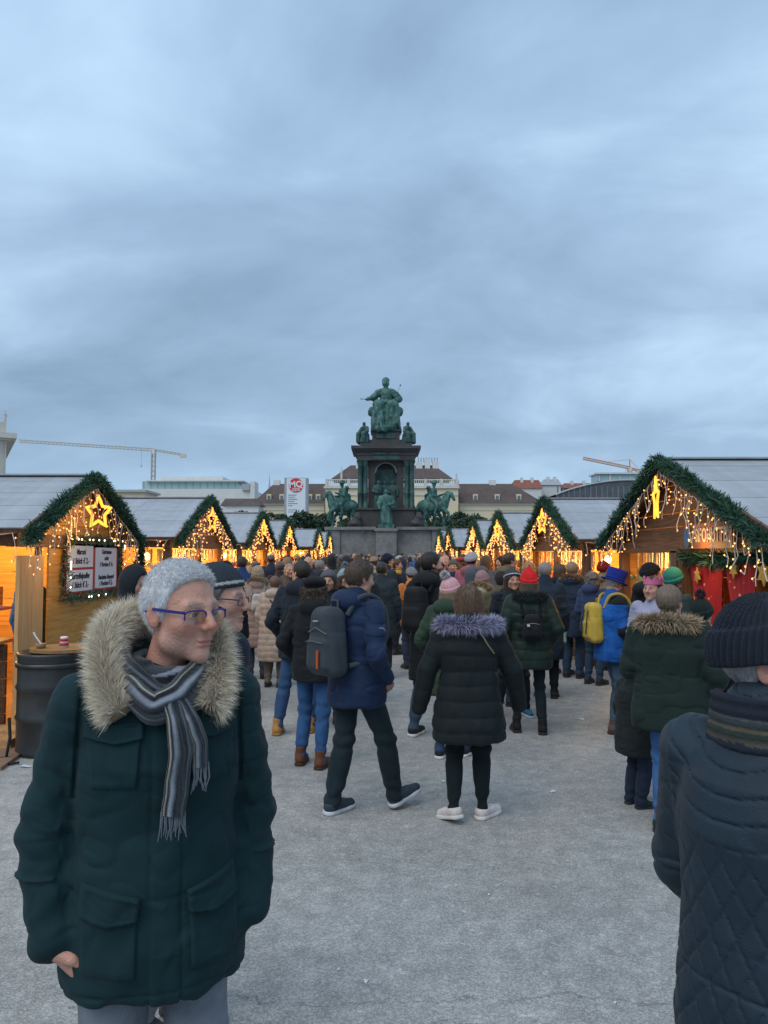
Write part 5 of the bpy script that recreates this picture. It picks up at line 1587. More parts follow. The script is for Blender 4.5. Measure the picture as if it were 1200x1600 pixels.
def fur_ring(path, rad, n, ln, width, seed, rc, tc, parent, name='fur_trim', droop=.25):
    r = np.random.default_rng(seed)
    pts = np.asarray(path, float)
    # smooth the path
    t = np.linspace(0, 1, len(pts)); tt = np.linspace(0, 1, 60)
    for _ in range(2):
        pts = np.stack([np.interp(tt, np.linspace(0, 1, len(pts)), pts[:, i]) for i in range(3)], 1)
        pts[1:-1] = (pts[:-2] + pts[1:-1] * 2 + pts[2:]) / 4
        for _ in range(6): pts[1:-1] = (pts[:-2] + pts[1:-1] * 2 + pts[2:]) / 4
    s = r.uniform(0, len(pts) - 1.001, n); i = s.astype(int); f = (s - i)[:, None]
    C0 = pts[i] * (1 - f) + pts[i + 1] * f
    T = pts[i + 1] - pts[i]; T /= np.linalg.norm(T, axis=1)[:, None] + 1e-9
    d = r.normal(size=(n, 3)); d -= T * (d * T).sum(1)[:, None]; d /= np.linalg.norm(d, axis=1)[:, None] + 1e-9
    me = fur_mesh(C0 + d * rad * r.uniform(.6, 1, (n, 1)), d + T * .35, ln, width, seed, rc, tc, droop)
    core = MB(); core.tube(pts[::3], rad * .95, 8); 
    fo = obj(name, me, fur_mat(), parent)
    obj('fur_base', core.mesh('fur_base', True), fabric('fur_base_%s' % seed, [c * .8 for c in rc]), fo)
    return fo

SKIN = (.50, .27, .19)
def skin_mat(): return mat('skin', SKIN, .5, tint=True, var=.13, vscale=55, bump=.35, bscale=170, spec=.35, sub=.1)
PN = [0]
def person(label, loc, yaw, H=1.75, h=.011, group='people in the market lane', coat=None, legs=None, head=None, arms=('hang', 'hang'), hands=None, lean=0.0, body_h=None, fine=None, wide=1.0, tilt=0.0):
    """coat: col, hem, bulk, puff, hood, collar, len; legs: col, feet poses; head: yaw, pitch, hair, hat ..."""
    PN[0] += 1; sd = PN[0] * 1.37
    coat = dict(dict(col=(.02, .022, .025), hem=.72, bulk=1.0, puff=0, hood=True, flare=1.0, arm=1.0, amp=.008, rough=.8), **(coat or {}))
    legs = dict(dict(col=(.03, .04, .07), w=1.0, shoe='shoe', shoecol=(.03, .03, .03), sole=(.03, .03, .03), feet=((0, 0, 0), (0, 0, 0)), toe=(0, 0)), **(legs or {}))
    head = dict(dict(yaw=0, pitch=0, hair='short', haircol=(.05, .035, .025), hat=None, skin=SKIN, face=False, fat=1.0), **(head or {}))
    full = h < .0061
    if hands is None: hands = h < .0101
    s = H / 1.75
    root = empty('person', (loc[0], loc[1], 0), yaw, s, label, 'person', group)
    root.rotation_euler = (tilt, 0, yaw)
    hem = coat['hem']
    sh = [(sx * .178 * wide, lean * .5, 1.415) for sx in (-1, 1)]
    aj = []
    for i, sx in enumerate((-1, 1)):
        a = ARMS[arms[i]] if isinstance(arms[i], str) else arms[i]
        aj.append([Vector((sx * a[0][0] * wide, a[0][1], a[0][2])), Vector((sx * a[1][0] * (wide * .5 + .5), a[1][1], a[1][2]))])
    hc = np.array(head.get('pos', (0, .025 + lean, 1.628)), np.float32); HM = rotm(head['yaw'], head['pitch'], head.get('roll', 0))
    lj = []
    for i, sx in enumerate((-1, 1)):
        f = legs['feet'][i]; ank = Vector((sx * .1 + f[0], -.02 + f[1], .085 + f[2])); hip = Vector((sx * .092, 0, .9))
        mid = (hip + ank) / 2; dl = (ank - hip).length
        bend = math.sqrt(max(0, .415 ** 2 - (dl / 2) ** 2)) if dl < .83 else .012
        kn = mid + Vector((0, min(.22, bend), 0)); kn.z = max(kn.z, .3); lj.append((hip, kn, ank))
    bulk, am = coat['bulk'], coat['arm']
    zs = np.array([hem, hem + .12, .95 if hem < .8 else hem + .16, 1.12 if hem < .95 else hem + .22, 1.28, 1.39, 1.46, 1.5])
    zs = np.maximum.accumulate(zs + np.arange(8) * 1e-4)
    rx = np.array([.2 * coat['flare'], .205 * coat['flare'], .195, .18, .193, .178, .115, .075]) * bulk * wide
    ry = np.array([.16 * coat['flare'], .162 * coat['flare'], .152, .14, .15, .13, .09, .07]) * bulk
    cy = np.array([0, 0, 0, 0, .0, lean * .3, lean * .5, lean * .6]) - .005
    pf, amp = coat['puff'], coat['amp']
    quilt = coat.get('quilt', 0)
    def fhood(P):
        Q = (P - hc) @ HM
        hd = ell(Q, (0, -.02, .015), (.115, .125, .145)) + .008 * vnoise(Q, 14, sd)
        hd = smin(hd, rcone(Q, (0, -.03, -.05), (0, -.03, -.17), .1, .115), .04)
        return smax(hd, -ell(Q, (0, .13, -.02), (.078, .12, .115)), .012)
    fd = coat.get('fold', .72)
    def fcoat(P):
        d = loft(P, zs, [0] * 8, cy, rx, ry, .03, 2.3)
        n1 = vnoise(P, (9, 9, 6), sd); n2 = None
        if pf: d = d - amp * (np.abs(np.sin(math.pi * (P[:, 2] + .035 * n1) / pf)) ** .36 - .6) + .018 * n1 + .012 * vnoise(P, (24, 24, 10), sd)
        else:
            n2 = vnoise(P, (8, 8, 15), sd + 3)
            n2 = np.clip(1 - np.abs(n2) / .16, 0, 1) ** 2 * .011 + n2 * .016
            d = d + fd * (.016 * n1 + n2)
        for i, sx in enumerate((-1, 1)):
            e, w = aj[i]
            if far(sh[i], e, .11) is not None and far(e, w, .1) is not None: continue
            d1, t1 = seg(P, sh[i], e); d2, t2 = seg(P, e, w)
            a1 = d1 - (.076 + (.064 - .076) * t1) * am * bulk ** .5; a2 = d2 - (.064 + (.05 - .064) * t2) * am * bulk ** .5
            a = smin(a1, a2, .02)
            u = np.where(d1 < d2, t1 * .29, .29 + t2 * .24)
            if pf: a = a - amp * .7 * (np.abs(np.sin(math.pi * (u + .02 * n1) / (pf * .9))) ** .36 - .6) + .018 * n1
            else: a = a + fd * (.008 * np.sin(u * 70 + 5 * n1) * np.exp(-((u - .27) / .12) ** 2) + n2 * 1.1 + .012 * n1)
            d = smin(d, a, .025)
        d = smin(d, rcone(P, (0, lean * .6 - .01, 1.42), (0, lean * .7, coat.get('ctop', 1.515)), .1, .078 * coat.get('collar', 1.0)), .03)
        if coat['hood'] is True:
            d = smin(d, ell(P, (0, -.1 + lean * .6, 1.475), (.135, .085, .085)) + .02 * n1, .035)
        if coat['hood'] == 'up':
            d = smin(d, noctx(fhood, P), .03)
        return d.astype(np.float32)
    cm = coat.get('mat') or fabric('coat_%d' % PN[0], coat['col'], coat['rough'])
    xs_ = [abs(v.x) for a in aj for v in a] + [.26 * bulk]; ys_ = [v.y for a in aj for v in a] + [-.2 * bulk, .2 * bulk]
    xm = max(xs_) + .11
    lo = (-xm, min(ys_) - .11, hem - .06); hi = (xm, max(ys_) + .11, 1.9 if coat['hood'] == 'up' else 1.62)
    co = obj('coat', sdf_mesh('coat', coat['wrap'](fcoat) if coat.get('wrap') else fcoat, lo, hi, h, True), cm, root)
    # trousers
    lw = legs['w']
    def flegs(P):
        d = ell(P, (0, -.01, .9), (.155 * lw ** .5, .12, .11))
        n1 = vnoise(P, (10, 10, 9), sd); wr = .007 * np.sin(P[:, 2] * 60 + 5 * n1) * (np.exp(-((P[:, 2] - .5) / .09) ** 2) + np.exp(-((P[:, 2] - .14) / .08) ** 2)) + .011 * n1
        for i, sx in enumerate((-1, 1)):
            hp, kn, an = lj[i]
            if far(hp, kn, .12) is not None and far(kn, an, .1) is not None: continue
            a1, t1 = seg(P, hp, kn); a2, t2 = seg(P, kn, an + Vector((0, 0, -.02)))
            a = smin(a1 - (.088 - .026 * t1) * lw, a2 - (.062 - (.012 + legs.get('taper', 0)) * t2 + .009 * np.sin(np.pi * np.minimum(1, t2 * 1.25))) * lw, .03)
            a = a + wr
            d = smin(d, a, .03)
        return d.astype(np.float32)
    lm = legs.get('mat') or fabric('trousers_%d' % PN[0], legs['col'], .85, var=.32)
    obj('trousers', sdf_mesh('trousers', flegs, (-.3, min(-.17, *[j[2].y - .1 for j in lj]), .02), (.3, max(.17, *[j[2].y + .1 for j in lj], *[j[1].y + .1 for j in lj]), 1.03), h, True), lm, root)
    # shoes
    up, so = shoe_mesh(legs['shoe'])
    for i, sx in enumerate((-1, 1)):
        an = lj[i][2]; f = legs['feet'][i]
        so_ = up.copy() if False else up
        o = bpy.data.objects.new('shoe', up); COL.objects.link(o); o.parent = root
        if not up.materials: up.materials.append(fabric('shoe_default', (.03, .03, .03), .6))
        o.material_slots[0].link = 'OBJECT'; o.material_slots[0].material = fabric('shoe_%d' % PN[0], legs['shoecol'], .6)
        p = legs['toe'][i]
        o.rotation_euler = (p, 0, -sx * .12 + legs.get('toeyaw', (0, 0))[i])
        M_ = Euler(o.rotation_euler).to_matrix(); off = M_ @ Vector((0, -.03, .085))
        o.location = an - off
        q = bpy.data.objects.new('sole', so); COL.objects.link(q); q.parent = o
        if not so.materials: so.materials.append(fabric('sole_default', (.03, .03, .03), .6))
        q.material_slots[0].link = 'OBJECT'; q.material_slots[0].material = fabric('sole_%d' % PN[0], legs['sole'], .6)
    # body: one skin from head to hands and feet, slim inside the clothes
    hp_ = []
    hd_c = []
    if hands:
        for i, sx in enumerate((-1, 1)):
            e, w = aj[i]; fw = (w - e).normalized()
            hd = head.get('hand', {}).get(i, {})
            hp_.append(hand_prims(w + fw * .005, hd.get('fw', fw), hd.get('up', (0, .8, .35)), -sx if True else sx, hd.get('curl', .55))); hd_c.append(w + fw * .08)
    bh = body_h or (.0085 if head['face'] else .011)
    fn = (bh < .006) if fine is None else fine
    hf = bounded(lambda P: head_sdf((P - hc) @ HM, head['fat'], fn), hc, .17)
    def mk(pr):
        def g(P):
            d = None
            for a, b, r1, r2, k in pr:
                q = rcone(P, a, b, r1, r2); d = q if d is None else smin(d, q, k)
            return d
        return g
    hfs = [bounded(mk(p), c, .15) for p, c in zip(hp_, hd_c)]
    def fbody(P):
        d = hf(P)
        d = smin(d, rcone(P, (0, -.015 + lean * .6, 1.42), hc + HM @ np.array([0, -.02, -.06], np.float32), .056, .052), .025)
        d = smin(d, rcone(P, (0, -.01, 1.36), (0, 0, 1.0 if full else 1.3), .09, .08), .04)
        for i in (0, 1):
            if not hands: break
            e, w = aj[i]
            d = smin(d, rcone(P, (sh[i][0] * .6, sh[i][1], 1.39), (sh[i][0] * .95, sh[i][1], 1.39), .045, .04), .03)
            d = smin(d, rcone(P, sh[i], e, .036, .032), .01); d = smin(d, rcone(P, e, w, .032, .025), .01)
            if not full: continue
            hp, kn, an = lj[i]
            d = smin(d, rcone(P, (hp.x * .8, 0, .98), kn, .05, .035), .02); d = smin(d, rcone(P, kn, an, .035, .028), .01)
        for q in hfs: d = smin(d, q(P), .008)
        return d.astype(np.float32)
    V, F = polygonise(fbody, (-xm - .1, min(ys_ + [j[2].y for j in lj]) - .2, .04 if full else (.7 if hands else 1.15)), (xm + .1, max(ys_ + [j[2].y for j in lj]) + .2, 1.82), bh, True)
    me = mesh_np('body', V, F)
    sk = np.array(head['skin']); tint = np.tile(sk, (len(V), 1)).astype(np.float32)
    Q = ((V - hc) @ HM).astype(np.float32); X = np.abs(Q[:, 0])
    red = np.exp(-(((X - .04) / .02) ** 2 + ((Q[:, 2] + .03) / .022) ** 2)) * (Q[:, 1] > .03) + np.exp(-((X / .014) ** 2 + ((Q[:, 2] + .03) / .014) ** 2)) * (Q[:, 1] > .09) + (X > .078) * (np.abs(Q[:, 2]) < .05) * .35
    red = red * (np.abs(Q[:, 2]) < .12)
    tint *= 1 - red[:, None] * np.array([.02, .22, .22])
    lip = np.exp(-((X / .02) ** 4 + ((Q[:, 2] + .068) / .011) ** 4)) * (Q[:, 1] > .075)
    tint = tint * (1 - lip[:, None] * .6) + np.array([.36, .12, .10]) * lip[:, None] * .6
    bc = np.array(head.get('browcol', head['haircol']))
    arch = Q[:, 2] - (.024 + .006 * np.cos((X - .03) * 60) - .004)
    br = np.exp(-((arch / .0055) ** 4)) * (X > .012) * (X < .048) * (Q[:, 1] > .05)
    tint = tint * (1 - br[:, None] * .75) + bc * br[:, None] * .75
    if head.get('beard'):
        be = np.clip((-.03 - Q[:, 2] + np.clip(.05 - Q[:, 1], 0, .1) * .3) / .012, 0, 1) * (Q[:, 2] > -.14) * (Q[:, 1] > -.02) * (1 - lip)
        tint = tint * (1 - be[:, None] * .85) + np.array(head['haircol']) * be[:, None] * .85
    if head.get('stubble'):
        be = np.clip((-.035 - Q[:, 2] + np.clip(.05 - Q[:, 1], 0, .1) * .3) / .02, 0, 1) * (Q[:, 2] > -.14) * (Q[:, 1] > -.01) * (1 - lip) * (.6 + .8 * vnoise(Q, 120))
        tint = tint * (1 - be[:, None] * .3) + np.array([.30, .27, .26]) * be[:, None] * .3
    tint *= 1 + (.10 * vnoise(Q, 38) + .12 * vnoise(Q, 14))[:, None] * np.array([.5, 1, 1])
    if not fn:   # small faces: the lash line stays readable
        ey = np.exp(-(((X - .031) / .011) ** 4 + ((Q[:, 2] + .0) / .006) ** 4)) * (Q[:, 1] > .05)
        tint = tint * (1 - ey[:, None] * .75) + np.array([.03, .025, .02]) * ey[:, None] * .75
    if head.get('shave') is not None:
        ln_ = np.clip(-hair_line(Q, 'short') / .01, 0, 1) * (head_core(Q) > -.02) * (np.linalg.norm(Q, axis=1) < .15)
        tint = tint * (1 - ln_[:, None] * .8) + np.array(head['shave']) * ln_[:, None] * .8
    set_col(me, tint)
    body = obj('body', me, skin_mat(), root)
    def at_head(o):
        o.location = hc; o.rotation_euler = Euler((head['pitch'], head.get('roll', 0), head['yaw']), 'XYZ'); return o
    if head['face'] and fn:
        for sx in (-1, 1):
            p = hc + HM @ np.array([sx * .0315, .0782, 0], np.float32)
            o = obj('eye', eye_mesh(), None, root); o.location = p
            o.rotation_euler = (Matrix(HM.tolist()).to_4x4() @ Euler((R(-90), 0, head.get('gaze', 0)), 'XYZ').to_matrix().to_4x4()).to_euler()
    if head['hair']:
        hs = max(.004, h * .55) if head['hair'] in ('short', 'receding') else h * .7
        hm = mat('hair_%d' % PN[0], head['haircol'], .55, var=.45, vscale=30, stretch=(3, 3, .4), bump=.6, bscale=60, spec=.4)
        at_head(obj('hair', sdf_mesh('hair', lambda Q: (smax(hair_sdf(Q, head['hair'], sd), Q[:, 2] - (head['hat'].get('cut', .03) + .012 + Q[:, 1] * head['hat'].get('slope', .2)), .004) if head['hat'] and head['hat']['kind'] != 'crown' else hair_sdf(Q, head['hair'], sd)).astype(np.float32), (-.17, -.2, -.3), (.17, .16, .17), hs), hm, root))
    hat = head['hat']
    if hat:
        kind = hat['kind']; hcg = fabric('hat_%d' % PN[0], hat['col'], .95, bump=.6, bscale=160)
        if kind in ('beanie', 'beret', 'cap'):
            ho = at_head(obj('hat', sdf_mesh('hat', lambda Q: hat_sdf(Q, kind, hat).astype(np.float32), (-.15, -.18, -.08), (.15, .22, .26), hat.get('h', max(.0045, h * .55))), hcg, root))
            if hat.get('stripe'):
                hv = np.zeros(len(ho.data.vertices) * 3, np.float32); ho.data.vertices.foreach_get('co', hv); hv = hv.reshape(-1, 3)
                tb = np.abs(hv[:, 2] - (hat.get('cut', .028) + hv[:, 1] * hat.get('slope', .35) + .02)) < .0055
                tt_ = np.tile(np.array(hat['col']), (len(hv), 1)); tt_[tb] = hat['stripe']; set_col(ho.data, tt_)
                ho.data.materials.clear(); ho.data.materials.append(mat('hat_tint', (1, 1, 1), .95, tint=True, var=.2, vscale=30, bump=.6, bscale=160))
            if hat.get('pom'):
                r = np.random.default_rng(PN[0]); d = r.normal(size=(900, 3)); d /= np.linalg.norm(d, axis=1)[:, None]
                pm = obj('pompom', fur_mesh(np.array(hat.get('pompos', (0, -.02, .175))) + d * .02, d, .035, .0022, PN[0], [c * .7 for c in hat['pom']], hat['pom'], 0.05, .2), fur_mat(), ho)
        elif kind == 'bucket':
            mb = MB(); mb.lathe([(.088, .02), (.145, .018), (.146, .026), (.094, .04), (.1, .07), (.108, .155), (.104, .163), (0, .166)], (0, -.012, 0), 32, .92, 1.08)
            mb.lathe([(.097, .042), (.1, .042), (.103, .062), (.1, .062)], (0, -.012, 0), 32, .93, 1.09)
            at_head(mb.build('hat', hcg, root, smooth=True))
        elif kind == 'crown':
            mb = MB(); n = 40; V_ = []; 
            for k_, zz in ((0, .05), (1, 0)):
                for i in range(n):
                    a = i / n * 2 * math.pi; sp = abs(((i / n * 8) % 1) - .5) * 2
                    for rr in ((.098, .09) if k_ == 0 else (.101, .093)):
                        V_.append((rr * .93 * math.sin(a), -.012 + rr * 1.08 * math.cos(a), .045 if k_ == 0 else .085 + .045 * sp))
            F_ = []
            for i in range(n):
                j = (i + 1) % n
                F_ += [[2*i, 2*j, 2*n + 2*j, 2*n + 2*i], [2*j+1, 2*i+1, 2*n+2*i+1, 2*n+2*j+1], [2*n+2*i, 2*n+2*j, 2*n+2*j+1, 2*n+2*i+1]]
            mb.add(V_, F_); at_head(mb.build('crown_hat', hcg, root))
    if head.get('glasses'):
        gl = MB()
        for sx in (-1, 1):
            pts = []
            for i in range(20):
                a = i / 20 * 2 * math.pi; cx, cz = math.cos(a), math.sin(a)
                pts.append((sx * .034 + .0245 * np.sign(cx) * abs(cx) ** .55, .1 - .006 * abs(cx), -.003 + .0155 * np.sign(cz) * abs(cz) ** .6))
            gl.tube(pts, .0016, 5, closed=True)
            gl.tube([(sx * .0585, .094, .004), (sx * .076, .06, .006), (sx * .083, .0, .008), (sx * .083, -.03, -.004)], [.0028, .003, .0028, .0025], 6)
        gl.tube([(-.0095, .1, .002), (0, .104, .005), (.0095, .1, .002)], .0017, 5)
        go = at_head(gl.build('glasses', mat('glasses_%d' % PN[0], head['glasses'], .3, var=.02, spec=.5), root, smooth=True))
    return root, dict(coat=fcoat, hc=hc, HM=HM, aj=aj, sd=sd, body=me, co=co)

def strands(root, n, ln, width, comb, seed, dark, light, rnd=.2, lift=.3):
    """loose hairs over the hair of a person"""
    ho = [c for c in root.children if c.name.split('.')[0] == 'hair'][0]
    m = len(ho.data.vertices); co = np.zeros(m * 3, np.float32); no = np.zeros(m * 3, np.float32)
    ho.data.vertices.foreach_get('co', co); ho.data.vertex_normals.foreach_get('vector', no)
    r = np.random.default_rng(seed); k = r.integers(0, m, n)
    C = co.reshape(-1, 3)[k] + r.normal(size=(n, 3)) * .003; N = no.reshape(-1, 3)[k]
    D = N * lift + np.asarray(comb) * 1.0; D = D - N * np.clip((D * N).sum(1), -9, 0)[:, None]
    me = fur_mesh(C - N * .002, D, ln, width, seed, dark, light, .3, rnd, .35); me.name = 'hair_strands'
    return obj('hair_strands', me, fur_mat(), ho)

def rucksack(label, ref, col, size=(.3, .17, .46), z=1.2, y=-.2, strapcol=None, accents=(), group=None, shape=0.0):
    """bag worn on the back of person ref"""
    b = empty('backpack', ref.location, ref.rotation_euler.z, ref.scale[0], label, 'backpack', group)
    w, d, hh = size[0] / 2, size[1] / 2, size[2] / 2
    def f(P):
        q = P - A3((0, y - d, z))
        tp = 1 - .22 * np.clip((q[:, 2] / hh), -1, 1) - shape * np.abs(q[:, 2] / hh) ** 2
        Q = np.stack([q[:, 0] / np.clip(tp, .5, 1.3), q[:, 1], q[:, 2]], 1)
        k = rbox(Q, (0, 0, 0), (w * .9, d, hh), min(d, w) * .75)
        k = smin(k, rbox(Q, (0, -d * .75, -hh * .35), (w * .72, d * .5, hh * .48), .04), .012)
        k = k + .004 * vnoise(P, 14) + .0035 * np.exp(-((Q[:, 2] - hh * .3) / .008) ** 2)
        return (k * .85).astype(np.float32)
    m = fabric('bag_%s' % label[:18], col, .75)
    obj('bag', sdf_mesh('bag', f, (-w - .08, y - 2 * d - .12, z - hh - .08), (w + .08, y + .08, z + hh + .08), .0095), m, b)
    sm = fabric('bagstrap_%s' % label[:18], strapcol or [c * .6 for c in col], .8)
    for sx in (-1, 1):
        mb = MB(); pts = [(sx * .09, y + .01, z + hh * .75), (sx * .115, -.1, 1.5), (sx * .125, -.0, 1.525), (sx * .13, .09, 1.49), (sx * .14, .155, 1.38), (sx * .16, .14, 1.22), (sx * .19, .02, 1.08), (sx * .12, y, z - hh * .7)]
        V = []; P_ = np.array(pts); tt = np.linspace(0, 1, 40); cum = np.linspace(0, 1, len(P_))
        C = np.stack([np.interp(tt, cum, P_[:, i]) for i in range(3)], 1)
        for _ in range(4): C[1:-1] = (C[:-2] + 2 * C[1:-1] + C[2:]) / 4
        mb.tube(C, .019, 8); o = mb.build('strap', sm, b, smooth=True)
    for nm, c, pts, r in accents:
        MB().tube([(p[0], y - 2 * d + p[1], z + p[2]) for p in pts], r, 6).build(nm, fabric('acc_%s_%s' % (nm, label[:10]), c, .5), b, smooth=True)
    MB().tube([(-.035, y - .03, z + hh - .01), (-.03, y - .03, z + hh + .04), (.03, y - .03, z + hh + .04), (.035, y - .03, z + hh - .01)], .009, 6).build('handle', sm, b, smooth=True)
    return b
# ================================================================== PEOPLE in the lane, near to far
def pl(px, Y): return (GX(px, Y), Y)
def cam_yaw(px, Y): return math.atan2(GX(px, Y), -Y)     # yaw that faces the camera
JEANS = (.035, .075, .17); JEANS_D = (.022, .045, .10); BLACK = (.011, .013, .015); NAVY = (.012, .022, .05)
WHITE = (.6, .58, .56)

# woman in black puffer with violet fur hood, from behind
Y = 5.45
p, k = person('woman seen from behind in black puffer coat with violet fur hood', pl(731, Y), R(-3), 1.62, .009,
    coat=dict(col=(.008, .013, .014), hem=.60, bulk=1.15, flare=1.12, puff=.112, amp=.011, arm=1.08, rough=.65), wide=1.04,
    legs=dict(col=(.006, .012, .014), w=1.1, taper=.014, shoe='sneaker', shoecol=(.62, .55, .52), sole=(.6, .58, .55), feet=((-.02, -.04, .03), (.0, .06, 0)), toe=(-.25, 0), toeyaw=(.5, -.6)),
    head=dict(hair='bob', haircol=(.12, .07, .045), yaw=.12), hands=False, arms=(((.30, -.04, 1.12), (.37, -.02, .83)), ((.31, .0, 1.12), (.38, .1, .84))))
fur_ring([(-.19, .06, 1.40), (-.21, -.05, 1.47), (-.15, -.135, 1.475), (0, -.165, 1.47), (.15, -.135, 1.475), (.21, -.05, 1.47), (.19, .06, 1.40)], .036, 5200, .062, .0022, 51, (.07, .07, .13), (.50, .50, .68), p)
strands(p, 5000, .055, .0011, (0, -.15, -1), 81, (.06, .035, .022), (.24, .145, .09), .12)
MB().tube([(.09, -.19, 1.40), (.13, -.18, 1.33), (.18, -.14, 1.26)], .006, 6).build('bag_chain', mat('chain_gold', (.35, .27, .17), .4, metal=.6), p, smooth=True)

# man in navy parka with grey rucksack, walking to the right
Y = 5.6
p, k = person('man in navy parka walking to the right with grey rucksack', pl(558, Y), R(-48), 1.79, .009,
    coat=dict(col=(.010, .024, .062), hem=.74, bulk=1.1, rough=.7),
    legs=dict(col=(.012, .022, .028), w=1.12, shoe='sneaker', shoecol=(.03, .045, .06), sole=(.5, .52, .54), feet=((.0, -.12, .0), (.02, .27, .03)), toe=(0, .3)),
    head=dict(hair='short', haircol=(.07, .045, .03), yaw=-.15, pitch=-.1, face=True), arms=('pocket', 'pocket'))
strands(p, 3500, .016, .0011, (0, .3, -.3), 82, (.035, .022, .015), (.12, .075, .05), .3, .5)
rucksack('grey rucksack with orange stripe worn by man in navy parka', p, (.04, .05, .06), (.30, .18, .47), 1.21, -.17, (.05, .06, .07),
    accents=(('orange_stripe', (.5, .09, .02), [(.05, -.038, -.17), (.05, -.038, -.05)], .009), ('zip', (.10, .11, .12), [(-.1, .0, .06), (0, -.02, .1), (.1, .0, .06)], .004), ('zip', (.10, .11, .12), [(-.09, -.03, .0), (0, -.042, .01), (.09, -.03, .0)], .004), ('badge', (.3, .33, .36), [(-.02, -.02, .14), (.03, -.02, .145)], .006)), shape=.05)
mb = MB(); mb.lathe([(0, 0), (.032, 0), (.032, .006), (0, .006)], n=18); bd = mb.build('sleeve_badge', fabric('badge_violet', (.3, .22, .4)), p)
bd.location = (.30, -.04, 1.28); bd.rotation_euler = (R(10), R(90), 0)

# woman in black beret with curly hair
Y = 6.87
p, k = person('woman in black beret, black jacket and blue jeans seen from behind', pl(492, Y), R(-14), 1.64, .010,
    coat=dict(col=BLACK, hem=.78, bulk=1.06, hood=True), legs=dict(col=(.03, .085, .20), shoe='boot', shoecol=(.14, .05, .025), sole=(.05, .03, .02), feet=((-.015, -.03, 0), (.01, -.12, .0))),
    head=dict(hair='curly', haircol=(.05, .032, .022), hat=dict(kind='beret', col=(.01, .011, .013)), yaw=-.1), arms=('pocket', 'fwd'))
strands(p, 3500, .045, .0013, (0, -.2, -.6), 83, (.03, .018, .012), (.11, .07, .045), .8, .6)
# man beside her, dark hair, tan boots
Y = 8.05
p, k = person('dark haired man in jeans and tan boots behind the beret woman', pl(470, Y), R(-10), 1.77, .011,
    coat=dict(col=(.016, .022, .032), hem=.76, bulk=1.1), legs=dict(col=(.03, .07, .15), shoe='boot', shoecol=(.45, .22, .06), sole=(.3, .16, .06), feet=((-.10, -.1, 0), (.0, .05, 0))),
    head=dict(hair='short', haircol=(.025, .018, .014), yaw=.9, face=True), arms=('pocket', 'pocket'))
# long beige puffer
Y = 10.8
p, k = person('woman in long beige puffer coat seen from behind', pl(430, Y), R(-8), 1.53, .012,
    coat=dict(col=(.44, .345, .27), hem=.42, bulk=1.2, flare=1.08, puff=.095, amp=.013, rough=.5), legs=dict(col=(.16, .13, .11), w=1.1),
    head=dict(hair='short', haircol=(.14, .08, .05)), arms=('hang', 'pocket'))
MB().tube([(-.16, .06, 1.48), (-.02, -.17, 1.38), (.12, -.2, 1.2), (.24, -.12, 1.05)], .012, 6).build('bag_strap', fabric('strap_dark', (.03, .03, .03)), p, smooth=True)
Y = 11.5
p, k = person('woman in rose brown puffer coat and beige knit hat', pl(403, Y), R(10), 1.66, .012,
    coat=dict(col=(.36, .25, .21), hem=.50, bulk=1.15, puff=.1, amp=.012, rough=.5), legs=dict(col=(.05, .06, .08)),
    head=dict(hair='bob', haircol=(.2, .13, .08), hat=dict(kind='beanie', col=(.36, .27, .19), cut=-.01, nrib=18)), arms=('hold', 'hang'))
fur_ring([(-.12, .0, 1.5), (-.1, -.12, 1.53), (0, -.15, 1.54), (.1, -.12, 1.53), (.12, .0, 1.5)], .03, 1500, .045, .004, 61, (.2, .12, .07), (.45, .32, .2), p)
rucksack('small pale rucksack worn by the woman in beige knit hat', p, (.5, .46, .42), (.2, .1, .26), 1.2, -.2)
# figures by the left stalls
Y = 6.1
p, k = person('man in black hooded jacket beside the price board', pl(210, Y), cam_yaw(210, Y) + R(38), 1.73, .010,
    coat=dict(col=(.014, .017, .022), hem=.75, bulk=1.1, hood='up'), head=dict(hair=None, face=True, yaw=.15, pitch=-.12), arms=('fwd', 'fwd'), body_h=.007)
Y = 9.0
person('man in black cap and black jacket by the second left stall', pl(352, Y), cam_yaw(352, Y) + R(150), 1.76, .012, coat=dict(col=BLACK, hood=False), head=dict(hat=dict(kind='cap', col=(.012, .012, .014)), haircol=(.2, .2, .2)))
Y = 13.0
person('man in blue jacket beside the second left stall', pl(379, Y), R(25), 1.80, .013, coat=dict(col=(.016, .045, .14), bulk=1.1, hood=False), head=dict(haircol=(.04, .03, .025), yaw=-.5))
Y = 9.2
person('woman in pale grey knit hat low behind the glasses man', pl(340, Y), R(10), 1.6, .013, coat=dict(col=(.05, .05, .055)), head=dict(hair='bob', haircol=(.2, .15, .1), hat=dict(kind='beanie', col=(.42, .44, .46), cut=.0)))
Y = 12.0
person('girl in pink jacket with long blond hair facing the camera', pl(467, Y), cam_yaw(467, Y) + R(-15), 1.62, .013, coat=dict(col=(.55, .13, .18), puff=.09, hem=.8, hood=False), legs=dict(col=(.02, .03, .05)), head=dict(hair='long', haircol=(.36, .22, .11), face=True), arms=('hold', 'fwd'))
Y = 12.3
person('man with bald head beside the girl in pink', pl(452, Y), cam_yaw(452, Y) + R(20), 1.7, .013, coat=dict(col=(.10, .07, .05)), head=dict(hair=None, face=True, shave=(.25, .18, .14)))
Y = 14.0
person('bald man in dark coat facing the camera near fourth left stall', pl(482, Y), cam_yaw(482, Y), 1.8, .014, coat=dict(col=(.03, .03, .04), hood=False), head=dict(hair=None, face=True))
Y = 8.6
person('young woman in dark grey knit hat facing the camera', pl(514, Y), cam_yaw(514, Y) + R(-8), 1.66, .011, coat=dict(col=(.018, .025, .035)), head=dict(hair='bob', haircol=(.06, .04, .03), face=True, hat=dict(kind='beanie', col=(.10, .105, .125), cut=.03, cuffh=.05)), body_h=.007)
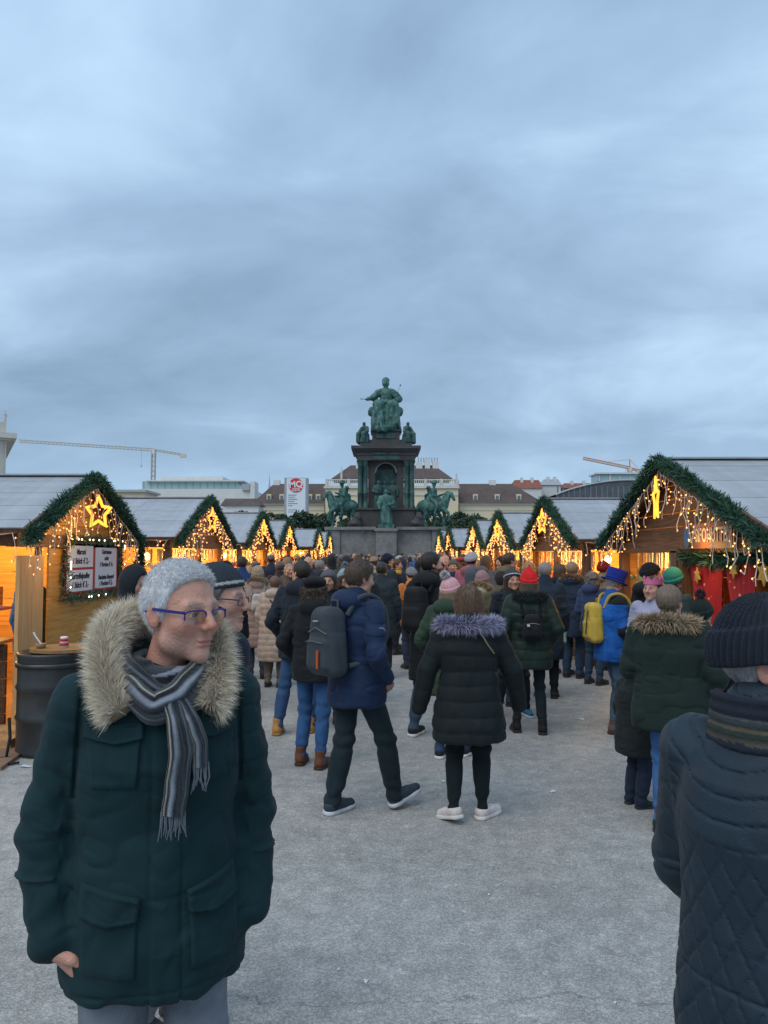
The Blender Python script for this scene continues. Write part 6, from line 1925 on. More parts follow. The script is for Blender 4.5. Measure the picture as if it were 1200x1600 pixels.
Y = 9.4
person('woman in pale blue pompom hat facing the camera', pl(539, Y), cam_yaw(539, Y) + R(25), 1.66, .011, coat=dict(col=(.02, .024, .03)), head=dict(hair='bob', haircol=(.06, .04, .03), face=True, hat=dict(kind='beanie', col=(.24, .34, .38), cut=.025, pom=(.4, .42, .44))), body_h=.007)
Y = 9.8
person('person in dark tall knit hat behind the rucksack man', pl(562, Y), R(10), 1.76, .012, coat=dict(col=(.02, .03, .035)), head=dict(hat=dict(kind='beanie', col=(.05, .06, .07), tall=1.2, cut=.02), hair=None))
Y = 14.2
person('tall man in dark slate coat and navy knit hat walking ahead', pl(604, Y), R(-60), 1.84, .014, coat=dict(col=(.025, .035, .045), bulk=1.12, hem=.6), legs=dict(col=(.02, .025, .03), feet=((0, -.15, 0), (0, .15, 0))), head=dict(hat=dict(kind='beanie', col=(.012, .016, .03)), hair='short', haircol=(.05, .04, .03), face=True))
Y = 11.5
person('man in dark grey coat striding beyond the rucksack man', pl(596, Y), R(-8), 1.72, .013, coat=dict(col=(.022, .032, .038), bulk=1.15, hem=.62, hood=False), legs=dict(col=(.014, .02, .022)), head=dict(hair='short', haircol=(.03, .025, .02)))
# bearded man in black parka
Y = 7.95
p, k = person('bearded man in long black parka facing right', pl(672, Y), R(-35), 1.86, .011, coat=dict(col=(.010, .012, .013), hem=.52, bulk=1.08, flare=1.0), legs=dict(col=(.04, .065, .10), shoe='sneaker', shoecol=(.02, .02, .022), sole=(.6, .6, .6), feet=((-.02, -.1, 0), (.05, .2, 0))), head=dict(hair='short', haircol=(.014, .011, .009), beard=True, face=True, yaw=-.6), arms=('hang', 'pocket'), body_h=.007)
rucksack('black rucksack worn by the bearded man', p, (.012, .013, .015), (.28, .16, .42), 1.22, -.18)
Y = 7.1
p, k = person('person in green hooded coat and pink pompom hat', pl(702, Y), R(-28), 1.62, .010, coat=dict(col=(.028, .052, .032), hem=.6, bulk=1.06), legs=dict(col=(.03, .055, .12), shoe='sneaker', shoecol=(.02, .02, .025), sole=(.65, .65, .65), feet=((.02, -.05, 0), (.0, .12, 0))), head=dict(hair='bob', haircol=(.2, .13, .08), hat=dict(kind='beanie', col=(.62, .34, .36), pom=(.72, .70, .72), pompos=(-.03, -.07, .16), cut=.0)), arms=('pocket', 'pocket'))
# cream puffer with fur hood, mauve hat
Y = 10.0
p, k = person('woman in cream puffer with fur hood and mauve hat', pl(752, Y), R(-35), 1.62, .012, coat=dict(col=(.48, .44, .32), puff=.1, amp=.012, bulk=1.1, rough=.5), head=dict(hair=None, hat=dict(kind='beanie', col=(.30, .19, .19), cut=-.01)))
fur_ring([(-.12, .04, 1.5), (-.12, -.1, 1.55), (0, -.14, 1.57), (.12, -.1, 1.55), (.12, .04, 1.5)], .032, 1800, .05, .0035, 62, (.2, .13, .07), (.5, .37, .22), p)
Y = 11.0
person('person in grey hooded jacket beside the mauve hat', pl(737, Y), R(-10), 1.64, .013, coat=dict(col=(.07, .085, .10), hood='up'), head=dict(hair=None))
# red hat woman with little black backpack
Y = 8.07
p, k = person('woman in red knit hat and dark green quilted coat from behind', pl(826, Y), R(-4), 1.66, .010, coat=dict(col=(.012, .026, .020), hem=.70, bulk=1.14, flare=1.05, puff=.10, amp=.010, arm=1.1, rough=.5), legs=dict(col=(.010, .018, .022), w=.9, shoe='boot', shoecol=(.012, .012, .013), feet=((-.05, .03, 0), (.02, -.06, 0))), head=dict(hair='bob', haircol=(.09, .06, .045), hat=dict(kind='beanie', col=(.62, .022, .025), cut=.01, tall=1.12, peak=True, nrib=16, rib=.6)), arms=('pocket', 'pocket'))
fur_ring([(-.15, .02, 1.46), (-.16, -.08, 1.49), (-.08, -.15, 1.49), (0, -.16, 1.49), (.08, -.15, 1.49), (.16, -.08, 1.49), (.15, .02, 1.46)], .032, 2600, .04, .003, 63, (.008, .012, .011), (.03, .035, .035), p)
rucksack('small black backpack on the woman in red hat', p, (.012, .013, .015), (.21, .12, .27), 1.17, -.185, accents=(('zip', (.3, .3, .32), [(-.07, -.012, .03), (0, -.03, .045), (.07, -.012, .03)], .003), ('white_tag', (.65, .65, .65), [(-.05, -.035, .01), (-.05, -.035, .03)], .016)))
Y = 8.9
p, k = person('smiling woman in patterned knit hat facing the camera', pl(799, Y), cam_yaw(799, Y) + R(15), 1.66, .010, coat=dict(col=(.014, .02, .028), hem=.7), legs=dict(col=(.015, .02, .025), shoe='sneaker', shoecol=(.02, .12, .2), sole=(.5, .55, .6), feet=((-.06, 0, 0), (0.08, .0, 0))), head=dict(hair='long', haircol=(.035, .024, .02), face=True, yaw=.1, hat=dict(kind='beanie', col=(.05, .055, .075), cut=.035, stripe=(.5, .5, .52))), body_h=.0065)
Y = 9.5
person('person in olive jacket and dark cap behind the smiling woman', pl(783, Y), R(-20), 1.62, .012, coat=dict(col=(.09, .075, .045)), head=dict(hat=dict(kind='beanie', col=(.03, .026, .03), cuff=False, cut=.03), hair='short'))
Y = 12.2
person('man with glasses in olive jacket facing right', pl(794, Y), R(-70), 1.86, .012, coat=dict(col=(.13, .105, .055), bulk=1.1), head=dict(hair='short', haircol=(.045, .03, .02), face=True, glasses=(.02, .02, .02)))
Y = 12.6
person('blond person at the third right stall', pl(826, Y), R(-50), 1.72, .013, coat=dict(col=(.28, .17, .14)), head=dict(hair='curly', haircol=(.33, .18, .07)))
Y = 10.0
person('grey haired man in navy coat and scarf by second right stall', pl(851, Y), R(-12), 1.73, .012, coat=dict(col=(.014, .028, .05), bulk=1.15, hem=.5, hood=False, collar=1.15), legs=dict(col=(.012, .015, .02)), head=dict(hair='short', haircol=(.20, .20, .21)))
Y = 11.6
p, k = person('person in dark blue coat with fur collar queuing at right stall', pl(893, Y), R(-30), 1.72, .012, coat=dict(col=(.02, .036, .065), bulk=1.12, hem=.62), legs=dict(col=(.025, .05, .09), w=1.15), head=dict(hair='short', haircol=(.24, .17, .11)), arms=('pocket', 'fwd'))
fur_ring([(-.13, .03, 1.48), (-.12, -.1, 1.52), (0, -.15, 1.53), (.12, -.1, 1.52), (.13, .03, 1.48)], .032, 1500, .05, .004, 64, (.12, .07, .035), (.38, .22, .1), p)
Y = 11.9
person('person in black coat with long hair queuing at right stall', pl(874, Y), R(-40), 1.68, .013, coat=dict(col=BLACK, hem=.5), legs=dict(col=BLACK), head=dict(hair='long', haircol=(.08, .045, .025)))
o = obj('carrier_bag', sdf_mesh('carrier_bag', lambda P: smin(rbox(P, (0, 0, .14), (.1, .05, .14), .03) + .02 * vnoise(P, 12), rcone(P, (0, 0, .26), (0, 0, .42), .02, .015), .03), (-.16, -.12, -.04), (.16, .12, .46), .012), mat('pale_green_bag', (.25, .42, .34), .6)); o.location = (GX(872, 11.2), 11.2, .56); tag(o, 'pale green carrier bag held by the queuing person', 'bag')
Y = 11.0
p, k = person('grey haired woman in blue puffer jacket queuing at right stall', pl(925, Y), R(-45), 1.60, .012, coat=dict(col=(.035, .055, .12), puff=.09, hem=.8), legs=dict(col=(.025, .05, .09)), head=dict(hair='curly', haircol=(.13, .11, .10)), arms=('fwd', 'fwd'))
Y = 12.4
person('person in dark red knit hat at the second right stall', pl(941, Y), R(-60), 1.72, .013, coat=dict(col=(.2, .15, .1)), head=dict(hat=dict(kind='beanie', col=(.20, .014, .016), cut=.01), hair='short'))
# blue hat man with yellow rucksack
Y = 8.1
x_, y_ = pl(956, Y)
p, k = person('man in blue fleece and blue brimmed hat beside the right stall', (x_, y_), R(-82), 1.65, .010, coat=dict(col=(.012, .095, .36), hem=.78, bulk=1.2, hood=False, collar=1.1), legs=dict(col=(.05, .095, .15), w=1.08, shoe='boot', shoecol=(.13, .06, .035), sole=(.05, .03, .02), feet=((0, .06, 0), (0, -.04, 0))), head=dict(hair='short', haircol=(.28, .26, .24), hat=dict(kind='bucket', col=(.016, .03, .23)), face=True, pitch=-.35, yaw=.0, skin=(.5, .25, .17)), arms=('fwd', ((.24, .02, 1.13), (.2, .24, 1.0))), body_h=.0065)
rucksack('yellow rucksack with dark zips on the man in blue', p, (.52, .36, .06), (.28, .16, .44), 1.2, -.15, (.42, .30, .06), accents=(('zip', (.03, .03, .03), [(.05, -.004, .14), (.065, -.03, .02), (.05, -.034, -.12)], .006), ('zip', (.03, .03, .03), [(-.05, -.004, .14), (-.065, -.03, .02), (-.05, -.034, -.12)], .006)), shape=.04)
ob = obj('elbow_patch', sdf_mesh('elbow_patch', lambda P: smax(k['coat'](P) - .004, ell(P, (.25, .04, 1.12), (.12, .1, .085)), .01).astype(np.float32), (.1, -.15, .98), (.42, .25, 1.28), .01), fabric('patch_black', (.012, .016, .016)), p)
ob = obj('shoulder_yoke', sdf_mesh('shoulder_yoke', lambda P: smax(smax(k['coat'](P) - .004, 1.405 - P[:, 2], .01), np.abs(P[:, 0]) * -1 + .09, .01).astype(np.float32), (-.35, -.25, 1.36), (.35, .25, 1.56), .01), fabric('patch_black', (.012, .016, .016)), p)
# pink crown woman, facing the camera
Y = 7.35
p, k = person('woman in pink crown hat and lilac fleece facing the camera', pl(1020, Y), cam_yaw(1020, Y) + R(-28), 1.63, .010, coat=dict(col=(.30, .31, .42), hem=.8, bulk=1.15, hood=False), head=dict(hair='short', haircol=(.05, .03, .022), face=True, fat=1.12, hat=dict(kind='crown', col=(.62, .16, .30)), skin=(.52, .28, .21)), arms=('fwd', 'fwd'), body_h=.006)
hb = None
Y = 8.3
person('customer in black knit hat at the lit opening', pl(1013, Y), R(-70), 1.74, .012, coat=dict(col=BLACK), head=dict(hat=dict(kind='beanie', col=(.012, .012, .018)), hair='short'))
Y = 7.9
person('customer in green knit hat at the lit opening', pl(1049, Y), R(-60), 1.70, .012, coat=dict(col=(.03, .05, .05)), head=dict(hat=dict(kind='beanie', col=(.03, .20, .15), cut=-.02, cuffh=.05), hair='short'))
# dark parka with fur hood, shaved hair
Y = 5.25
p, k = person('man with cropped hair in dark parka with fur hood from behind', pl(1043, Y), R(-30), 1.63, .009, coat=dict(col=(.012, .024, .020), hem=.72, bulk=1.2, arm=1.15), legs=dict(col=(.04, .11, .26), w=.85, shoe='shoe', shoecol=(.015, .025, .03), feet=((.02, -.05, 0), (.0, .1, 0))), head=dict(hair='short', haircol=(.17, .125, .09), yaw=-.25), arms=('fwd', 'pocket'), wide=1.14)
strands(p, 3500, .01, .0011, (0, -.2, -.6), 84, (.10, .07, .05), (.30, .23, .17), .3, .4)
fur_ring([(-.19, .05, 1.42), (-.19, -.07, 1.485), (-.1, -.145, 1.50), (0, -.16, 1.505), (.1, -.145, 1.50), (.19, -.07, 1.485), (.19, .05, 1.42)], .033, 4200, .062, .0023, 65, (.12, .075, .045), (.58, .44, .28), p)
# child in the dark snow suit
Y = 5.75
p, k = person('small child in dark snow suit with fur trimmed hood', pl(987, Y), R(-70), 1.06, .010, coat=dict(col=(.014, .02, .02), hem=.62, bulk=1.3, arm=1.3, hood='up'), legs=dict(col=(.015, .025, .045), w=1.35, shoe='boot', shoecol=(.012, .025, .028)), head=dict(hair=None, face=True, pos=(0, .03, 1.66)))
fur_ring([(-.09, .06, 1.56), (-.11, .04, 1.68), (-.07, .03, 1.78), (0, .03, 1.82), (.07, .03, 1.78), (.11, .04, 1.68), (.09, .06, 1.56)], .03, 1600, .05, .003, 66, (.15, .09, .05), (.5, .38, .24), p)
# head in black pompom hat, low behind the beanie man
Y = 5.8
person('person in black fluffy knit hat half hidden by the quilted jacket', pl(1092, Y), R(-40), 1.50, .011, coat=dict(col=(.014, .018, .02)), head=dict(hair='short', hat=dict(kind='beanie', col=(.012, .02, .018), cut=.0, nrib=12, pom=(.02, .03, .03))))
# vendor in blue behind the post
person('vendor in bright blue jacket behind the left stall post', (-4.12, 9.0), R(-100), 1.72, .013, coat=dict(col=(.015, .12, .40), hood='up'), head=dict(hair=None))
# customer in red by the third right stall
Y = 14.5
person('man in red jacket and grey hat facing the camera', pl(707, Y), cam_yaw(707, Y), 1.72, .014, coat=dict(col=(.42, .02, .025), hood=False), head=dict(hat=dict(kind='beanie', col=(.09, .10, .10)), face=True, hair='short'))
Y = 13.2
p, k = person('person in grey jacket and hood with bag by red jacket man', pl(737, Y), R(5), 1.78, .014, coat=dict(col=(.12, .14, .16), bulk=1.15, puff=.12), head=dict(hat=dict(kind='beanie', col=(.06, .075, .06)), hair='short'))
Y = 12.5
person('person in orange jacket and grey knit hat', pl(643, Y), R(15), 1.62, .013, coat=dict(col=(.5, .17, .04)), head=dict(hat=dict(kind='beanie', col=(.20, .21, .22)), hair='short'))
Y = 15.0
person('person in dark coat and yellow scarf', pl(618, Y), R(-90), 1.74, .014, coat=dict(col=(.02, .022, .03), hood=False), head=dict(hair='short', haircol=(.08, .04, .02), face=True))
mb = MB(); mb.lathe([(.085, 1.44), (.12, 1.46), (.115, 1.52), (.08, 1.54)], (0, 0, 0), 20); o = mb.build('scarf', fabric('scarf_yellow', (.55, .36, .03)), [x for x in bpy.data.objects if x.get('label') == 'person in dark coat and yellow scarf'][0], smooth=True)
# ================================================================== FOREGROUND: the man in the dark parka
def trace(f, xs, zs, y0=.6, sgn=-1):
    P = np.stack([xs, np.full_like(xs, y0), zs], 1).astype(np.float32)
    for _ in range(45):
        P[:, 1] += sgn * np.clip(f(P), -.05, .3) * .8
    return P
def flap(f, corners, th, m, parent, name, nu=26, nv=14, sag=0.0, sgn=-1, wr=.0015, point=0.0):
    """cloth piece laid on the surface f; corners TL TR BR BL in x, z"""
    u, v = np.meshgrid(np.linspace(0, 1, nu), np.linspace(0, 1, nv))
    c = np.array(corners, float)
    xz = (c[0] * ((1 - u) * (1 - v))[..., None] + c[1] * (u * (1 - v))[..., None] + c[2] * (u * v)[..., None] + c[3] * ((1 - u) * v)[..., None])
    x, z = xz[..., 0], xz[..., 1] - sag * np.sin(np.pi * u) * v - point * (1 - np.abs(2 * u - 1)) * v
    P = trace(f, x.ravel().astype(np.float32), z.ravel().astype(np.float32), .6 if sgn < 0 else -.6, sgn)
    edge = np.minimum.reduce([u, 1 - u, v, 1 - v]).ravel()
    lift = np.where(edge <= 1e-6, -.006, th) + .4 * th * np.exp(-((edge - .08) / .05) ** 2) + wr * vnoise(P, 40)
    P[:, 1] -= sgn * lift
    idx = np.arange(nu * nv).reshape(nv, nu)
    F = np.stack([idx[:-1, :-1], idx[:-1, 1:], idx[1:, 1:], idx[1:, :-1]], -1).reshape(-1, 4)
    return obj(name, mesh_np(name, P, F if sgn > 0 else F[:, ::-1]), m, parent)
def ribbon(path, w, normal_fn, m, parent, name, stripes, th=.012, n=60, nw=26, wob=0.0):
    """scarf length: a band swept along a path, striped across its width"""
    P_ = np.array(path, float); L_ = np.r_[0, np.cumsum(np.linalg.norm(np.diff(P_[:, :3], axis=0), axis=1))]
    t = np.linspace(0, L_[-1], n); C = np.stack([np.interp(t, L_, P_[:, i]) for i in range(3)], 1)
    Wd = np.interp(t, L_, P_[:, 3]) if P_.shape[1] > 3 else np.full(n, w)
    for _ in range(3): C[1:-1] = (C[:-2] + 2 * C[1:-1] + C[2:]) / 4
    T = np.gradient(C, axis=0); T /= np.linalg.norm(T, axis=1)[:, None]
    N = np.array([normal_fn(c) for c in C]); S = np.cross(T, N); S /= np.linalg.norm(S, axis=1)[:, None]; N = np.cross(S, T)
    V = []; col = []
    a = np.linspace(0, 2 * np.pi, nw, endpoint=False)
    for i in range(n):
        for q in a:
            uu = math.cos(q); bulge = th * (1 + .35 * math.sin(uu * 9 + i * .15))
            V.append(C[i] + S[i] * uu * Wd[i] / 2 + N[i] * math.sin(q) * bulge)
            k_ = (uu + 1) / 2
            cc = stripes[-1][1]
            for lim, c_ in stripes:
                if k_ <= lim: cc = c_; break
            col.append(cc)
    F = []
    for i in range(n - 1):
        for q in range(nw): F.append([i*nw+q, i*nw+(q+1) % nw, (i+1)*nw+(q+1) % nw, (i+1)*nw+q])
    V = np.array(V); V += np.stack([vnoise(V.astype(np.float32), 30, j * 3.3) for j in range(3)], 1) * .006
    me = mesh_np(name, V, F); set_col(me, np.array(col)); return obj(name, me, m, parent), C, S

DARK_GREEN = (.006, .026, .031)
M_park = mat('parka_cloth', DARK_GREEN, .8, var=.18, vscale=7, bump=.25, bscale=420, sheen=.03, spec=.2)
Y1 = 2.03; X1 = GX(253, Y1)
S1 = 1.82 / 1.75
body_yaw = cam_yaw(253, Y1) + R(6)
hy = R(32)
hem1 = .75
FC1 = [None]
def parka_wrap(fc):
  def parka(P):
    d = fc(P)
    x, y, z = P[:, 0], P[:, 1], P[:, 2]
    front = np.clip(y / .06, 0, 1)
    w1 = vnoise(P, (7, 7, 13), 3.0); w2 = vnoise(P + np.stack([.3 * z, 0 * x, -.5 * np.abs(x)], 1), (13, 13, 30), 9.0)
    d = d + .008 * w1 + .006 * w2 + .0022 * np.clip(1 - np.abs(w2) / .1, 0, 1)
    # diagonal drag lines towards the pockets
    for sx in (-1, 1):
        u = (x * sx * .75 + z * 1.0) * 46 + 3.5 * vnoise(P, 9, 5.0 * sx)
        d = d + .0035 * np.sin(u) * np.clip((1.15 - z) / .2, 0, 1) * np.clip((x * sx) / .08, 0, 1) * front
        # sleeve rings
        d = d + .0028 * np.sin(z * 75 + x * 30 * sx + 5 * vnoise(P, 10, 2.0)) * (np.abs(x) > .22) * np.exp(-((z - 1.12) / .16) ** 2)
        # armhole and sleeve seams
        d = d + .006 * np.exp(-(((np.abs(x) - .185 - .05 * (1.42 - z)) / .005) ** 2)) * (z > 1.2) * front
        d = d - .004 * np.exp(-((z - 1.03) / .004) ** 2) * (np.abs(x) > .23)
    d = d - .006 * np.clip(1 - np.abs(x + .005 + .006 * np.sin(z * 12)) / .034, 0, 1) ** .4 * front * (z < 1.42)
    d = d + .004 * np.exp(-((np.abs(x + .005) - .036) / .003) ** 2) * front
    d = d + .005 * np.exp(-((z - 1.36) / .0035) ** 2) * front * 0
    d = d + .004 * np.exp(-((z - hem1 - .035) / .004) ** 2)
    return d.astype(np.float32)
  FC1[0] = parka
  return parka
root, K = person('grey haired man in dark parka with fur hood and striped scarf', (X1, Y1), body_yaw, 1.82, .005, group=None,
    coat=dict(col=DARK_GREEN, hem=.75, bulk=1.08, arm=.98, hood=True, mat=M_park, wrap=parka_wrap, fold=.36, ctop=1.45, flare=1.02),
    legs=dict(col=(.16, .18, .21), w=1.08, shoecol=(.05, .04, .03)),
    head=dict(hair='receding', stubble=True, haircol=(.52, .53, .55), browcol=(.22, .17, .14), face=True, yaw=hy, pitch=-.03, pos=(-.045, .045, 1.635), skin=(.50, .255, .185), gaze=-.15, hand={0: dict(fw=(.6, -.1, -.8), curl=.3), 1: dict(fw=(-.6, .05, -.8), curl=.3)}),
    arms=(((.24, -.03, 1.12), (.228, .05, .90)), ((.252, -.04, 1.12), (.238, .05, .89))), body_h=.0031, wide=1.0)
parka = FC1[0]
flp = lambda *a, **k_: flap(parka, *a, **k_)
# chest and hip pockets (his right side is at +x)
for sx in (1, -1):
    x0, x1 = (.05, .175)
    a, b = (x0 * sx, x1 * sx)
    flp([(a, 1.375), (b, 1.375), (b * .93, 1.235), (a * 1.25, 1.235)], .006, M_park, root, 'chest_pocket', point=-.0)
    flp([(a - .004 * sx, 1.388), (b + .004 * sx, 1.388), (b + .004 * sx, 1.353), (a - .004 * sx, 1.353)], .012, M_park, root, 'pocket_flap', point=.014)
    flp([(.05 * sx, 1.0), (.178 * sx, 1.03), (.186 * sx, .955), (.055 * sx, .95)], .014, M_park, root, 'pocket_flap', point=.014)
    flp([(.055 * sx, .98), (.18 * sx, .99), (.18 * sx, .83), (.06 * sx, .82)], .006, M_park, root, 'hip_pocket')
# fur of the opened hood
fur_ring([(.10, .135, 1.41), (.122, .11, 1.44), (.138, .06, 1.52), (.132, -.01, 1.59), (.085, -.09, 1.615), (0, -.125, 1.62), (-.085, -.09, 1.615), (-.132, -.01, 1.59), (-.138, .06, 1.52), (-.122, .11, 1.44), (-.10, .135, 1.41)], .026, 36000, .040, .00055, 71, (.36, .27, .18), (1.0, .90, .72), root, droop=.12)
# hair strands over the cap of hair
ho = [c for c in root.children if c.name.startswith('hair')][0]
n = len(ho.data.vertices); co = np.zeros(n * 3, np.float32); no = np.zeros(n * 3, np.float32)
ho.data.vertices.foreach_get('co', co); co = co.reshape(-1, 3); ho.data.vertex_normals.foreach_get('vector', no); no = no.reshape(-1, 3)
r = np.random.default_rng(4); pick = r.integers(0, n, 26000)
C = co[pick] + r.normal(size=(26000, 3)) * .0015; Nn = no[pick]
keep = (Nn * C).sum(1) > .02
C, Nn = C[keep], Nn[keep]
comb = np.stack([-.25 * np.sign(C[:, 0]) * 0, np.where(C[:, 2] > .06, .55, -.5), np.where(C[:, 2] > .06, .25, -.75)], 1)
D = Nn * .2 + comb * 1.0; D = D - Nn * np.clip((D * Nn).sum(1) - .25, -9, 0)[:, None]
hs = fur_mesh(C - Nn * .003, D, .015, .0004, 5, (.50, .51, .53), (.90, .91, .92), .1, .12, .3); hs.name = 'hair_strands'
o = obj('hair_strands', hs, fur_mat(), ho)
# glasses: blue half frame with tinted lenses
HMm = Matrix(K['HM'].tolist()).to_4x4(); HM4 = Matrix.Translation(Vector(K['hc'].tolist())) @ HMm
M_gl = mat('glasses_blue', (.012, .015, .17), .3, var=.02, spec=.5)
def lens_mat():
    m, nt, b = newmat('tinted_lens')
    out = [n for n in nt.nodes if n.type == 'OUTPUT_MATERIAL'][0]; nt.nodes.remove(b)
    t = nd(nt, 'ShaderNodeBsdfTransparent'); t.inputs[0].default_value = (.93, .92, .88, 1)
    g_ = nd(nt, 'ShaderNodeBsdfGlossy'); g_.inputs['Roughness'].default_value = .03
    mx = nd(nt, 'ShaderNodeMixShader'); mx.inputs[0].default_value = .07
    nt.links.new(t.outputs[0], mx.inputs[1]); nt.links.new(g_.outputs[0], mx.inputs[2]); nt.links.new(mx.outputs[0], out.inputs[0])
    return m
fr = MB(); ln = MB()
for sx in (-1, 1):
    def rim(a):
        cx, cz = math.cos(a), math.sin(a)
        return (sx * .036 + .0275 * np.sign(cx) * abs(cx) ** .5, .103 - .012 * abs((sx * .036 + .0275 * cx) / .06) ** 2, -.006 + .0165 * np.sign(cz) * abs(cz) ** .55)
    up_ = [rim(a) for a in np.linspace(-.15, math.pi + .15, 18)]
    fr.tube(up_, .0021, 6)
    pts = np.array([rim(a) for a in np.linspace(0, 2 * math.pi, 32, endpoint=False)])
    for dy in (0, .0012):
        pass
    c = pts.mean(0); V = np.vstack([pts + [0, .0006, 0], [c + [0, .0012, 0]], pts - [0, .0008, 0], [c - [0, .0002, 0]]])
    F = [[i, (i + 1) % 32, 32] for i in range(32)] + [[33 + (i + 1) % 32, 33 + i, 65] for i in range(32)]
    ln.add(V, F)
    fr.bar((sx * .064, .091, .006), (sx * .078, .055, .008), .0022, .007); fr.bar((sx * .078, .055, .008), (sx * .0825, -.012, .010), .002, .0075)
    fr.tube([(sx * .0825, -.012, .010), (sx * .084, -.03, .002)], .003, 6)
fr.tube([(-.0095, .1, .002), (0, .105, .004), (.0095, .1, .002)], .002, 6)
go = fr.build('glasses', M_gl, root); go.location = K['hc']; go.rotation_euler = Euler((-.03, 0, hy), 'XYZ')
lo_ = obj('lens', ln.mesh('lens', True), lens_mat(), go)
# scarf
DK, GR, LG, CR = (.012, .017, .024), (.10, .125, .16), (.25, .28, .33), (.42, .40, .32)
ST = [(.14, DK), (.2, GR), (.36, DK), (.40, CR), (.50, DK), (.60, GR), (.66, LG), (.70, DK), (.76, LG), (.9, DK), (.94, CR), (1, DK)]
M_scarf = mat('scarf_wool', (1, 1, 1), .95, tint=True, var=.2, vscale=60, bump=.8, bscale=350, sheen=.3)
ctr = np.array([0, .0, 1.5])
rad = lambda c: np.array([c[0], c[1] + .01, .018])
w1, C1, _ = ribbon([(.03, -.095, 1.522, 0.069), (.085, -.05, 1.527, 0.074), (.10, .02, 1.517, 0.078), (.085, .085, 1.492, 0.078), (.04, .125, 1.447, 0.078), (-.02, .145, 1.412, 0.069), (-.05, .15, 1.392, 0.055)], .08, rad, M_scarf, root, 'scarf', ST, .014, 60, 44)
w2, C2, _ = ribbon([(-.03, -.095, 1.522, 0.069), (-.085, -.05, 1.532, 0.074), (-.10, .02, 1.517, 0.083), (-.085, .1, 1.487, 0.083), (-.03, .15, 1.440, 0.083), (.03, .165, 1.417, 0.074), (.065, .145, 1.447, 0.064), (.085, .10, 1.472, 0.055)], .08, rad, M_scarf, root, 'scarf_fold', ST, .017, 60, 44)
def wrap_(P):
    x, y = P[:, 0] + .02, P[:, 1] - .012
    rr = np.hypot(x / 1.0, y / 1.05); zc_ = 1.487 - .22 * y
    q = np.stack([(rr - .078) / .022, (P[:, 2] - zc_) / .04], 1)
    return ((np.linalg.norm(q, axis=1) - 1) * .02 + .01 * vnoise(P, 18) + .003 * np.sin(P[:, 2] * 180 + 8 * x)).astype(np.float32)
V, F = polygonise(wrap_, (-.15, -.13, 1.40), (.11, .15, 1.58), .0045)
mw = mesh_np('scarf_wrap', V, F); zz = V[:, 2] + .22 * V[:, 1] + .25 * V[:, 0]; tc_ = np.tile(np.array(DK), (len(V), 1))
for z0, z1, c_ in ((1.452, 1.459, CR), (1.472, 1.482, LG), (1.486, 1.492, GR), (1.512, 1.52, LG)): tc_[(zz > z0) & (zz < z1)] = c_
set_col(mw, tc_); obj('scarf_wrap', mw, M_scarf, root)
fwd = lambda c: np.array([0, 1, .1])
w3, C3, S3 = ribbon([(-.01, .165, 1.435, 0.040), (-.02, .19, 1.385, 0.048), (-.03, .192, 1.325, 0.053), (-.022, .19, 1.255, 0.056), (-.015, .188, 1.185, 0.053)], .07, fwd, M_scarf, root, 'scarf_end', ST, .009, 40, 40)
w4, C4, S4 = ribbon([(-.03, .16, 1.435, 0.032), (-.055, .182, 1.395, 0.036), (-.072, .182, 1.345, 0.038), (-.076, .18, 1.285, 0.036)], .045, fwd, M_scarf, root, 'scarf_end', ST, .008, 30, 30)
r2 = random.Random(3)
for C_, S_, wd, n_, wo in ((C3, S3, .052, 18, w3), (C4, S4, .035, 11, w4)):
    fg = MB()
    for i in range(n_):
        p = C_[-1] + S_[-1] * (i / (n_ - 1) - .5) * wd; l = r2.uniform(.035, .06)
        q = [tuple(p + np.array([0, 0, .008])), tuple(p + np.array([r2.uniform(-.004, .004), .004, -l * .5])), tuple(p + np.array([r2.uniform(-.008, .008), .003, -l]))]
        fg.tube(q, [.0022, .0018, .001], 4)
    obj('fringe', fg.mesh('fringe', True), fabric('fringe_wool', (.13, .15, .18)), wo, kind='stuff')

# man in striped knit hat and glasses right behind him
Y2 = 3.05
p2, k2 = person('man in dark knit hat with pale stripe and glasses behind the parka man', pl(306, Y2), cam_yaw(306, Y2) + R(52), 1.80, .010,
    coat=dict(col=(.02, .028, .045), bulk=.98, hood=False), legs=dict(col=(.20, .21, .23), feet=((0, -.12, 0), (0, -.12, 0))), lean=.09, head=dict(hair='short', haircol=(.12, .10, .09), face=True, yaw=.25, pitch=-.05, glasses=(.02, .025, .06), hat=dict(kind='beanie', col=(.028, .036, .05), cut=.035, slope=.2, rib=.3, nrib=40, cuff=False, stripe=(.42, .42, .40), h=.004), skin=(.5, .27, .2)), body_h=.0042)

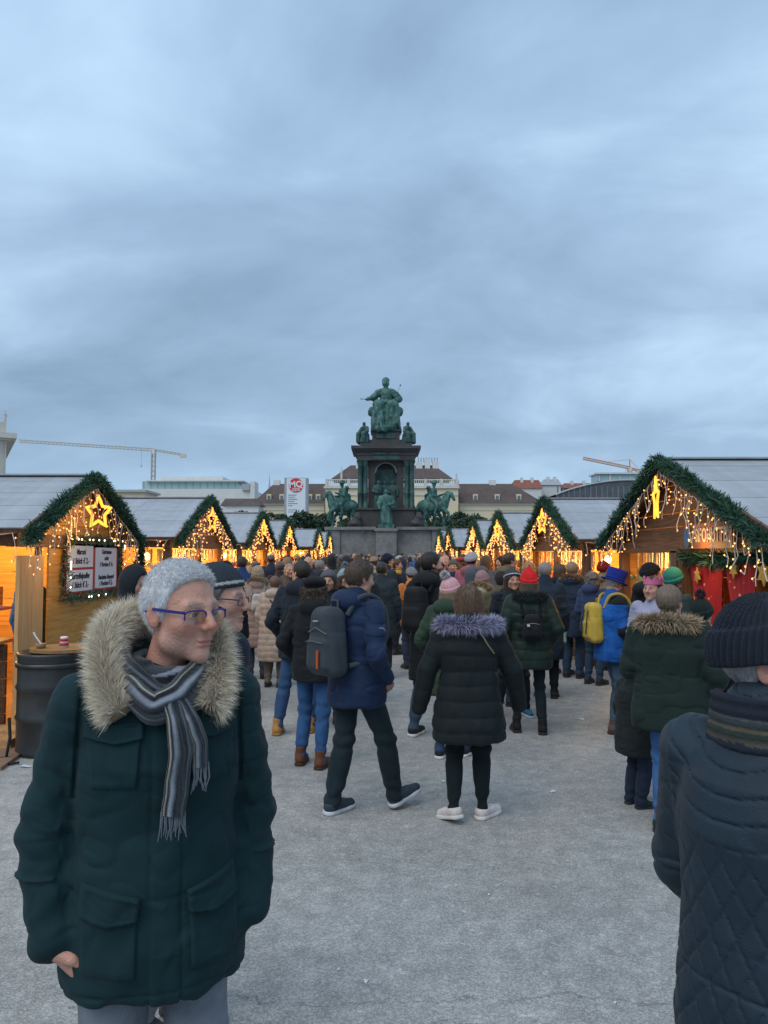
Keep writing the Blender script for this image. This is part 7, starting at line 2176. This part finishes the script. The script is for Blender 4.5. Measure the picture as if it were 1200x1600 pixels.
# ================================================================== FOREGROUND: the man in the quilted jacket
Y3 = 1.68; X3 = GX(1193, Y3)
M_quilt = mat('quilted_cloth', (.008, .022, .036), .6, var=.2, vscale=8, bump=.3, bscale=380, sheen=.03, spec=.35)
yaw3 = R(-52)
def quilt_wrap(fc3):
  def quilt(P):
    d = fc3(P); x, y, z = P[:, 0], P[:, 1], P[:, 2]
    a = np.arctan2(x, -y) * .2
    s_ = .075
    z2 = z + .06 * np.cos(np.arctan2(x, -y) * 1.0)
    q1 = np.abs(((a + z2 * .72) / s_) % 1 - .5) * 2; q2 = np.abs(((a - z2 * .72) / s_) % 1 - .5) * 2
    up_ = np.clip((z - 1.22) / .08, 0, 1)
    rr = np.hypot(x * 1.0, (z - 1.62)); arc = np.abs((rr / .05 + .15 * np.sin(a * 9)) % 1 - .5) * 2
    qd = np.minimum(np.clip((1 - q1) * 5, 0, 1), np.clip((1 - q2) * 5, 0, 1)) * (1 - up_) + np.clip((1 - arc) * 5, 0, 1) * up_
    d = d - .0075 * qd ** .6 + .007 * vnoise(P, (5, 5, 9), 2) + .005 * vnoise(P, (14, 14, 24), 4)
    d = d + .006 * np.exp(-((z - .985) / .004) ** 2) - .003 * np.exp(-((np.abs(x) - .19) / .005) ** 2) * (z > 1.2)
    return d.astype(np.float32)
  return quilt
root3, K3 = person('man in ribbed navy knit hat and quilted jacket at the right edge', (X3, Y3), yaw3, 1.725, .005, group=None,
    coat=dict(col=(.02, .03, .05), hem=.45, bulk=1.04, arm=1.02, hood=False, mat=M_quilt, wrap=quilt_wrap, flare=1.02, collar=1.12, fold=.22),
    legs=dict(col=(.03, .035, .05)), head=dict(hair='short', haircol=(.26, .26, .27), face=True, yaw=R(-70), pitch=-.04, skin=(.46, .25, .19), pos=(0, .03, 1.632)), arms=(((.25, .05, 1.13), (.19, .17, .97)), 'hang'), body_h=.0035, wide=.94)
hat = dict(kind='beanie', cut=.022, slope=.22, tall=1.08, nrib=44, rib=1.35, cuffh=.062)
def bigbeanie(Q):
    d = hat_sdf(Q, 'beanie', hat)
    return (d - .008 + .0022 * vnoise(Q, 60)).astype(np.float32)
hh = obj('hat', sdf_mesh('hat', bigbeanie, (-.15, -.18, -.08), (.15, .18, .22), .0032), fabric('navy_knit', (.012, .02, .036), .95, bump=.9, bscale=420, sheen=.08), root3)
hh.location = K3['hc']; hh.rotation_euler = Euler((-.04, 0, R(-70)), 'XYZ')
# stand-up collar with striped scarf inside
M_col = mat('collar_cord', (1, 1, 1), .9, tint=True, var=.2, vscale=40, bump=.5, bscale=300)
def collar(P):
    rr = np.hypot(P[:, 0] / 1.08, P[:, 1] - .005)
    d = np.maximum(np.abs(rr - (.112 - .12 * (P[:, 2] - 1.46))) - .011, np.abs(P[:, 2] - (1.505 - .1 * (P[:, 1]))) - .058)
    return (d + .012 * vnoise(P, 10) + .002 * np.sin(P[:, 2] * 260)).astype(np.float32)
V, F = polygonise(collar, (-.18, -.18, 1.38), (.18, .18, 1.62), .0045)
me = mesh_np('collar', V, F); zz = V[:, 2] + .1 * V[:, 1] + .006 * vnoise(V.astype(np.float32), 8)
tt = np.tile(np.array([.012, .017, .028]), (len(V), 1)); 
for z0, z1, cc in ((1.466, 1.478, (.07, .065, .05)), (1.478, 1.492, (.02, .032, .028)), (1.492, 1.50, (.10, .09, .06)), (1.50, 1.515, (.025, .035, .04)), (1.515, 1.52, (.06, .065, .07))):
    tt[(zz > z0) & (zz <= z1)] = cc
set_col(me, tt); obj('collar', me, M_col, root3)
# ================================================================== THE CROWD further down the lane
def objcol(name, rough): return mat(name, (1, 1, 1), rough, objcol=True, var=.15, vscale=8, bump=.3, bscale=120, sheen=.1)
OC_coat, OC_hat, OC_leg = objcol('crowd_coat', .8), objcol('crowd_hat', .9), objcol('crowd_trousers', .85)
TPL = []
specs = [('hat', dict(bulk=1.1), 'short', 'beanie'), ('hat', dict(bulk=1.15, puff=.1), 'bob', 'beanie'), ('hair', dict(bulk=1.1, hood=False), 'short', None), ('hair', dict(bulk=1.05, hem=.6), 'long', None), ('hair', dict(bulk=1.12), 'bob', None), ('hood', dict(bulk=1.15, hood='up'), None, None), ('hat', dict(bulk=1.2, hood=False, hem=.55), 'short', 'cap'), ('hair', dict(bulk=1.1, hood=False), None, None), ('hat', dict(bulk=1.1, hem=.5), 'curly', 'beret')]
CR0 = PN[0]
for i, (kd, ct, hair, ht) in enumerate(specs):
    p, k = person('template', (40 + i, -20), 0, 1.72, .022, coat=dict(dict(mat=OC_coat), **ct), legs=dict(mat=OC_leg, w=1.05), head=dict(hair=hair, haircol=(.06, .04, .03), hat=dict(kind=ht, col=(.05, .05, .05), h=.011) if ht else None, face=True), arms=(('hang', 'pocket', 'fwd')[i % 3], ('pocket', 'hang', 'fwd')[i % 3]), hands=i % 3 == 2, body_h=.014, fine=False)
    for c in list(p.children):
        if c.name.startswith('shoe'):
            for q in list(c.children): bpy.data.objects.remove(q)
            bpy.data.objects.remove(c); continue
        nm = c.name.split('.')[0]
        if nm in ('hat', 'hair'):
            c.data.materials.clear(); c.data.materials.append(OC_hat)
    TPL.append((kd, p))
COATS = [((.012, .014, .018), 'black'), ((.014, .022, .045), 'navy'), ((.03, .035, .04), 'charcoal'), ((.07, .075, .08), 'grey'), ((.16, .11, .07), 'brown'), ((.05, .055, .03), 'olive'), ((.24, .02, .03), 'dark red'), ((.28, .21, .14), 'beige'), ((.03, .07, .17), 'blue'), ((.02, .05, .045), 'dark green'), ((.36, .10, .14), 'pink'), ((.42, .40, .37), 'cream')]
CW = np.array([22, 16, 12, 9, 5, 5, 4, 4, 6, 5, 2, 2.5]); CW = CW / CW.sum()
HATS = [((.02, .022, .03), 'dark'), ((.10, .105, .11), 'grey'), ((.30, .30, .31), 'pale grey'), ((.28, .03, .03), 'red'), ((.25, .18, .11), 'tan'), ((.03, .06, .12), 'blue'), ((.4, .33, .3), 'cream')]
HAIRS = [((.03, .02, .015), 'dark'), ((.09, .05, .03), 'brown'), ((.26, .16, .08), 'blond'), ((.2, .2, .2), 'grey')]
used = [(o.location.x, o.location.y) for o in bpy.data.objects if o.get('category') == 'person' and o.get('label') != 'template']
r = np.random.default_rng(12)
cnt = 0; tries = 0
def half(Y): return 2.55 if Y < 46 else min(9.0, 2.55 + (Y - 46) * .6)
target = 270
while cnt < target and tries < 30000:
    tries += 1
    Y = 12.5 + 57 * r.random() ** 1.35
    hw = half(Y); x = r.uniform(-hw - .5, hw + .1)
    if Y < 17 and abs(x - .1) < .75 and r.random() < .95: continue
    if Y < 15 and r.random() < .6: continue
    if any((x - a) ** 2 + (Y - b) ** 2 < .48 ** 2 for a, b in used): continue
    used.append((x, Y)); cnt += 1
    kd, tp = TPL[int(r.integers(0, len(TPL)))]
    c = copy_tree(tp); c.location = (x, Y, 0)
    c.rotation_euler = (0, 0, r.uniform(-.9, .9) if r.random() < .62 else r.uniform(0, 6.28))
    s_ = r.normal(1.71, .075) / 1.75; c.scale = (s_ * r.uniform(.96, 1.06), s_, s_)
    ci = int(r.choice(len(COATS), p=CW)); cc, cn = COATS[ci]; hc_, hn = HATS[int(r.choice(len(HATS), p=[.42, .2, .1, .08, .08, .08, .04]))]; rc_, rn = HAIRS[int(r.choice(4, p=[.4, .32, .16, .12]))]
    jit = r.uniform(.75, 1.3)
    hatted = False
    for ch in c.children:
        nm = ch.name.split('.')[0]
        if nm == 'coat': ch.color = (*[v * jit for v in cc], 1)
        elif nm == 'trousers': ch.color = (*((.03, .055, .11) if r.random() < .4 else (.015, .018, .022)), 1)
        elif nm == 'hat': ch.color = (*hc_, 1); hatted = True
        elif nm == 'hair': ch.color = (*rc_, 1)
    what = ('%s hat' % hn) if hatted else ('raised hood' if kd == 'hood' else ('%s hair' % rn if any(q.name.startswith('hair') for q in c.children) else 'shaven head'))
    zone = 'near the first stalls' if Y < 20 else ('midway down the lane' if Y < 36 else 'far down the lane')
    c['label'] = 'person in %s coat with %s in crowd %s' % (cn, what, zone)
    c['group'] = 'crowd of %s coat, %s, %s' % (cn, what, zone)
for kd, tp in TPL:
    for ch in list(tp.children): bpy.data.objects.remove(ch)
    bpy.data.objects.remove(tp)
